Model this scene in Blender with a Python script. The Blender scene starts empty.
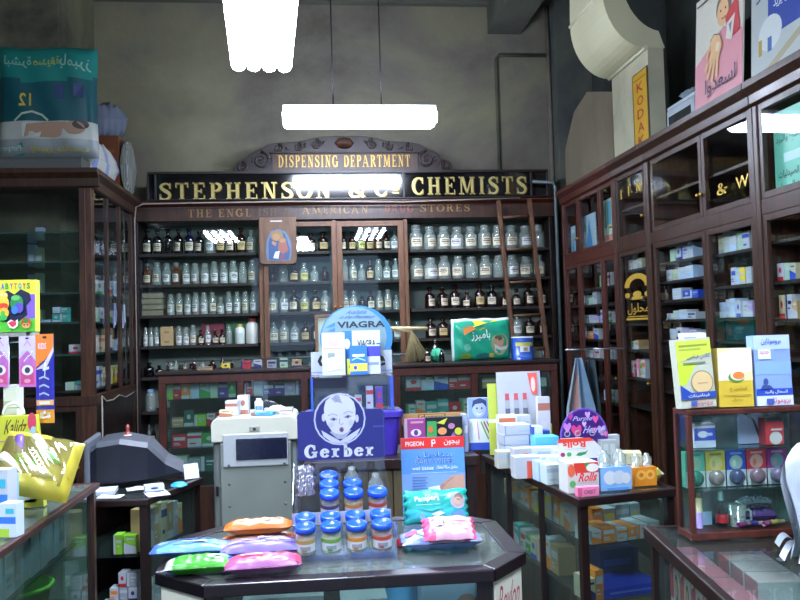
import bpy, math, random
from mathutils import Vector, Matrix
random.seed(11)
sc = bpy.context.scene
COL = sc.collection
PI = math.pi
# ------------------------------------------------------------------ camera model (measured from the photograph)
CAMH = 1.45
CA, CP, CR, CF = math.radians(6.0), math.atan(30/800.0), math.atan(0.028), 800.0
_f = Vector((math.sin(CA)*math.cos(CP), math.cos(CA)*math.cos(CP), math.sin(CP)))
_r0 = Vector((math.cos(CA), -math.sin(CA), 0))
_u0 = Vector((-math.sin(CA)*math.sin(CP), -math.cos(CA)*math.sin(CP), math.cos(CP)))
_r = math.cos(CR)*_r0 - math.sin(CR)*_u0
_u = math.cos(CR)*_u0 + math.sin(CR)*_r0
def _ray(px, py): return _f + (px-400)/CF*_r + (300-py)/CF*_u
def PY(px, py, Y):
    d = _ray(px, py); t = Y/d.y; return Vector((d.x*t, Y, CAMH+d.z*t))
def PZ(px, py, Z):
    d = _ray(px, py); t = (Z-CAMH)/d.z; return Vector((d.x*t, d.y*t, Z))
def PX(px, py, X):
    d = _ray(px, py); t = X/d.x; return Vector((X, d.y*t, CAMH+d.z*t))
def R(px0, py0, px1, py1, Y):
    """measured rectangle at depth Y -> x0, x1, z0, z1"""
    cy, cx = (py0+py1)/2, (px0+px1)/2
    return PY(px0, cy, Y).x, PY(px1, cy, Y).x, PY(cx, py1, Y).z, PY(cx, py0, Y).z

# ------------------------------------------------------------------ materials
def lin(h):
    h = h.lstrip('#')
    o = []
    for i in (0, 2, 4):
        c = int(h[i:i+2], 16)/255
        o.append(c/12.92 if c <= .04045 else ((c+.055)/1.055)**2.4)
    return (o[0], o[1], o[2], 1)
_M = {}
def newmat(key):
    m = bpy.data.materials.new(key); m.use_nodes = True
    nt = m.node_tree; nt.nodes.clear()
    return m, nt, nt.nodes, nt.links
def pm(h, rough=.5, metal=0.0, var=.08, scale=40, emit=0):
    """plain painted / printed surface with a faint procedural mottling"""
    key = 'pm%s_%g_%g_%g_%g' % (h, rough, metal, var, scale)
    if key in _M: return _M[key]
    m, nt, N, L = newmat(key)
    out = N.new('ShaderNodeOutputMaterial'); b = N.new('ShaderNodeBsdfPrincipled')
    b.inputs['Roughness'].default_value = rough; b.inputs['Metallic'].default_value = metal
    c = lin(h)
    if var > 0:
        tc = N.new('ShaderNodeTexCoord'); n = N.new('ShaderNodeTexNoise'); n.inputs['Scale'].default_value = scale
        n.inputs['Detail'].default_value = 3
        mx = N.new('ShaderNodeMix'); mx.data_type = 'RGBA'
        mx.inputs['A'].default_value = tuple(max(0, x*(1-var)) for x in c[:3])+(1,)
        mx.inputs['B'].default_value = tuple(min(1, x*(1+var)) for x in c[:3])+(1,)
        L.new(tc.outputs['Object'], n.inputs['Vector']); L.new(n.outputs['Fac'], mx.inputs['Factor'])
        L.new(mx.outputs['Result'], b.inputs['Base Color'])
    else: b.inputs['Base Color'].default_value = c
    L.new(b.outputs[0], out.inputs[0]); _M[key] = m
    return m
def wood(name, h1, h2, rough=.35, scale=6, bump=.15):
    if name in _M: return _M[name]
    m, nt, N, L = newmat(name)
    out = N.new('ShaderNodeOutputMaterial'); b = N.new('ShaderNodeBsdfPrincipled')
    tc = N.new('ShaderNodeTexCoord'); mp = N.new('ShaderNodeMapping'); mp.inputs['Scale'].default_value = (6, 6, .7)
    n = N.new('ShaderNodeTexNoise'); n.inputs['Scale'].default_value = scale; n.inputs['Detail'].default_value = 6; n.inputs['Distortion'].default_value = 1.2
    r = N.new('ShaderNodeValToRGB'); r.color_ramp.elements[0].position = .3; r.color_ramp.elements[1].position = .72
    r.color_ramp.elements[0].color = lin(h1); r.color_ramp.elements[1].color = lin(h2)
    n2 = N.new('ShaderNodeTexNoise'); n2.inputs['Scale'].default_value = 3; n2.inputs['Detail'].default_value = 5
    mr = N.new('ShaderNodeMapRange'); mr.inputs['To Min'].default_value = rough-.1; mr.inputs['To Max'].default_value = rough+.2
    bp = N.new('ShaderNodeBump'); bp.inputs['Strength'].default_value = bump; bp.inputs['Distance'].default_value = .002
    L.new(tc.outputs['Object'], mp.inputs[0]); L.new(mp.outputs[0], n.inputs['Vector']); L.new(n.outputs['Fac'], r.inputs[0])
    L.new(tc.outputs['Object'], n2.inputs['Vector']); L.new(n2.outputs['Fac'], mr.inputs[0]); L.new(mr.outputs[0], b.inputs['Roughness'])
    L.new(r.outputs[0], b.inputs['Base Color']); L.new(n.outputs['Fac'], bp.inputs['Height']); L.new(bp.outputs[0], b.inputs['Normal'])
    L.new(b.outputs[0], out.inputs[0]); _M[name] = m
    return m
def plaster(name, cols, scale=1.2, rough=.85, bump=.3):
    if name in _M: return _M[name]
    m, nt, N, L = newmat(name)
    out = N.new('ShaderNodeOutputMaterial'); b = N.new('ShaderNodeBsdfPrincipled'); b.inputs['Roughness'].default_value = rough
    tc = N.new('ShaderNodeTexCoord')
    n = N.new('ShaderNodeTexNoise'); n.inputs['Scale'].default_value = scale; n.inputs['Detail'].default_value = 8; n.inputs['Roughness'].default_value = .62; n.inputs['Distortion'].default_value = .4
    r = N.new('ShaderNodeValToRGB')
    e = r.color_ramp.elements
    e[0].position = .3; e[0].color = lin(cols[0]); e[1].position = .75; e[1].color = lin(cols[-1])
    for i, c in enumerate(cols[1:-1]):
        k = e.new(.3+.45*(i+1)/(len(cols)-1)); k.color = lin(c)
    n2 = N.new('ShaderNodeTexNoise'); n2.inputs['Scale'].default_value = 25; n2.inputs['Detail'].default_value = 4
    bp = N.new('ShaderNodeBump'); bp.inputs['Strength'].default_value = bump; bp.inputs['Distance'].default_value = .01
    L.new(tc.outputs['Object'], n.inputs['Vector']); L.new(tc.outputs['Object'], n2.inputs['Vector']); L.new(n.outputs['Fac'], r.inputs[0])
    L.new(r.outputs[0], b.inputs['Base Color']); L.new(n2.outputs['Fac'], bp.inputs['Height']); L.new(bp.outputs[0], b.inputs['Normal'])
    L.new(b.outputs[0], out.inputs[0]); _M[name] = m
    return m
def glass(name='pane_glass', tint='f2f8f6', dens=0.0, dirt='90a09a', rough=.015, ior=1.5):
    """thin pane: clear transmission, a little dust, mirror reflection by fresnel"""
    if name in _M: return _M[name]
    m, nt, N, L = newmat(name)
    out = N.new('ShaderNodeOutputMaterial'); t = N.new('ShaderNodeBsdfTransparent'); t.inputs[0].default_value = lin(tint)
    g = N.new('ShaderNodeBsdfGlossy'); g.inputs['Roughness'].default_value = rough; g.inputs['Color'].default_value = (.9, .95, 1, 1)
    lw = N.new('ShaderNodeLayerWeight'); lw.inputs['Blend'].default_value = .5
    pw = N.new('ShaderNodeMath'); pw.operation = 'POWER'; pw.inputs[1].default_value = 5
    fr = N.new('ShaderNodeMath'); fr.operation = 'MULTIPLY_ADD'; r0 = ((ior-1)/(ior+1))**2; fr.inputs[1].default_value = 1-r0; fr.inputs[2].default_value = r0
    L.new(lw.outputs['Facing'], pw.inputs[0]); L.new(pw.outputs[0], fr.inputs[0])
    m1 = N.new('ShaderNodeMixShader')
    src = t
    if dens > 0:
        d = N.new('ShaderNodeBsdfDiffuse'); d.inputs[0].default_value = lin(dirt)
        m2 = N.new('ShaderNodeMixShader')
        tc = N.new('ShaderNodeTexCoord'); n = N.new('ShaderNodeTexNoise'); n.inputs['Scale'].default_value = 5; n.inputs['Detail'].default_value = 5
        mr = N.new('ShaderNodeMapRange'); mr.inputs['To Min'].default_value = dens*.5; mr.inputs['To Max'].default_value = dens*1.5
        L.new(tc.outputs['Object'], n.inputs['Vector']); L.new(n.outputs['Fac'], mr.inputs[0]); L.new(mr.outputs[0], m2.inputs[0])
        L.new(t.outputs[0], m2.inputs[1]); L.new(d.outputs[0], m2.inputs[2]); src = m2
    L.new(fr.outputs[0], m1.inputs[0]); L.new(src.outputs[0], m1.inputs[1]); L.new(g.outputs[0], m1.inputs[2]); L.new(m1.outputs[0], out.inputs[0])
    _M[name] = m
    return m
def emit(name, h, s):
    if name in _M: return _M[name]
    m, nt, N, L = newmat(name)
    out = N.new('ShaderNodeOutputMaterial'); e = N.new('ShaderNodeEmission'); e.inputs[0].default_value = lin(h); e.inputs[1].default_value = s
    L.new(e.outputs[0], out.inputs[0]); _M[name] = m
    return m
MAHO = wood('mahogany', '24130d', '482a1a', .36)
MAHR = wood('red_mahogany', '38160f', '58271a', .38)
MAHD = wood('dark_mahogany', '150b0b', '261512', .36)
OAKB = wood('brown_oak', '543420', '7c5232', .42)
SHLF = wood('shelf_wood', '16100e', '2a1e18', .5)
LADW = wood('ladder_wood', '3e2418', '6a452c', .5)
GL = glass()
GLD = glass('dusty_glass', 'e8f2ee', .05, '8a9a94')
GLG = glass('green_edge_glass', 'cfe6dc', .04, '7fa898')
ACR = glass('clear_acrylic', 'f6f8fa', .015, 'b8bcc4', .03, 1.45)
STEEL = pm('a8aeb4', .3, .9)
BRASS = pm('b08a3c', .35, .9)
BLACK = pm('0c0c10', .4)

# ------------------------------------------------------------------ text
_TX = {}
_AR = {'ا': (0xFE8D, 2), 'ب': (0xFE8F, 4), 'ة': (0xFE93, 2), 'ت': (0xFE95, 4), 'ث': (0xFE99, 4), 'ج': (0xFE9D, 4), 'ح': (0xFEA1, 4), 'خ': (0xFEA5, 4), 'د': (0xFEA9, 2), 'ذ': (0xFEAB, 2), 'ر': (0xFEAD, 2), 'ز': (0xFEAF, 2), 'س': (0xFEB1, 4), 'ش': (0xFEB5, 4), 'ص': (0xFEB9, 4), 'ض': (0xFEBD, 4), 'ط': (0xFEC1, 4), 'ع': (0xFEC9, 4), 'غ': (0xFECD, 4), 'ف': (0xFED1, 4), 'ق': (0xFED5, 4), 'ك': (0xFED9, 4), 'ل': (0xFEDD, 4), 'م': (0xFEE1, 4), 'ن': (0xFEE5, 4), 'ه': (0xFEE9, 4), 'و': (0xFEED, 2), 'ى': (0xFEEF, 2), 'ي': (0xFEF1, 4)}
def arabic(s):
    o = []
    for i, c in enumerate(s):
        if c not in _AR: o.append(c); continue
        base, n = _AR[c]
        pj = i > 0 and s[i-1] in _AR and _AR[s[i-1]][1] == 4
        nj = n == 4 and i+1 < len(s) and s[i+1] in _AR
        o.append(chr(base + (3 if pj and nj else 2 if nj else 1 if pj else 0)))
    return ''.join(reversed(o))
def text2d(s, bold=.012):
    k = (s, bold)
    if k not in _TX:
        fc = bpy.data.curves.new('lettering', 'FONT'); fc.body = arabic(s) if any(c in _AR for c in s) else s
        fc.resolution_u = 2; fc.offset = bold
        ob = bpy.data.objects.new('lettering', fc); me = bpy.data.meshes.new_from_object(ob)
        vs = [(v.co.x, v.co.y) for v in me.vertices]; fs = [tuple(p.vertices) for p in me.polygons]
        bpy.data.objects.remove(ob); bpy.data.meshes.remove(me); bpy.data.curves.remove(fc)
        x0 = min(v[0] for v in vs); x1 = max(v[0] for v in vs); y0 = min(v[1] for v in vs); y1 = max(v[1] for v in vs)
        _TX[k] = ([((x-x0)/(x1-x0), (y-y0)/(y1-y0)) for x, y in vs], fs)
    return _TX[k]
# serif capitals drawn with strokes (unit height)
def _cat(pts, n=6):
    out = []
    P = [pts[0]]+list(pts)+[pts[-1]]
    for i in range(1, len(P)-2):
        for k in range(n):
            t = k/n
            out.append(tuple(.5*(2*P[i][j]+(P[i+1][j]-P[i-1][j])*t+(2*P[i-1][j]-5*P[i][j]+4*P[i+1][j]-P[i+2][j])*t*t+(3*P[i][j]-P[i-1][j]-3*P[i+1][j]+P[i+2][j])*t**3) for j in range(3)))
    return out+[pts[-1]]
def _strk(pts):
    q = []; L = []
    for i, p in enumerate(pts):
        a = pts[max(0, i-1)]; b = pts[min(len(pts)-1, i+1)]
        dx, dy = b[0]-a[0], b[1]-a[1]; l = math.hypot(dx, dy) or 1
        nx, ny = -dy/l*p[2]/2, dx/l*p[2]/2
        L.append(((p[0]+nx, p[1]+ny), (p[0]-nx, p[1]-ny)))
    for a, b in zip(L, L[1:]): q.append([a[0], a[1], b[1], b[0]])
    return q
def _ring(cx, cy, rx, ry, a0, a1, tk, tn, n=22):
    pts = []
    for i in range(n+1):
        a = math.radians(a0+(a1-a0)*i/n)
        pts.append((cx+rx*math.cos(a), cy+ry*math.sin(a), tn+(tk-tn)*abs(math.cos(a))))
    return _strk(pts)
def _bx(x0, y0, x1, y1): return [[(x0, y0), (x1, y0), (x1, y1), (x0, y1)]]
TK, TN = .17, .07
def _stem(x, y0=0, y1=1, s=True):
    q = _bx(x-TK/2, y0, x+TK/2, y1)
    if s: q += _bx(x-TK*.95, y0, x+TK*.95, y0+TN) + _bx(x-TK*.95, y1-TN, x+TK*.95, y1)
    return q
def glyph(c):
    if c == 'S': return _strk(_cat([(.6, .74, .06), (.5, .92, .08), (.33, .955, .09), (.16, .86, .13), (.13, .72, .16), (.3, .56, .2), (.5, .43, .2), (.58, .27, .16), (.5, .1, .12), (.33, .045, .09), (.15, .1, .08), (.07, .28, .06)])) + _bx(.56, .66, .63, .98) + _bx(.04, .02, .11, .34), .68
    if c == 'T': return _stem(.36) + _bx(.02, .92, .7, 1) + _bx(.02, .72, .07, .95) + _bx(.65, .72, .7, .95), .72
    if c == 'E': return _stem(.2) + _bx(.2, .92, .66, 1) + _bx(.2, 0, .68, .08) + _bx(.2, .47, .5, .55) + _bx(.61, .74, .66, .95) + _bx(.63, .05, .68, .28) + _bx(.46, .38, .51, .64), .72
    if c == 'P': return _stem(.2) + _ring(.34, .74, .26, .22, -90, 90, .18, .08) + _bx(.2, .92, .36, 1) + _bx(.2, .48, .36, .56), .68
    if c == 'H': return _stem(.2) + _stem(.66) + _bx(.2, .47, .66, .55), .86
    if c == 'N': return _bx(.15, 0, .22, 1) + _bx(.04, 0, .34, TN) + _bx(.0, .925, .2, 1) + _bx(.66, 0, .73, 1) + _bx(.55, .925, .86, 1) + [[(.12, 1), (.34, 1), (.73, 0), (.6, 0)]], .88
    if c == 'O': return _ring(.42, .5, .34, .45, 0, 360, .2, .08, 32), .84
    if c == 'C': return _ring(.42, .5, .33, .45, 48, 312, .2, .08, 28) + _bx(.62, .64, .69, .98) + _bx(.64, .08, .69, .3), .74
    if c == 'M': return _bx(.13, 0, .2, 1) + _bx(.02, 0, .32, TN) + _bx(.02, .925, .2, 1) + _stem(.86) + [[(.13, 1), (.34, 1), (.56, .06), (.47, .06)]] + [[(.47, .06), (.55, .06), (.86, 1), (.78, 1)]], 1.06
    if c == 'D': return _stem(.2) + _ring(.3, .5, .4, .46, -90, 90, .19, .08) + _bx(.2, .92, .32, 1) + _bx(.2, 0, .32, .08), .8
    if c == 'A': return [[(.36, 1), (.5, 1), (.86, .05), (.68, .05)], [(.36, 1), (.42, 1), (.16, .05), (.09, .05)]] + _bx(0, 0, .28, TN) + _bx(.58, 0, .96, TN) + _bx(.22, .3, .66, .37), .96
    if c == 'R': return _stem(.2) + _ring(.34, .74, .26, .22, -90, 90, .18, .08) + _bx(.2, .92, .36, 1) + _bx(.2, .48, .36, .56) + [[(.36, .52), (.52, .52), (.82, 0), (.62, 0)]], .82
    if c == 'L': return _stem(.2) + _bx(.2, 0, .64, .08) + _bx(.58, .05, .64, .32), .66
    if c == 'U': return _stem(.2, .3) + _bx(.62, .3, .69, 1) + _bx(.52, .93, .8, 1) + _ring(.42, .32, .24, .28, 180, 360, .15, .09), .84
    if c == 'I': return _stem(.2), .4
    if c == '&': return _strk(_cat([(.78, .5, .06), (.66, .2, .08), (.4, .03, .1), (.15, .12, .15), (.14, .34, .16), (.36, .55, .1), (.5, .76, .1), (.4, .95, .08), (.25, .88, .12), (.25, .7, .15), (.45, .35, .2), (.8, .02, .16)])) + _bx(.64, .48, .9, .54), .92
    if c == 'o': return _ring(.24, .62, .19, .26, 0, 360, .13, .06, 20) + _bx(.06, .18, .42, .24), .5
    if c == 'G': return _ring(.42, .5, .33, .45, 45, 318, .22, .1, 28) + _bx(.62, .62, .7, .96) + _bx(.6, .06, .78, .44) + _bx(.5, .38, .86, .47), .9
    if c == 'e': return _ring(.3, .34, .22, .29, 12, 330, .18, .09, 24) + _bx(.1, .33, .55, .42), .6
    if c == 'r': return _bx(.13, 0, .31, .66) + _bx(.02, 0, .46, .09) + _bx(.02, .57, .3, .66) + _strk(_cat([(.28, .44, .1), (.38, .58, .12), (.5, .58, .16)])), .58
    if c == 'b': return _bx(.12, 0, .29, 1) + _bx(0, .91, .29, 1) + _ring(.34, .34, .22, .29, -110, 140, .18, .09, 24), .66
    return [], .34
def serif(s, gap=.2):
    """-> list of quads normalised to 0..1 in x (whole width) and the height 0..1"""
    x = 0; Q = []
    for c in s:
        q, w = glyph(c)
        Q += [[(px+x, py) for px, py in f] for f in q]; x += w+gap
    W = x-gap
    return [[(px/W, py) for px, py in f] for f in Q]

# ------------------------------------------------------------------ mesh builder
class MB:
    def __init__(s, off=(0, 0, 0)):
        s.v = []; s.f = []; s.m = []; s.sm = []; s.mats = []; s.off = Vector(off); s.T = None; s.lay = 0
    def mi(s, m):
        if m not in s.mats: s.mats.append(m)
        return s.mats.index(m)
    def pt(s, p):
        p = Vector(p)
        if s.T is not None: p = s.T @ p
        s.v.append(p-s.off); return len(s.v)-1
    def face(s, pts, m, smooth=False):
        s.f.append([s.pt(p) for p in pts]); s.m.append(s.mi(m)); s.sm.append(smooth)
    def idx(s, ids, m, smooth=False):
        s.f.append(list(ids)); s.m.append(s.mi(m)); s.sm.append(smooth)
    def box(s, x0, x1, y0, y1, z0, z1, m, mf=None, mt=None, ms=None):
        i = [s.pt((x, y, z)) for z in (z0, z1) for y in (y0, y1) for x in (x0, x1)]
        for q, mm in (((0, 2, 3, 1), m), ((4, 5, 7, 6), mt or m), ((0, 1, 5, 4), mf or m), ((2, 6, 7, 3), m), ((0, 4, 6, 2), ms or m), ((1, 3, 7, 5), ms or m)):
            s.idx([i[k] for k in q], mm)
    def prism(s, poly, z0, z1, m, mt=None):
        n = len(poly)
        a = [s.pt((x, y, z0)) for x, y in poly]; b = [s.pt((x, y, z1)) for x, y in poly]
        s.idx(reversed(a), m); s.idx(b, mt or m)
        for i in range(n): s.idx([a[i], a[(i+1) % n], b[(i+1) % n], b[i]], m)
    def ext(s, prof, axis, a0, a1, m):
        """profile extruded along an axis: prof points are the other two coordinates in order"""
        def P(p, t): return {'x': (t, p[0], p[1]), 'y': (p[0], t, p[1]), 'z': (p[0], p[1], t)}[axis]
        n = len(prof)
        a = [s.pt(P(p, a0)) for p in prof]; b = [s.pt(P(p, a1)) for p in prof]
        s.idx(reversed(a), m); s.idx(b, m)
        for i in range(n): s.idx([a[i], a[(i+1) % n], b[(i+1) % n], b[i]], m)
    def lathe(s, prof, m, seg=16, c=(0, 0, 0), smooth=True, mats=None):
        rings = []
        for r, z in prof:
            if r < 1e-6: rings.append([s.pt((c[0], c[1], c[2]+z))])
            else: rings.append([s.pt((c[0]+r*math.cos(2*PI*k/seg), c[1]+r*math.sin(2*PI*k/seg), c[2]+z)) for k in range(seg)])
        for j, (a, b) in enumerate(zip(rings, rings[1:])):
            mm = mats[j] if mats else m
            for k in range(seg):
                k2 = (k+1) % seg
                if len(a) == 1 and len(b) == 1: continue
                if len(a) == 1: s.idx([a[0], b[k2], b[k]][::-1], mm, smooth)
                elif len(b) == 1: s.idx([a[k], a[k2], b[0]], mm, smooth)
                else: s.idx([a[k], a[k2], b[k2], b[k]], mm, smooth)
    def tube(s, path, r, m, seg=8, cap=True):
        P = [Vector(p) for p in path]; rr = r if isinstance(r, (list, tuple)) else [r]*len(P)
        up = None; rings = []
        for i, p in enumerate(P):
            d = (P[min(i+1, len(P)-1)]-P[max(i-1, 0)]).normalized()
            if up is None: up = d.orthogonal().normalized()
            up = (up-d*up.dot(d)).normalized(); w = d.cross(up)
            rings.append([s.pt(p+rr[i]*(math.cos(2*PI*k/seg)*up+math.sin(2*PI*k/seg)*w)) for k in range(seg)])
        for a, b in zip(rings, rings[1:]):
            for k in range(seg): s.idx([a[k], a[(k+1) % seg], b[(k+1) % seg], b[k]], m, True)
        if cap: s.idx(reversed(rings[0]), m); s.idx(rings[-1], m)
    def surf(s, fn, nu, nv, mf, smooth=True, closed=False):
        g = [[s.pt(fn(i/nu, j/nv)) for i in range(nu+1)] for j in range(nv+1)]
        for j in range(nv):
            for i in range(nu):
                mm = mf((i+.5)/nu, (j+.5)/nv) if callable(mf) and not isinstance(mf, bpy.types.Material) else mf
                s.idx([g[j][i], g[j][i+1], g[j+1][i+1], g[j+1][i]], mm, smooth)
    def art(s, items, fn, eps=.0004, n=None):
        """2-D artwork: fn maps (x, y, lift) of the unit square to a point"""
        for it in items:
            s.lay += 1; e = eps*s.lay; k = it[0]
            c = it[6] if k in 'tifv' else it[-1]
            if isinstance(c, str): c = pm(c, .45, 0, .04)
            if k == 'r':
                x0, y0, x1, y1 = it[1:5]; s.face([fn(x0, y0, e), fn(x1, y0, e), fn(x1, y1, e), fn(x0, y1, e)], c)
            elif k == 'd':
                cx, cy, rx, ry = it[1:5]; s.face([fn(cx+rx*math.cos(2*PI*i/20), cy+ry*math.sin(2*PI*i/20), e) for i in range(20)], c)
            elif k == 'p': s.face([fn(x, y, e) for x, y in it[1]], c)
            elif k == 't' or k == 'i' or k == 'f' or k == 'v':      # text, italic, turned half round, mirrored
                vs, fs = text2d(it[1], it[7] if len(it) > 7 else .012)
                x0, y0, x1, y1 = it[2:6]
                def q(x, y):
                    if k == 'i': x = x*.86+.14*y
                    if k == 'f': x, y = 1-x, 1-y
                    if k == 'v': x = 1-x
                    return fn(x0+(x1-x0)*x, y0+(y1-y0)*y, e)
                ids = [s.pt(q(x, y)) for x, y in vs]
                for f in fs: s.idx([ids[i] for i in f], c)
            elif k == 's':
                x0, y0, x1, y1 = it[2:6]
                for f in serif(it[1]): s.face([fn(x0+(x1-x0)*x, y0+(y1-y0)*y, e) for x, y in f], c)
            elif k == 'l':
                for f in _strk([(x, y, it[2]) for x, y in it[1]]): s.face([fn(x, y, e) for x, y in f], c)
    def frame(s, o, u, v):
        o, u, v = Vector(o), Vector(u), Vector(v); n = u.cross(v).normalized()
        return lambda x, y, e: o+u*x+v*y+n*e
    def build(s, name, parent=None, bevel=0, label=None):
        me = bpy.data.meshes.new(name); me.from_pydata([tuple(v) for v in s.v], [], s.f)
        for m in s.mats: me.materials.append(m)
        me.polygons.foreach_set('material_index', s.m); me.polygons.foreach_set('use_smooth', s.sm); me.update()
        o = bpy.data.objects.new(name, me); COL.objects.link(o)
        if parent is not None: o.parent = parent
        if bevel:
            b = o.modifiers.new('edge', 'BEVEL'); b.width = bevel; b.segments = 2; b.limit_method = 'ANGLE'; b.angle_limit = .6
        if label: o['label'] = label
        return o
LABELS = {}
def tag(o, label, cat, group=None):
    o['label'] = label; o['category'] = cat
    if group: o['group'] = group
    LABELS.setdefault(label, []).append(o.name)
    return o
def thing(name, label, cat, loc=(0, 0, 0), rz=0, group=None):
    o = bpy.data.objects.new(name, None); COL.objects.link(o); o.empty_display_size = .05
    o.location = loc; o.rotation_euler = (0, 0, rz)
    return tag(o, label, cat, group)
def struct(o): o['kind'] = 'structure'; return o
def copy_tree(o, parent=None):
    c = o.copy(); COL.objects.link(c); c.parent = parent
    for ch in list(o.children): copy_tree(ch, c)
    return c
ORD = 'first second third fourth fifth sixth seventh eighth ninth tenth eleventh twelfth thirteenth fourteenth fifteenth sixteenth seventeenth eighteenth nineteenth twentieth'.split()
CN = {'white': 'bcc2ca', 'cream': 'c0b898', 'pale blue': 'b4cce8', 'blue': '2a4fc0', 'navy': '1c2460', 'red': 'c02430', 'pink': 'e486a4', 'orange': 'e8862c', 'yellow': 'e8d040', 'green': '3c9c48', 'teal': '3aa098', 'purple': '5c3a98', 'brown': '6c4a34', 'grey': '9aa2aa', 'pale green': 'a8ccac', 'lilac': 'b4a0d8', 'tan': 'b89a6c', 'black': '16161c', 'lime': '8cc83c', 'dark green': '1c5a4c'}
def carton(name, label, cat, w, d, h, loc, rz=0, col='white', art=(), top=None, side=None, lean=0, group=None, parent=None, ry=0, rough=.42):
    """printed box standing on its base; front looks down local -Y"""
    c = lambda k: pm(CN.get(k, k), rough, 0, .05)
    mb = MB()
    mb.box(-w/2, w/2, -d/2, d/2, 0, h, c(side or col), c(col), c(top or col))
    mb.art(art, mb.frame((-w/2, -d/2, 0), (w, 0, 0), (0, 0, h)))
    o = mb.build(name, parent)
    o.rotation_euler = (-lean, ry, rz)
    o.location = (loc[0], loc[1], loc[2]+d/2*math.sin(abs(lean)) + w/2*math.sin(abs(ry)) + .0012)
    return tag(o, label, cat, group)
def stripe_art(c, k):
    """an unreadably small package print: bands and blocks of colour"""
    k %= 5
    if k == 0: return [('r', 0, .62, 1, .82, c), ('r', .15, .2, .6, .3, c)]
    if k == 1: return [('r', 0, 0, 1, .22, c), ('d', .5, .6, .2, .16, c)]
    if k == 2: return [('r', 0, 0, .22, 1, c), ('r', .35, .6, .9, .74, c), ('r', .35, .4, .7, .46, c)]
    if k == 3: return [('p', [(0, 0), (1, 0), (1, .35), (0, .6)], c), ('r', .2, .75, .8, .85, c)]
    return [('r', .1, .55, .9, .8, c), ('r', .1, .3, .5, .38, c), ('r', .1, .18, .6, .24, c)]
def box_row(place, p0, p1, z, cols, h=(.06, .1), d=.06, w=None, gap=.004, kind='carton', group=None, facing=None, name='medicine_carton', art=True, acc=('blue', 'red', 'green', 'navy', 'orange')):
    """a row of cartons from p0 to p1 (x, y) along a shelf, seen from the right-hand side of the line's direction"""
    p0, p1 = Vector(p0).to_2d(), Vector(p1).to_2d(); dv = p1-p0; L = dv.length; dv.normalize()
    rz = math.atan2(dv.y, dv.x) if facing is None else facing
    n = len(cols); ws = [w or 1]*n
    if not w:
        ws = [random.uniform(.75, 1.25) for _ in cols]; t = sum(ws); ws = [a*(L-gap*(n-1))/t for a in ws]
    x = 0
    for i, c in enumerate(cols):
        if c is None: x += ws[i]+gap; continue
        c, own = (c, 'white' if c not in ('white', 'cream') else None)
        a = own or acc[(i*7+len(place)) % len(acc)]
        q = p0+dv*(x+ws[i]/2); hh = random.uniform(*h)
        nr = Vector((-dv.y, dv.x))*random.uniform(-.004, .004)
        lab = '%s %s, %s from %s' % (c, kind, ORD[i], place)
        carton(name, lab, 'box', ws[i], d, hh, (q.x+nr.x, q.y+nr.y, z), rz, c, stripe_art(CN.get(a, a), i+len(place)) if art else (), group=group or 'cartons '+place.split(' on ', 1)[-1])
        x += ws[i]+gap
def inset(poly, t):
    n = len(poly); out = []
    for i in range(n):
        a, b, c = Vector(poly[i-1]), Vector(poly[i]), Vector(poly[(i+1) % n])
        d1, d2 = (b-a).normalized(), (c-b).normalized()
        n1, n2 = Vector((-d1.y, d1.x)), Vector((-d2.y, d2.x))
        m = (n1+n2); m = m/max(.2, (1+n1.dot(n2)))
        out.append(tuple(b+m*t))
    return out
def poly_counter(name, label, poly, ztop, sides, shelves, rim=.035, lip=.04, wd=MAHD, post=.035, topglass=True, plinth=.12, gl=GLD, cat='counter', tg=None):
    """display counter on a convex, counter-clockwise outline; sides: g glass, w wood, o open"""
    c = sum((Vector(p) for p in poly), Vector((0, 0)))/len(poly)
    t = thing(name, label, cat, (c.x, c.y, 0)); O = (c.x, c.y, 0); n = len(poly)
    mb = MB(O); inn = inset(poly, rim)
    for i in range(n):
        j = (i+1) % n
        q = [poly[i], poly[j], inn[j], inn[i]]
        mb.prism(q, ztop-lip, ztop, wd)
    mb.build('top_frame', t, .003)
    if topglass:
        mb = MB(O); mb.prism(inset(poly, rim+.0005), ztop-.011, ztop-.003, tg or gl); mb.build('glass_top', t)
    else:
        mb = MB(O); mb.prism(inset(poly, rim+.0005), ztop-.02, ztop-.001, wd); mb.build('wooden_top', t)
    ins = inset(poly, .012); in2 = inset(poly, .012+post)
    for i in range(n):
        d1 = (Vector(poly[i])-Vector(poly[i-1])).normalized(); d2 = (Vector(poly[(i+1) % n])-Vector(poly[i])).normalized()
        b = Vector(ins[i]); mb = MB(O)
        mb.prism([tuple(b), tuple(b+d2*post), in2[i], tuple(b-d1*post)], 0, ztop-lip, wd); mb.build('post', t)
    mb = MB(O); mb.prism(inset(poly, .02), 0, plinth, wd); mb.build('plinth', t)
    pin = inset(poly, .024)
    for i, k in enumerate(sides):
        if k == 'o': continue
        j = (i+1) % n; a, b = Vector(pin[i]), Vector(pin[j]); d = (b-a).normalized(); nn = Vector((-d.y, d.x))
        a2, b2 = a+d*(post*.72), b-d*(post*.72); th = .004 if k == 'g' else .014
        mb = MB(O); mb.prism([tuple(a2), tuple(b2), tuple(b2+nn*th), tuple(a2+nn*th)], plinth+.001, ztop-lip-.001, gl if k == 'g' else wd)
        mb.build('glass_pane' if k == 'g' else 'wood_panel', t)
    for z in shelves:
        mb = MB(O); mb.prism(inset(poly, .055), z-.008, z, gl); mb.build('glass_shelf', t)
    return t
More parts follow.
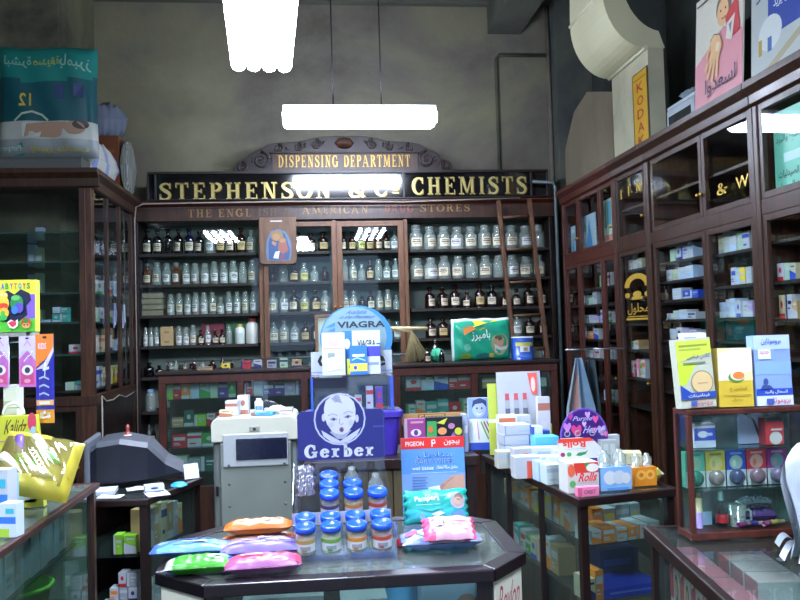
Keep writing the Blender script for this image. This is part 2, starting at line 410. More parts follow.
# ================================================================== THE ROOM
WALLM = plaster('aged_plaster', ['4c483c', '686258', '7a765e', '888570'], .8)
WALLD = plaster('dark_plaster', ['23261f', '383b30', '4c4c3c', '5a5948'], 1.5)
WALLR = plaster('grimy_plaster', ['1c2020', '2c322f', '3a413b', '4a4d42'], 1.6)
CEILM = plaster('ceiling_plaster', ['3c3e38', '55564c', '66675c'], 1.0)
def tilefloor():
    m, nt, N, L = newmat('floor_tiles')
    out = N.new('ShaderNodeOutputMaterial'); b = N.new('ShaderNodeBsdfPrincipled'); b.inputs['Roughness'].default_value = .35
    tc = N.new('ShaderNodeTexCoord'); br = N.new('ShaderNodeTexBrick'); br.offset = 0; br.inputs['Scale'].default_value = 3.3
    br.inputs['Color1'].default_value = lin('4a4038'); br.inputs['Color2'].default_value = lin('5c5046'); br.inputs['Mortar'].default_value = lin('241f1c')
    br.inputs['Brick Width'].default_value = 1; br.inputs['Row Height'].default_value = 1; br.inputs['Mortar Size'].default_value = .015
    L.new(tc.outputs['Object'], br.inputs['Vector']); L.new(br.outputs['Color'], b.inputs['Base Color']); L.new(b.outputs[0], out.inputs[0])
    return m
XL, XR, YB, YF, ZC = -2.75, 2.46, 6.92, -2.2, 4.33
def S(name, boxes, m):
    mb = MB()
    for b in boxes: mb.box(*b, m)
    return struct(mb.build(name))
S('floor', [(XL-.2, XR+.2, YF-1.5, YB+.2, -.1, 0)], tilefloor())
S('ceiling', [(XL-.2, XR+.2, YF-.2, YB+.2, ZC, ZC+.12)], CEILM)
S('wall_back', [(XL-.2, XR+.2, YB, YB+.2, 0, ZC)], WALLM)
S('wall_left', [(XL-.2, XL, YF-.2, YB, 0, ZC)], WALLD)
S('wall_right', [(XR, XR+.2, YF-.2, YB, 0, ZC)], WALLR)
S('wall_front', [(XL, -1.2, YF-.2, YF, 0, ZC), (1.2, XR, YF-.2, YF, 0, ZC), (-1.2, 1.2, YF-.2, YF, 2.9, ZC)], WALLM)
pa, pb = PY(95, 100, YB).x, PY(52, 100, 5.9).x
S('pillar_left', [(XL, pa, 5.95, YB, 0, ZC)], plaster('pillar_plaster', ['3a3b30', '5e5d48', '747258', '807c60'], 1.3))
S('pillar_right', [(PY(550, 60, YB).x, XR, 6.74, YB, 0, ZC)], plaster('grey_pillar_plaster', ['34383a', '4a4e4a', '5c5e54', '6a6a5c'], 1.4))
x0, x1, z0, z1 = R(490, 5, 520, 28, 6.8)
S('ceiling_beam', [(x0, x1+.03, 2.0, YB, z0-.01, ZC)], CEILM)
S('trim_1', [(XL, PY(500, 5, 6.85).x, 6.84, YB, ZC-.02, ZC)], CEILM)
# painted moulding frame on the back wall (a chased-in pipe run) and its vertical edge
mb = MB()
a, b, c = PY(499, 150, 6.9), PY(497, 55, 6.9), PY(546, 56, 6.9)
mb.tube([(a.x, 6.905, 2.3), (a.x, 6.905, b.z-.03), (a.x+.03, 6.905, b.z), (c.x, 6.905, b.z)], .016, WALLD, 8)
struct(mb.build('trim_2'))
mb = MB(); mb.tube([(c.x+.02, 6.9, 2.2), (c.x+.02, 6.9, ZC-.02)], .02, WALLM, 8); struct(mb.build('trim_3'))
# ------------------------------------------------------------------ grey service pipe beside the bottle cabinet
PIPE = pm('5c6a6c', .5, .2)
t = PY(552, 186, 6.35)
mb = MB(); mb.tube([(t.x+.03, 6.36, 0.0), (t.x+.03, 6.36, t.z), (t.x+.01, 6.36, t.z+.03), (t.x-.16, 6.36, t.z+.04)], .014, PIPE, 10)
tag(mb.build('wall_pipe'), 'thin grey vertical pipe between the bottle cabinet and the right-hand glazed cabinets', 'pipe')
l = PY(131, 217, 6.42)
mb = MB((0, 0, 0)); CABL = pm('9a9488', .5)
mb.tube([(-1.385, 6.36, .3), (-1.385, 6.36, 2.36), PY(136, 207, 6.36), PY(143, 204, 6.36), PY(200, 203, 6.385), PY(290, 201.5, 6.385), PY(400, 202, 6.385), PY(520, 198, 6.385)], .006, CABL, 6)
tag(mb.build('electric_cable'), 'pale cable running up the left cabinet corner and along under the gilt shop sign', 'cable')
# ------------------------------------------------------------------ the lamps
TUBE = emit('lit_tube', 'dce8ff', 34)
def lamp(name, label, n, length, wid, loc, rz, strength, cords, drop, tr=.019):
    t = thing(name, label, 'lamp', loc, rz)
    W = pm('dfe4e8', .4)
    mb = MB(); mb.box(-wid/2*.55, wid/2*.55, -length/2, length/2, .045, .075, W); mb.build('spine', t, .004)
    for i in range(n):
        x = 0 if n == 1 else -wid/2+tr+(wid-2*tr)*i/(n-1)
        L_ = length/2; z = .045-tr-.002
        mb = MB(); mb.tube([(x, -L_, z), (x, -L_+tr*.5, z), (x, L_-tr*.5, z), (x, L_, z)], [tr*.7, tr, tr, tr*.7], strength, 12); mb.build('tube', t)
    for x, y in cords:
        mb = MB(); mb.tube([(x, y, .075), (x, y, drop)], .005, BLACK, 6); mb.build('cord', t)
    return t
e = PY(262, 68, 3.35); zz = e.z
lamp('fluorescent_lamp', 'wide four-tube fluorescent lamp hanging end-on above the front counters', 4, 1.24, .25, (e.x+.037, 2.74, zz), math.radians(3.6), emit('bright_tube', 'dce8ff', 34), [(0, -.45), (0, .45)], ZC-zz, .031)
e = PY(360, 121, 5.3)
c1, c2 = PY(332, 60, 5.3).x-e.x, PY(380, 60, 5.3).x-e.x
lamp('fluorescent_lamp', 'crosswise fluorescent lamp hung on two cords before the dispensing pediment', 2, 1.02, .21, (e.x, 5.3, e.z+.02), PI/2, emit('crosswise_tube', 'dce8ff', 34), [(0, -c1), (0, -c2)], ZC-e.z-.02, .05)
# lamp nearer the street door (above and behind the photographer)
for x, q in ((-1.42, 'left'), (.86, 'right')):
    lamp('fluorescent_lamp', 'four-tube fluorescent lamp near the street door, the %s one of that pair' % q, 4, 1.2, .42, (x, .5, 2.95), 0, emit('entrance_tube', 'dce8ff', 30), [(0, -.4), (0, .4)], ZC-2.95, .034)
w = bpy.data.worlds.new('street_light'); sc.world = w; w.use_nodes = True
bg = w.node_tree.nodes['Background']; bg.inputs[0].default_value = (.55, .72, 1, 1); bg.inputs[1].default_value = .6
# ------------------------------------------------------------------ camera
cd = bpy.data.cameras.new('camera'); cd.sensor_width = 36; cd.lens = 36; cd.clip_start = .02
cam = bpy.data.objects.new('camera', cd); COL.objects.link(cam)
cam.matrix_world = Matrix(((_r.x, _u.x, -_f.x, 0), (_r.y, _u.y, -_f.y, 0), (_r.z, _u.z, -_f.z, CAMH), (0, 0, 0, 1)))
sc.camera = cam
sc.view_settings.view_transform = 'Standard'; sc.view_settings.look = 'None'; sc.view_settings.gamma = 1; sc.view_settings.exposure = 1.75
sc.view_settings.use_curve_mapping = False
sc.cycles.max_bounces = 10; sc.cycles.transparent_max_bounces = 28; sc.cycles.caustics_reflective = False; sc.cycles.caustics_refractive = False
sc.cycles.sample_clamp_indirect = 4
# ================================================================== BOTTLE CABINET ALONG THE BACK WALL
FY = 6.5; BY = 6.84
SZ = [2.11, 1.865, 1.62, 1.375, 1.13]          # shelf tops, all bays
xl = [PY(134, 260, FY).x, PY(261, 260, FY).x, PY(335, 260, FY).x, PY(406, 260, FY).x, PY(554, 260, FY).x]
case = thing('apothecary_cabinet', 'tall wall-to-wall dark wooden apothecary cabinet of bottle shelves beneath the gilt sign', 'cabinet', ((xl[0]+xl[4])/2, 6.67, 0))
CO = case.location
BACKM = pm('8c9c90', .7, 0, .2, 4); BACKC = pm('7c9a9c', .7, 0, .2, 4)
mb = MB(CO); mb.box(xl[0], xl[4], BY, BY+.03, 0, 2.5, BACKM); mb.box(xl[1]+.02, xl[3]-.02, BY-.004, BY-.0005, 1.0, 2.36, BACKC); mb.build('back_panel', case)
mb = MB(CO); mb.box(xl[0], xl[4], FY, BY-.001, 2.502, 2.53, MAHO); mb.build('top_board', case)
mb = MB(CO); mb.box(xl[0], xl[4], FY, BY-.005, 0, .1, MAHD); mb.build('plinth', case)
for i, x in enumerate(xl):
    w_ = .035; a = x if i == 0 else x-w_ if i == 4 else x-w_/2
    mb = MB(CO); mb.box(a, a+w_, FY-.012, BY-.005, .1, 2.36, OAKB if i in (1, 2, 3) else MAHD); mb.build('upright', case, .003)
for i in range(4):
    a, b = xl[i]+.036, xl[i+1]-.036
    for z in SZ + [.86, .58, .3]:
        if z < 1 and 0 < i < 3: continue
        mb = MB(CO); mb.box(a+.0005, b-.0005, FY+.02, BY-.006, z-.022, z, SHLF); mb.build('shelf', case)
# frieze with the faded gilt line
mb = MB(CO); mb.box(xl[0]-.01, xl[4]+.01, FY-.03, BY-.006, 2.362, 2.5, MAHO); mb.build('frieze', case, .003)
mb = MB(CO); mb.ext([(FY-.031, 2.475), (FY-.075, 2.5), (FY-.075, 2.51), (FY-.031, 2.51)], 'x', xl[0]-.03, xl[4]+.03, MAHR); mb.build('cornice', case)
FG = pm('8a6a3c', .5, .2, .5, 14); FR = pm('84442c', .5, 0, .5, 14)
for s, p0, p1, y0, y1, m in (('THE ENGL', 188, 251, 217, 209, FG), ('ISH &', 258, 290, 216, 208, pm('5c4634', .6)), ('AMERICAN', 302, 368, 213.5, 206.5, FG), ('DRUG', 384, 414, 212, 205, FR), ('STORES', 420, 470, 211.5, 204.5, FG)):
    mb = MB(CO); x0, x1, z0, z1 = R(p0, y1, p1, y0, FY-.031); mb.art([('s', s, 0, 0, 1, 1, m)], mb.frame((x0, FY-.031, z0), (x1-x0, 0, 0), (0, 0, z1-z0))); mb.build('gilt_lettering', case)
# two glazed doors in the middle
def glazed_door(name, parent, O, x0, x1, z0, z1, y, wd, st=.035, knobside=1, th=.022, pane=GL, tilt=0, ax=None):
    """front towards -Y in the builder's frame"""
    mb = MB(O)
    mb.box(x0, x0+st, y, y+th, z0, z1, wd); mb.box(x1-st, x1, y, y+th, z0, z1, wd)
    mb.box(x0+st, x1-st, y, y+th, z0, z0+st, wd); mb.box(x0+st, x1-st, y, y+th, z1-st, z1, wd)
    d = mb.build(name, parent, .002)
    mb = MB(O)
    yc = y+th*.5; dy = math.tan(tilt)*(x1-x0-2*st)/2
    mb.face([(x0+st, yc-dy, z0+st), (x1-st, yc+dy, z0+st), (x1-st, yc+dy, z1-st), (x0+st, yc-dy, z1-st)], pane)
    p = mb.build('pane', d)
    if knobside:
        kx = x1-st/2 if knobside > 0 else x0+st/2
        mb = MB(O); k = []
        for r, q in ((.004, 0), (.004, .012), (.011, .016), (.011, .022), (.006, .027), (0, .027)): k.append((r, q))
        mb.T = Matrix.Translation((kx, y, (z0+z1)/2-.1)) @ Matrix.Rotation(PI/2, 4, 'X'); mb.lathe(k, BRASS, 10); mb.build('knob', d)
    return d
glazed_door('door', case, CO, xl[1]+.02, xl[2]+.014, 1.15, 2.345, FY-.036, OAKB, .04)
glazed_door('door', case, CO, xl[2]+.016, xl[3]-.02, 1.15, 2.345, FY-.036, OAKB, .045, -1)
# sliding pane across the upper left bay
mb = MB(CO); mb.face([(xl[0]+.04, FY+.006, 1.63), (xl[1]-.022, FY+.006, 1.63), (xl[1]-.022, FY+.006, 2.35), (xl[0]+.04, FY+.006, 2.35)], GL); mb.build('pane', case)
# ------------------------------------------------------------------ the shop sign
sx0, sx1 = PY(147, 190, 6.42).x, PY(549, 186, 6.42).x
sg = thing('shop_sign', 'long black glass shop sign with gilt serif capitals over the bottle cabinet', 'sign', ((sx0+sx1)/2, 6.5, 2.52))
SO = sg.location; SY = 6.44; sz0, sz1 = 2.52, 2.75
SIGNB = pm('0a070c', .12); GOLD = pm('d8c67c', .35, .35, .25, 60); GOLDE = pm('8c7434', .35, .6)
SGL = glass('sign_glass', 'f4f4f4', 0, rough=.03, ior=1.7)
mb = MB(SO); mb.box(sx0, sx1, SY+.01, 6.6, sz0+.012, sz1, SIGNB); mb.build('board', sg)
q0, q1, q2, q3 = PY(155, 190, SY).x, PY(403.5, 187, SY).x, PY(531, 185, SY).x, sx1
mb = MB(SO)
for a, b in ((sx0, sx1),):
    mb.box(a, b, SY-.014, SY+.0095, sz0, sz0+.01, MAHD); mb.box(a, b, SY-.014, SY+.0095, sz1-.02, sz1, MAHD)
for x in (sx0, q0, q1, q2, sx1-.012): mb.box(x-.004, x+.01, SY-.012, SY+.0095, sz0+.01, sz1-.02, MAHD)
mb.build('sign_frame', sg, .002)
def sletters(words, m, dz=0, dx=0, y=SY+.0085):
    for s, p0, p1, yb, yt in words:
        x0, x1, z0, z1 = R(p0, yt, p1, yb, SY); mb.art([('s', s, 0, 0, 1, 1, m)], mb.frame((x0+dx, y, z0+dz), (x1-x0, 0, 0), (0, 0, z1-z0)), 0)
WD = [('STEPHENSON', 158.5, 331, 199, 182), ('&', 348, 366, 197, 180), ('Co', 374, 400, 196, 179), ('CHEMISTS', 412, 527, 194, 176.5)]
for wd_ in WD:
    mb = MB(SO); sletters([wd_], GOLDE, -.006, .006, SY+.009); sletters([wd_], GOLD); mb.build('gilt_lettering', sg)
mb = MB(SO)
for a, b in ((q0+.012, q1-.005), (q1+.012, q2-.005)): mb.face([(a, SY, sz0+.021), (b, SY, sz0+.021), (b, SY, sz1-.021), (a, SY, sz1-.021)], SGL)
mb.build('sign_glass', sg)
# ------------------------------------------------------------------ carved pediment
px0, px1, _, _ = R(234, 140, 452, 172, 6.52)
pc = (px0+px1)/2; ped = thing('carved_pediment', 'carved scrolled dark wooden pediment lettered in gilt above the shop sign', 'pediment', (pc, 6.56, 2.752)); PO = ped.location
bz = 2.752
hw = (px1-px0)/2
half = [(1.0, 0), (1.0, .045), (.985, .085), (.95, .1), (.915, .085), (.9, .1), (.88, .14), (.84, .165), (.8, .18), (.76, .2), (.7, .235), (.6, .252), (.5, .255), (.4, .262), (.3, .285), (.2, .3), (.1, .305)]
prof = [(pc+hw*x, bz+z) for x, z in half] + [(pc-hw*x, bz+z) for x, z in reversed(half)]
mb = MB(PO); mb.ext(prof, 'y', 6.53, 6.57, MAHD); mb.build('back_board', ped, .004)
x0, x1, z0, z1 = R(272, 150, 418, 171, 6.5)
mb = MB(PO); mb.box(x0, x1, 6.505, 6.5295, bz, bz+.155, MAHO); mb.box(x0-.015, x1+.015, 6.495, 6.5295, bz+.156, bz+.172, MAHD); mb.build('name_board', ped, .003)
x0, x1, z0, z1 = R(278, 155, 410, 167, 6.504)
mb = MB(PO); mb.art([('s', 'DISPENSING DEPARTMENT', 0, 0, 1, 1, pm('b8923c', .4, .4, .3, 30))], mb.frame((x0, 6.5045, z0), (x1-x0, 0, 0), (0, 0, z1-z0)), .0003); mb.build('gilt_lettering', ped)
def scroll(cx, cz, r, turns, d, s0=0):
    return [(cx+d*r*(1-.8*t)*math.cos(s0+turns*2*PI*t), 6.522, cz+r*(1-.8*t)*math.sin(s0+turns*2*PI*t)) for t in [i/26 for i in range(27)]]
for sgn in (-1, 1):
    for fx, fz, r in ((.93, .05, .045), (.76, .105, .07), (.6, .2, .04), (.42, .215, .035), (.26, .235, .04)):
        mb = MB(PO); mb.tube(scroll(pc+sgn*hw*fx, bz+fz, r, 1.6, sgn, PI/2), [.011*(1-.5*i/26) for i in range(27)], MAHD, 6); mb.build('carved_scroll', ped)
    for k in range(9):
        mb = MB(PO); fx = .2+.08*k; x = pc+sgn*hw*fx; z = bz+.2+.06*math.cos(fx*3) if fx < .62 else bz+.13-.1*(fx-.62)
        mb.T = Matrix.Translation((x, 6.525, z)) @ Matrix.Rotation(sgn*(.6+k*.5), 4, 'Y') @ Matrix.Diagonal((.022, .012, .01, 1))
        mb.lathe([(0, -1), (.7, -.7), (1, 0), (.7, .7), (0, 1)], MAHD, 8); mb.T = None; mb.build('carved_leaf', ped)
mb = MB(PO); mb.T = Matrix.Translation((pc, 6.525, bz+.245)) @ Matrix.Diagonal((.08, .02, .05, 1)); mb.lathe([(0, -1), (.6, -.8), (1, 0), (.6, .8), (0, 1)], MAHO, 16); mb.build('carved_shield', ped)
# ------------------------------------------------------------------ icon board
x0, x1, z0, z1 = R(259.5, 217, 296.5, 264, FY-.07)
ic = thing('icon_board', 'brown wooden board with a painted haloed figure in blue hung between the bays', 'picture', ((x0+x1)/2, FY-.055, z0)); IO = ic.location
mb = MB(IO)
r_ = .03; out = [(x0, z1), (x0, z0+r_), (x0+r_*.3, z0+r_*.3), (x0+r_, z0), (x1-r_, z0), (x1-r_*.3, z0+r_*.3), (x1, z0+r_), (x1, z1)]
mb.ext(out, 'y', FY-.066, FY-.045, wood('icon_wood', '5a4030', '7a5a40', .5)); mb.build('board', ic, .002)
mb = MB(IO); BL = '34507c'
mb.art([('p', [(.2, .06), (.82, .06), (.86, .3), (.84, .55), (.72, .78), (.5, .86), (.3, .8), (.2, .58), (.17, .3)], pm('5c7494', .6)), ('p', [(.24, .07), (.78, .07), (.82, .3), (.74, .6), (.68, .74), (.5, .8), (.32, .74), (.24, .5)], BL), ('d', .47, .68, .17, .13, '8c7440'), ('d', .45, .66, .1, .085, 'a87858'), ('d', .62, .56, .1, .08, '8c7440'), ('d', .62, .55, .065, .055, 'a87858'), ('p', [(.5, .5), (.72, .52), (.78, .3), (.62, .22), (.5, .3)], '94584c'), ('p', [(.36, .12), (.5, .1), (.54, .3), (.42, .28)], 'c8d0c8'), ('p', [(.34, .56), (.46, .5), (.42, .42), (.33, .48)], 'a87858'), ('p', [(.56, .2), (.66, .22), (.66, .1), (.56, .08)], '8c3c4c'), ('r', .3, 1.04, .62, 1.07, 'd8d8d0')], mb.frame((x0, FY-.0665, z0+.01), (x1-x0, 0, 0), (0, 0, (z1-z0)*.84)), .0003)
mb.build('painted_figure', ic)
# ------------------------------------------------------------------ ladder
la, lb = PY(498, 200, 6.36), PY(529, 198, 6.36)
foot = 5.98
ld = thing('wooden_ladder', 'brown wooden library ladder leaning on the right bay of bottle shelves', 'ladder', ((la.x+lb.x)/2+.1, foot, 0)); LO = ld.location
fa, fb = PY(523, 420, foot), PY(556, 420, foot)
RA = (Vector((fa.x+.04, foot, .0)), Vector((la.x, 6.36, la.z-.01))); RB = (Vector((fb.x+.05, foot, .0)), Vector((lb.x, 6.36, lb.z-.01)))
for a, b in (RA, RB):
    mb = MB(LO); d = (b-a).normalized(); s_ = Vector((1, 0, 0)); n_ = d.cross(s_).normalized()
    i = [mb.pt(p+s_*(.015*u_)+n_*(.024*v_)) for p in (a+Vector((0, 0, .006)), b) for u_, v_ in ((-1, -1), (1, -1), (1, 1), (-1, 1))]
    for q in ((0, 3, 2, 1), (4, 5, 6, 7), (0, 1, 5, 4), (1, 2, 6, 5), (2, 3, 7, 6), (3, 0, 4, 7)): mb.idx([i[k] for k in q], LADW)
    mb.build('rail', ld, .003)
for k in range(9):
    t_ = .08+k*.108; mb = MB(LO); mb.tube([RA[0].lerp(RA[1], t_), RB[0].lerp(RB[1], t_)], .012, LADW, 8); mb.build('rung', ld)
# ================================================================== BOTTLES
def bglass(name, tint, body, dens):
    """bottle glass: tinted see-through, some body colour, sharp reflections"""
    if name in _M: return _M[name]
    m, nt, N, L = newmat(name)
    out = N.new('ShaderNodeOutputMaterial'); t = N.new('ShaderNodeBsdfTransparent'); t.inputs[0].default_value = lin(tint)
    d = N.new('ShaderNodeBsdfDiffuse'); d.inputs[0].default_value = lin(body)
    g = N.new('ShaderNodeBsdfGlossy'); g.inputs['Roughness'].default_value = .06
    lw = N.new('ShaderNodeLayerWeight'); lw.inputs['Blend'].default_value = .35
    ma = N.new('ShaderNodeMath'); ma.operation = 'MULTIPLY_ADD'; ma.inputs[1].default_value = .55; ma.inputs[2].default_value = .07
    m1 = N.new('ShaderNodeMixShader'); m1.inputs[0].default_value = dens; m2 = N.new('ShaderNodeMixShader')
    L.new(t.outputs[0], m1.inputs[1]); L.new(d.outputs[0], m1.inputs[2])
    L.new(lw.outputs['Facing'], ma.inputs[0]); L.new(ma.outputs[0], m2.inputs[0])
    L.new(m1.outputs[0], m2.inputs[1]); L.new(g.outputs[0], m2.inputs[2]); L.new(m2.outputs[0], out.inputs[0])
    _M[name] = m
    return m
BG = {'clear': bglass('clear_bottle_glass', 'f2f8f4', 'd0dcd4', .3), 'amber': bglass('amber_bottle_glass', '7a3c14', '2a1008', .62),
      'black': bglass('black_bottle_glass', '241420', '0c080c', .85), 'blue': bglass('cobalt_bottle_glass', '1a2470', '0c1038', .8), 'honey': bglass('honey_bottle_glass', 'c88434', '7c4410', .5)}
PROF = {'round': [(0, 0), (.031, 0), (.034, .004), (.034, .108), (.031, .122), (.02, .136), (.0125, .144), (.0125, .16), (.017, .162), (.017, .168), (.012, .169)],
        'wide': [(0, 0), (.036, 0), (.039, .004), (.039, .118), (.036, .13), (.027, .138), (.025, .15), (.031, .152), (.031, .16), (.024, .161)],
        'small': [(0, 0), (.026, 0), (.028, .004), (.028, .078), (.025, .09), (.014, .1), (.0105, .106), (.0105, .12), (.015, .122), (.015, .128), (.01, .129)]}
STOP = {'round': [(.0115, .162), (.012, .169), (.009, .173), (.019, .178), (.02, .184), (.015, .192), (0, .194)],
        'wide': [(.0235, .155), (.024, .161), (.017, .166), (.026, .173), (.029, .182), (.024, .194), (.01, .2), (0, .2)],
        'small': [(.0098, .122), (.01, .129), (.008, .132), (.015, .137), (.015, .146), (0, .149)]}
WORD = {'round': 'bottle', 'wide': 'jar', 'small': 'phial'}
_BP = {}
def bottle(kind, g, lab, fill, cap=None):
    """prototype parts; later uses copy it"""
    key = (kind, g, lab, fill, cap)
    if key in _BP: return _BP[key]
    P, Q = PROF[kind], STOP[kind]
    root = bpy.data.objects.new('apothecary_'+WORD[kind], None); COL.objects.link(root)
    mb = MB(); mb.lathe(P, BG[g], 16); mb.build('glass_body', root)
    mb = MB(); mb.lathe(Q, BG['clear' if g in ('clear', 'honey') else g] if cap is None else pm(cap, .4), 12); mb.build('stopper' if cap is None else 'cap', root)
    r = P[2][0]; top = [p for p in P if p[0] > r*.85][-1][1]
    if fill:
        k = .75 if fill in ('d8d8d0', 'e4e0d4') else .6
        mb = MB(); mb.lathe([(0, .004), (r-.003, .004), (r-.003, top*k), (r*.4, top*(k+.04)), (0, top*(k+.02))], pm(fill, .8, 0, .2), 14); mb.build('contents', root)
    if lab:
        z0, z1 = top*.2, top*.72
        a0, a1 = (-PI/2-.85, -PI/2+.85)
        mb = MB(); m = pm(lab, .6, 0, .12)
        mb.surf(lambda u, v: ((r+.0007)*math.cos(a0+(a1-a0)*u), (r+.0007)*math.sin(a0+(a1-a0)*u), z0+(z1-z0)*v), 8, 1, m)
        ink = pm('4a4038', .6)
        for v0, v1, w in ((.72, .82, .5), (.5, .62, .62), (.3, .36, .35)):
            mb.surf(lambda u, v: ((r+.0012)*math.cos(-PI/2+w*(2*u-1)), (r+.0012)*math.sin(-PI/2+w*(2*u-1)), z0+(z1-z0)*(v0+(v1-v0)*v)), 5, 1, ink)
        mb.build('paper_label', root)
    root['fresh'] = 1
    _BP[key] = root
    return root
GN = {'clear': 'clear', 'amber': 'brown', 'black': 'black', 'blue': 'cobalt', 'honey': 'honey'}
LN = {'d8ccb0': 'cream label', 'dcdedc': 'white label', 'c8b078': 'tan label', None: 'no label', 'd8cc70': 'yellow label'}
def place_bottle(kind, g, lab, fill, loc, sx, sz, label, group, cap=None, rz=0):
    p = bottle(kind, g, lab, fill, cap)
    o = p if p.get('fresh') else copy_tree(p)
    if 'fresh' in p: del p['fresh']
    if 'fresh' in o: del o['fresh']
    o.location = loc; o.scale = (sx, sx, sz); o.rotation_euler = (0, 0, rz)
    tag(o, label, 'jar' if kind == 'wide' else 'bottle', group)
CR_, WH, TN_ = 'd8ccb0', 'dcdedc', 'c8b078'
K = {'B': ('round', 'black', CR_, None), 'b': ('round', 'black', None, None), 'A': ('round', 'amber', CR_, None), 'a': ('round', 'amber', TN_, None), 'n': ('small', 'amber', None, None), 'N': ('small', 'amber', CR_, None),
     'U': ('round', 'blue', CR_, None), 'C': ('round', 'clear', CR_, None), 'c': ('round', 'clear', None, 'd8d8d0'), 'd': ('round', 'clear', WH, None), 'D': ('round', 'clear', 'd8cc70', '8c8060'),
     'W': ('wide', 'clear', WH, 'd8d8d0'), 'w': ('wide', 'clear', None, 'e4e0d4'), 'J': ('wide', 'clear', CR_, None), 'j': ('wide', 'clear', WH, None), 'E': ('wide', 'clear', WH, '8c5a30'), 'e': ('wide', 'clear', None, '9c8c70'), 'k': ('wide', 'honey', WH, None), 's': ('small', 'clear', WH, 'd8d8d0'), 'S': ('small', 'clear', None, None), 'v': ('wide', 'clear', None, None), 'h': ('round', 'honey', CR_, None), 'x': None}
BAY = ['left bay', 'second bay', 'third bay', 'right bay']; SHN = ['top shelf', 'second shelf', 'third shelf', 'fourth shelf', 'fifth shelf']
def shelf_row(bay, sh, spec, x0=None, x1=None, hmax=.19, y=6.6, start=0, wmul=1.0, jit=.008, z=None, place=None):
    a, b = xl[bay]+.042, xl[bay+1]-.042
    a = a if x0 is None else PY(x0, 260, y).x; b = b if x1 is None else PY(x1, 260, y).x
    n = len(spec); st = (b-a)/n; c_ = start
    for i, ch in enumerate(spec):
        k = K[ch]
        if k is None: continue
        r = PROF[k[0]][2][0]; nat = STOP[k[0]][-1][1]
        sx = min(1.3*wmul, (st-.003)/(2*r)) * random.uniform(.92, 1.0)
        hz = hmax*(.76 if k[0] == 'small' else 1)*random.uniform(.88, 1.0)
        what = '%s %s with %s' % (GN[k[1]], WORD[k[0]], LN[k[2]])
        pl = place or "%s's %s" % (BAY[bay], SHN[sh])
        place_bottle(k[0], k[1], k[2], k[3], (a+st*(i+.5), y+random.uniform(-jit, jit), (SZ[sh] if z is None else z)+.001), sx, hz/nat, '%s, %s from left on the %s' % (what, ORD[c_], pl), 'bottles on the %s' % pl, rz=random.uniform(-.5, .5))
        c_ += 1
shelf_row(0, 0, 'BBbBUBdaAaC', hmax=.21)
shelf_row(0, 1, 'hJjkWEWEWWvJ', hmax=.19)
shelf_row(0, 2, 'WJWEWJsEWJj', x0=166, hmax=.185)
shelf_row(0, 3, 'Wcj', x0=142, x1=158, hmax=.17)
shelf_row(0, 3, 'WWJNENNv', x0=174, x1=231, hmax=.165, start=3)
shelf_row(1, 0, 'xhaAa', hmax=.17)
shelf_row(1, 1, 'nvaDSn'[:6], hmax=.175)
shelf_row(1, 2, 'CdADaC', hmax=.185)
shelf_row(1, 3, 'CCdaAd', hmax=.19)
shelf_row(2, 0, 'AaDahAd', hmax=.175)
shelf_row(2, 1, 'eCSavdd', hmax=.185)
shelf_row(2, 2, 'CCnACJS', hmax=.175)
shelf_row(2, 3, 'xxxxaCd', hmax=.17)
shelf_row(3, 0, 'JJJWJJJJjv', hmax=.215, wmul=1.3)
shelf_row(3, 1, 'JWJJvJvjJC', hmax=.2, wmul=1.2)
shelf_row(3, 2, 'xAAANaBNNAA', x0=410, hmax=.2)
shelf_row(3, 3, 'xAaAxxxBdAA', x0=410, hmax=.18)
shelf_row(0, 4, 'bnEnNsanxsd', x0=142, hmax=.13)
shelf_row(1, 4, 'snSnsnS', hmax=.11)
shelf_row(3, 4, 'aNsnAxxx', x0=410, hmax=.14)
for sh, z in ((6, .58),):
    shelf_row(0, 0, 'vAxe', x0=144, x1=162, hmax=.19, z=z, place=('shelf level with the counter glass' if sh == 5 else 'shelf below the counter glass'))
# boxes, big white bottle and the like among the bottles
x0, x1, z0, z1 = R(136, 290, 163, 315, 6.58); x0 = max(x0, xl[0]+.045)
for i in range(4):
    h = .046
    carton('cardboard_tray', '%s tray of the stack on the left bay third shelf' % ['bottom olive', 'second olive', 'third olive', 'uppermost olive'][i], 'box', x1-x0, .2, h-.004, ((x0+x1)/2+.006*(i % 2), 6.64, 1.621+i*h), 0, '8a8468', [('r', 0, .85, 1, 1, '5c5844')], group='olive trays')
x0, x1, z0, z1 = R(160, 329, 173, 347, 6.56)
for i, q in enumerate(('lower', 'upper')):
    carton('cardboard_box', '%s of two tan boxes stacked on the left bay fourth shelf' % q, 'box', x1-x0-.004, .09, .075, ((x0+x1)/2, 6.62, 1.376+.077*i), 0, 'b49a6c', [('r', .3, .3, .7, .5, '8a7450')], group='tan boxes')
def plain_bottle(name, label, r, h, body, cap, loc, art=None, rm=.35):
    t = thing(name, label, 'bottle', loc)
    mb = MB(); mb.lathe([(0, 0), (r*.94, 0), (r, r*.1), (r, h*.72), (r*.9, h*.79), (r*.55, h*.86), (r*.55, h*.88)], body if not isinstance(body, str) else pm(body, rm), 20); mb.build('body', t)
    mb = MB(); mb.lathe([(0, h*.875), (r*.62, h*.875), (r*.64, h*.9), (r*.64, h*.985), (r*.6, h), (0, h)], pm(cap, .4), 16); mb.build('cap', t)
    if art:
        mb = MB(); rr = r+.0006; a0 = -PI/2-1.0
        for u0, v0, u1, v1, c in art:
            rr += .0004; mb.surf(lambda u, v: (rr*math.cos(a0+2*(u0+(u1-u0)*u)), rr*math.sin(a0+2*(u0+(u1-u0)*u)), h*(.08+.6*(v0+(v1-v0)*v))), 8, 1, pm(c, .5))
        mb.build('printed_label', t)
    return t
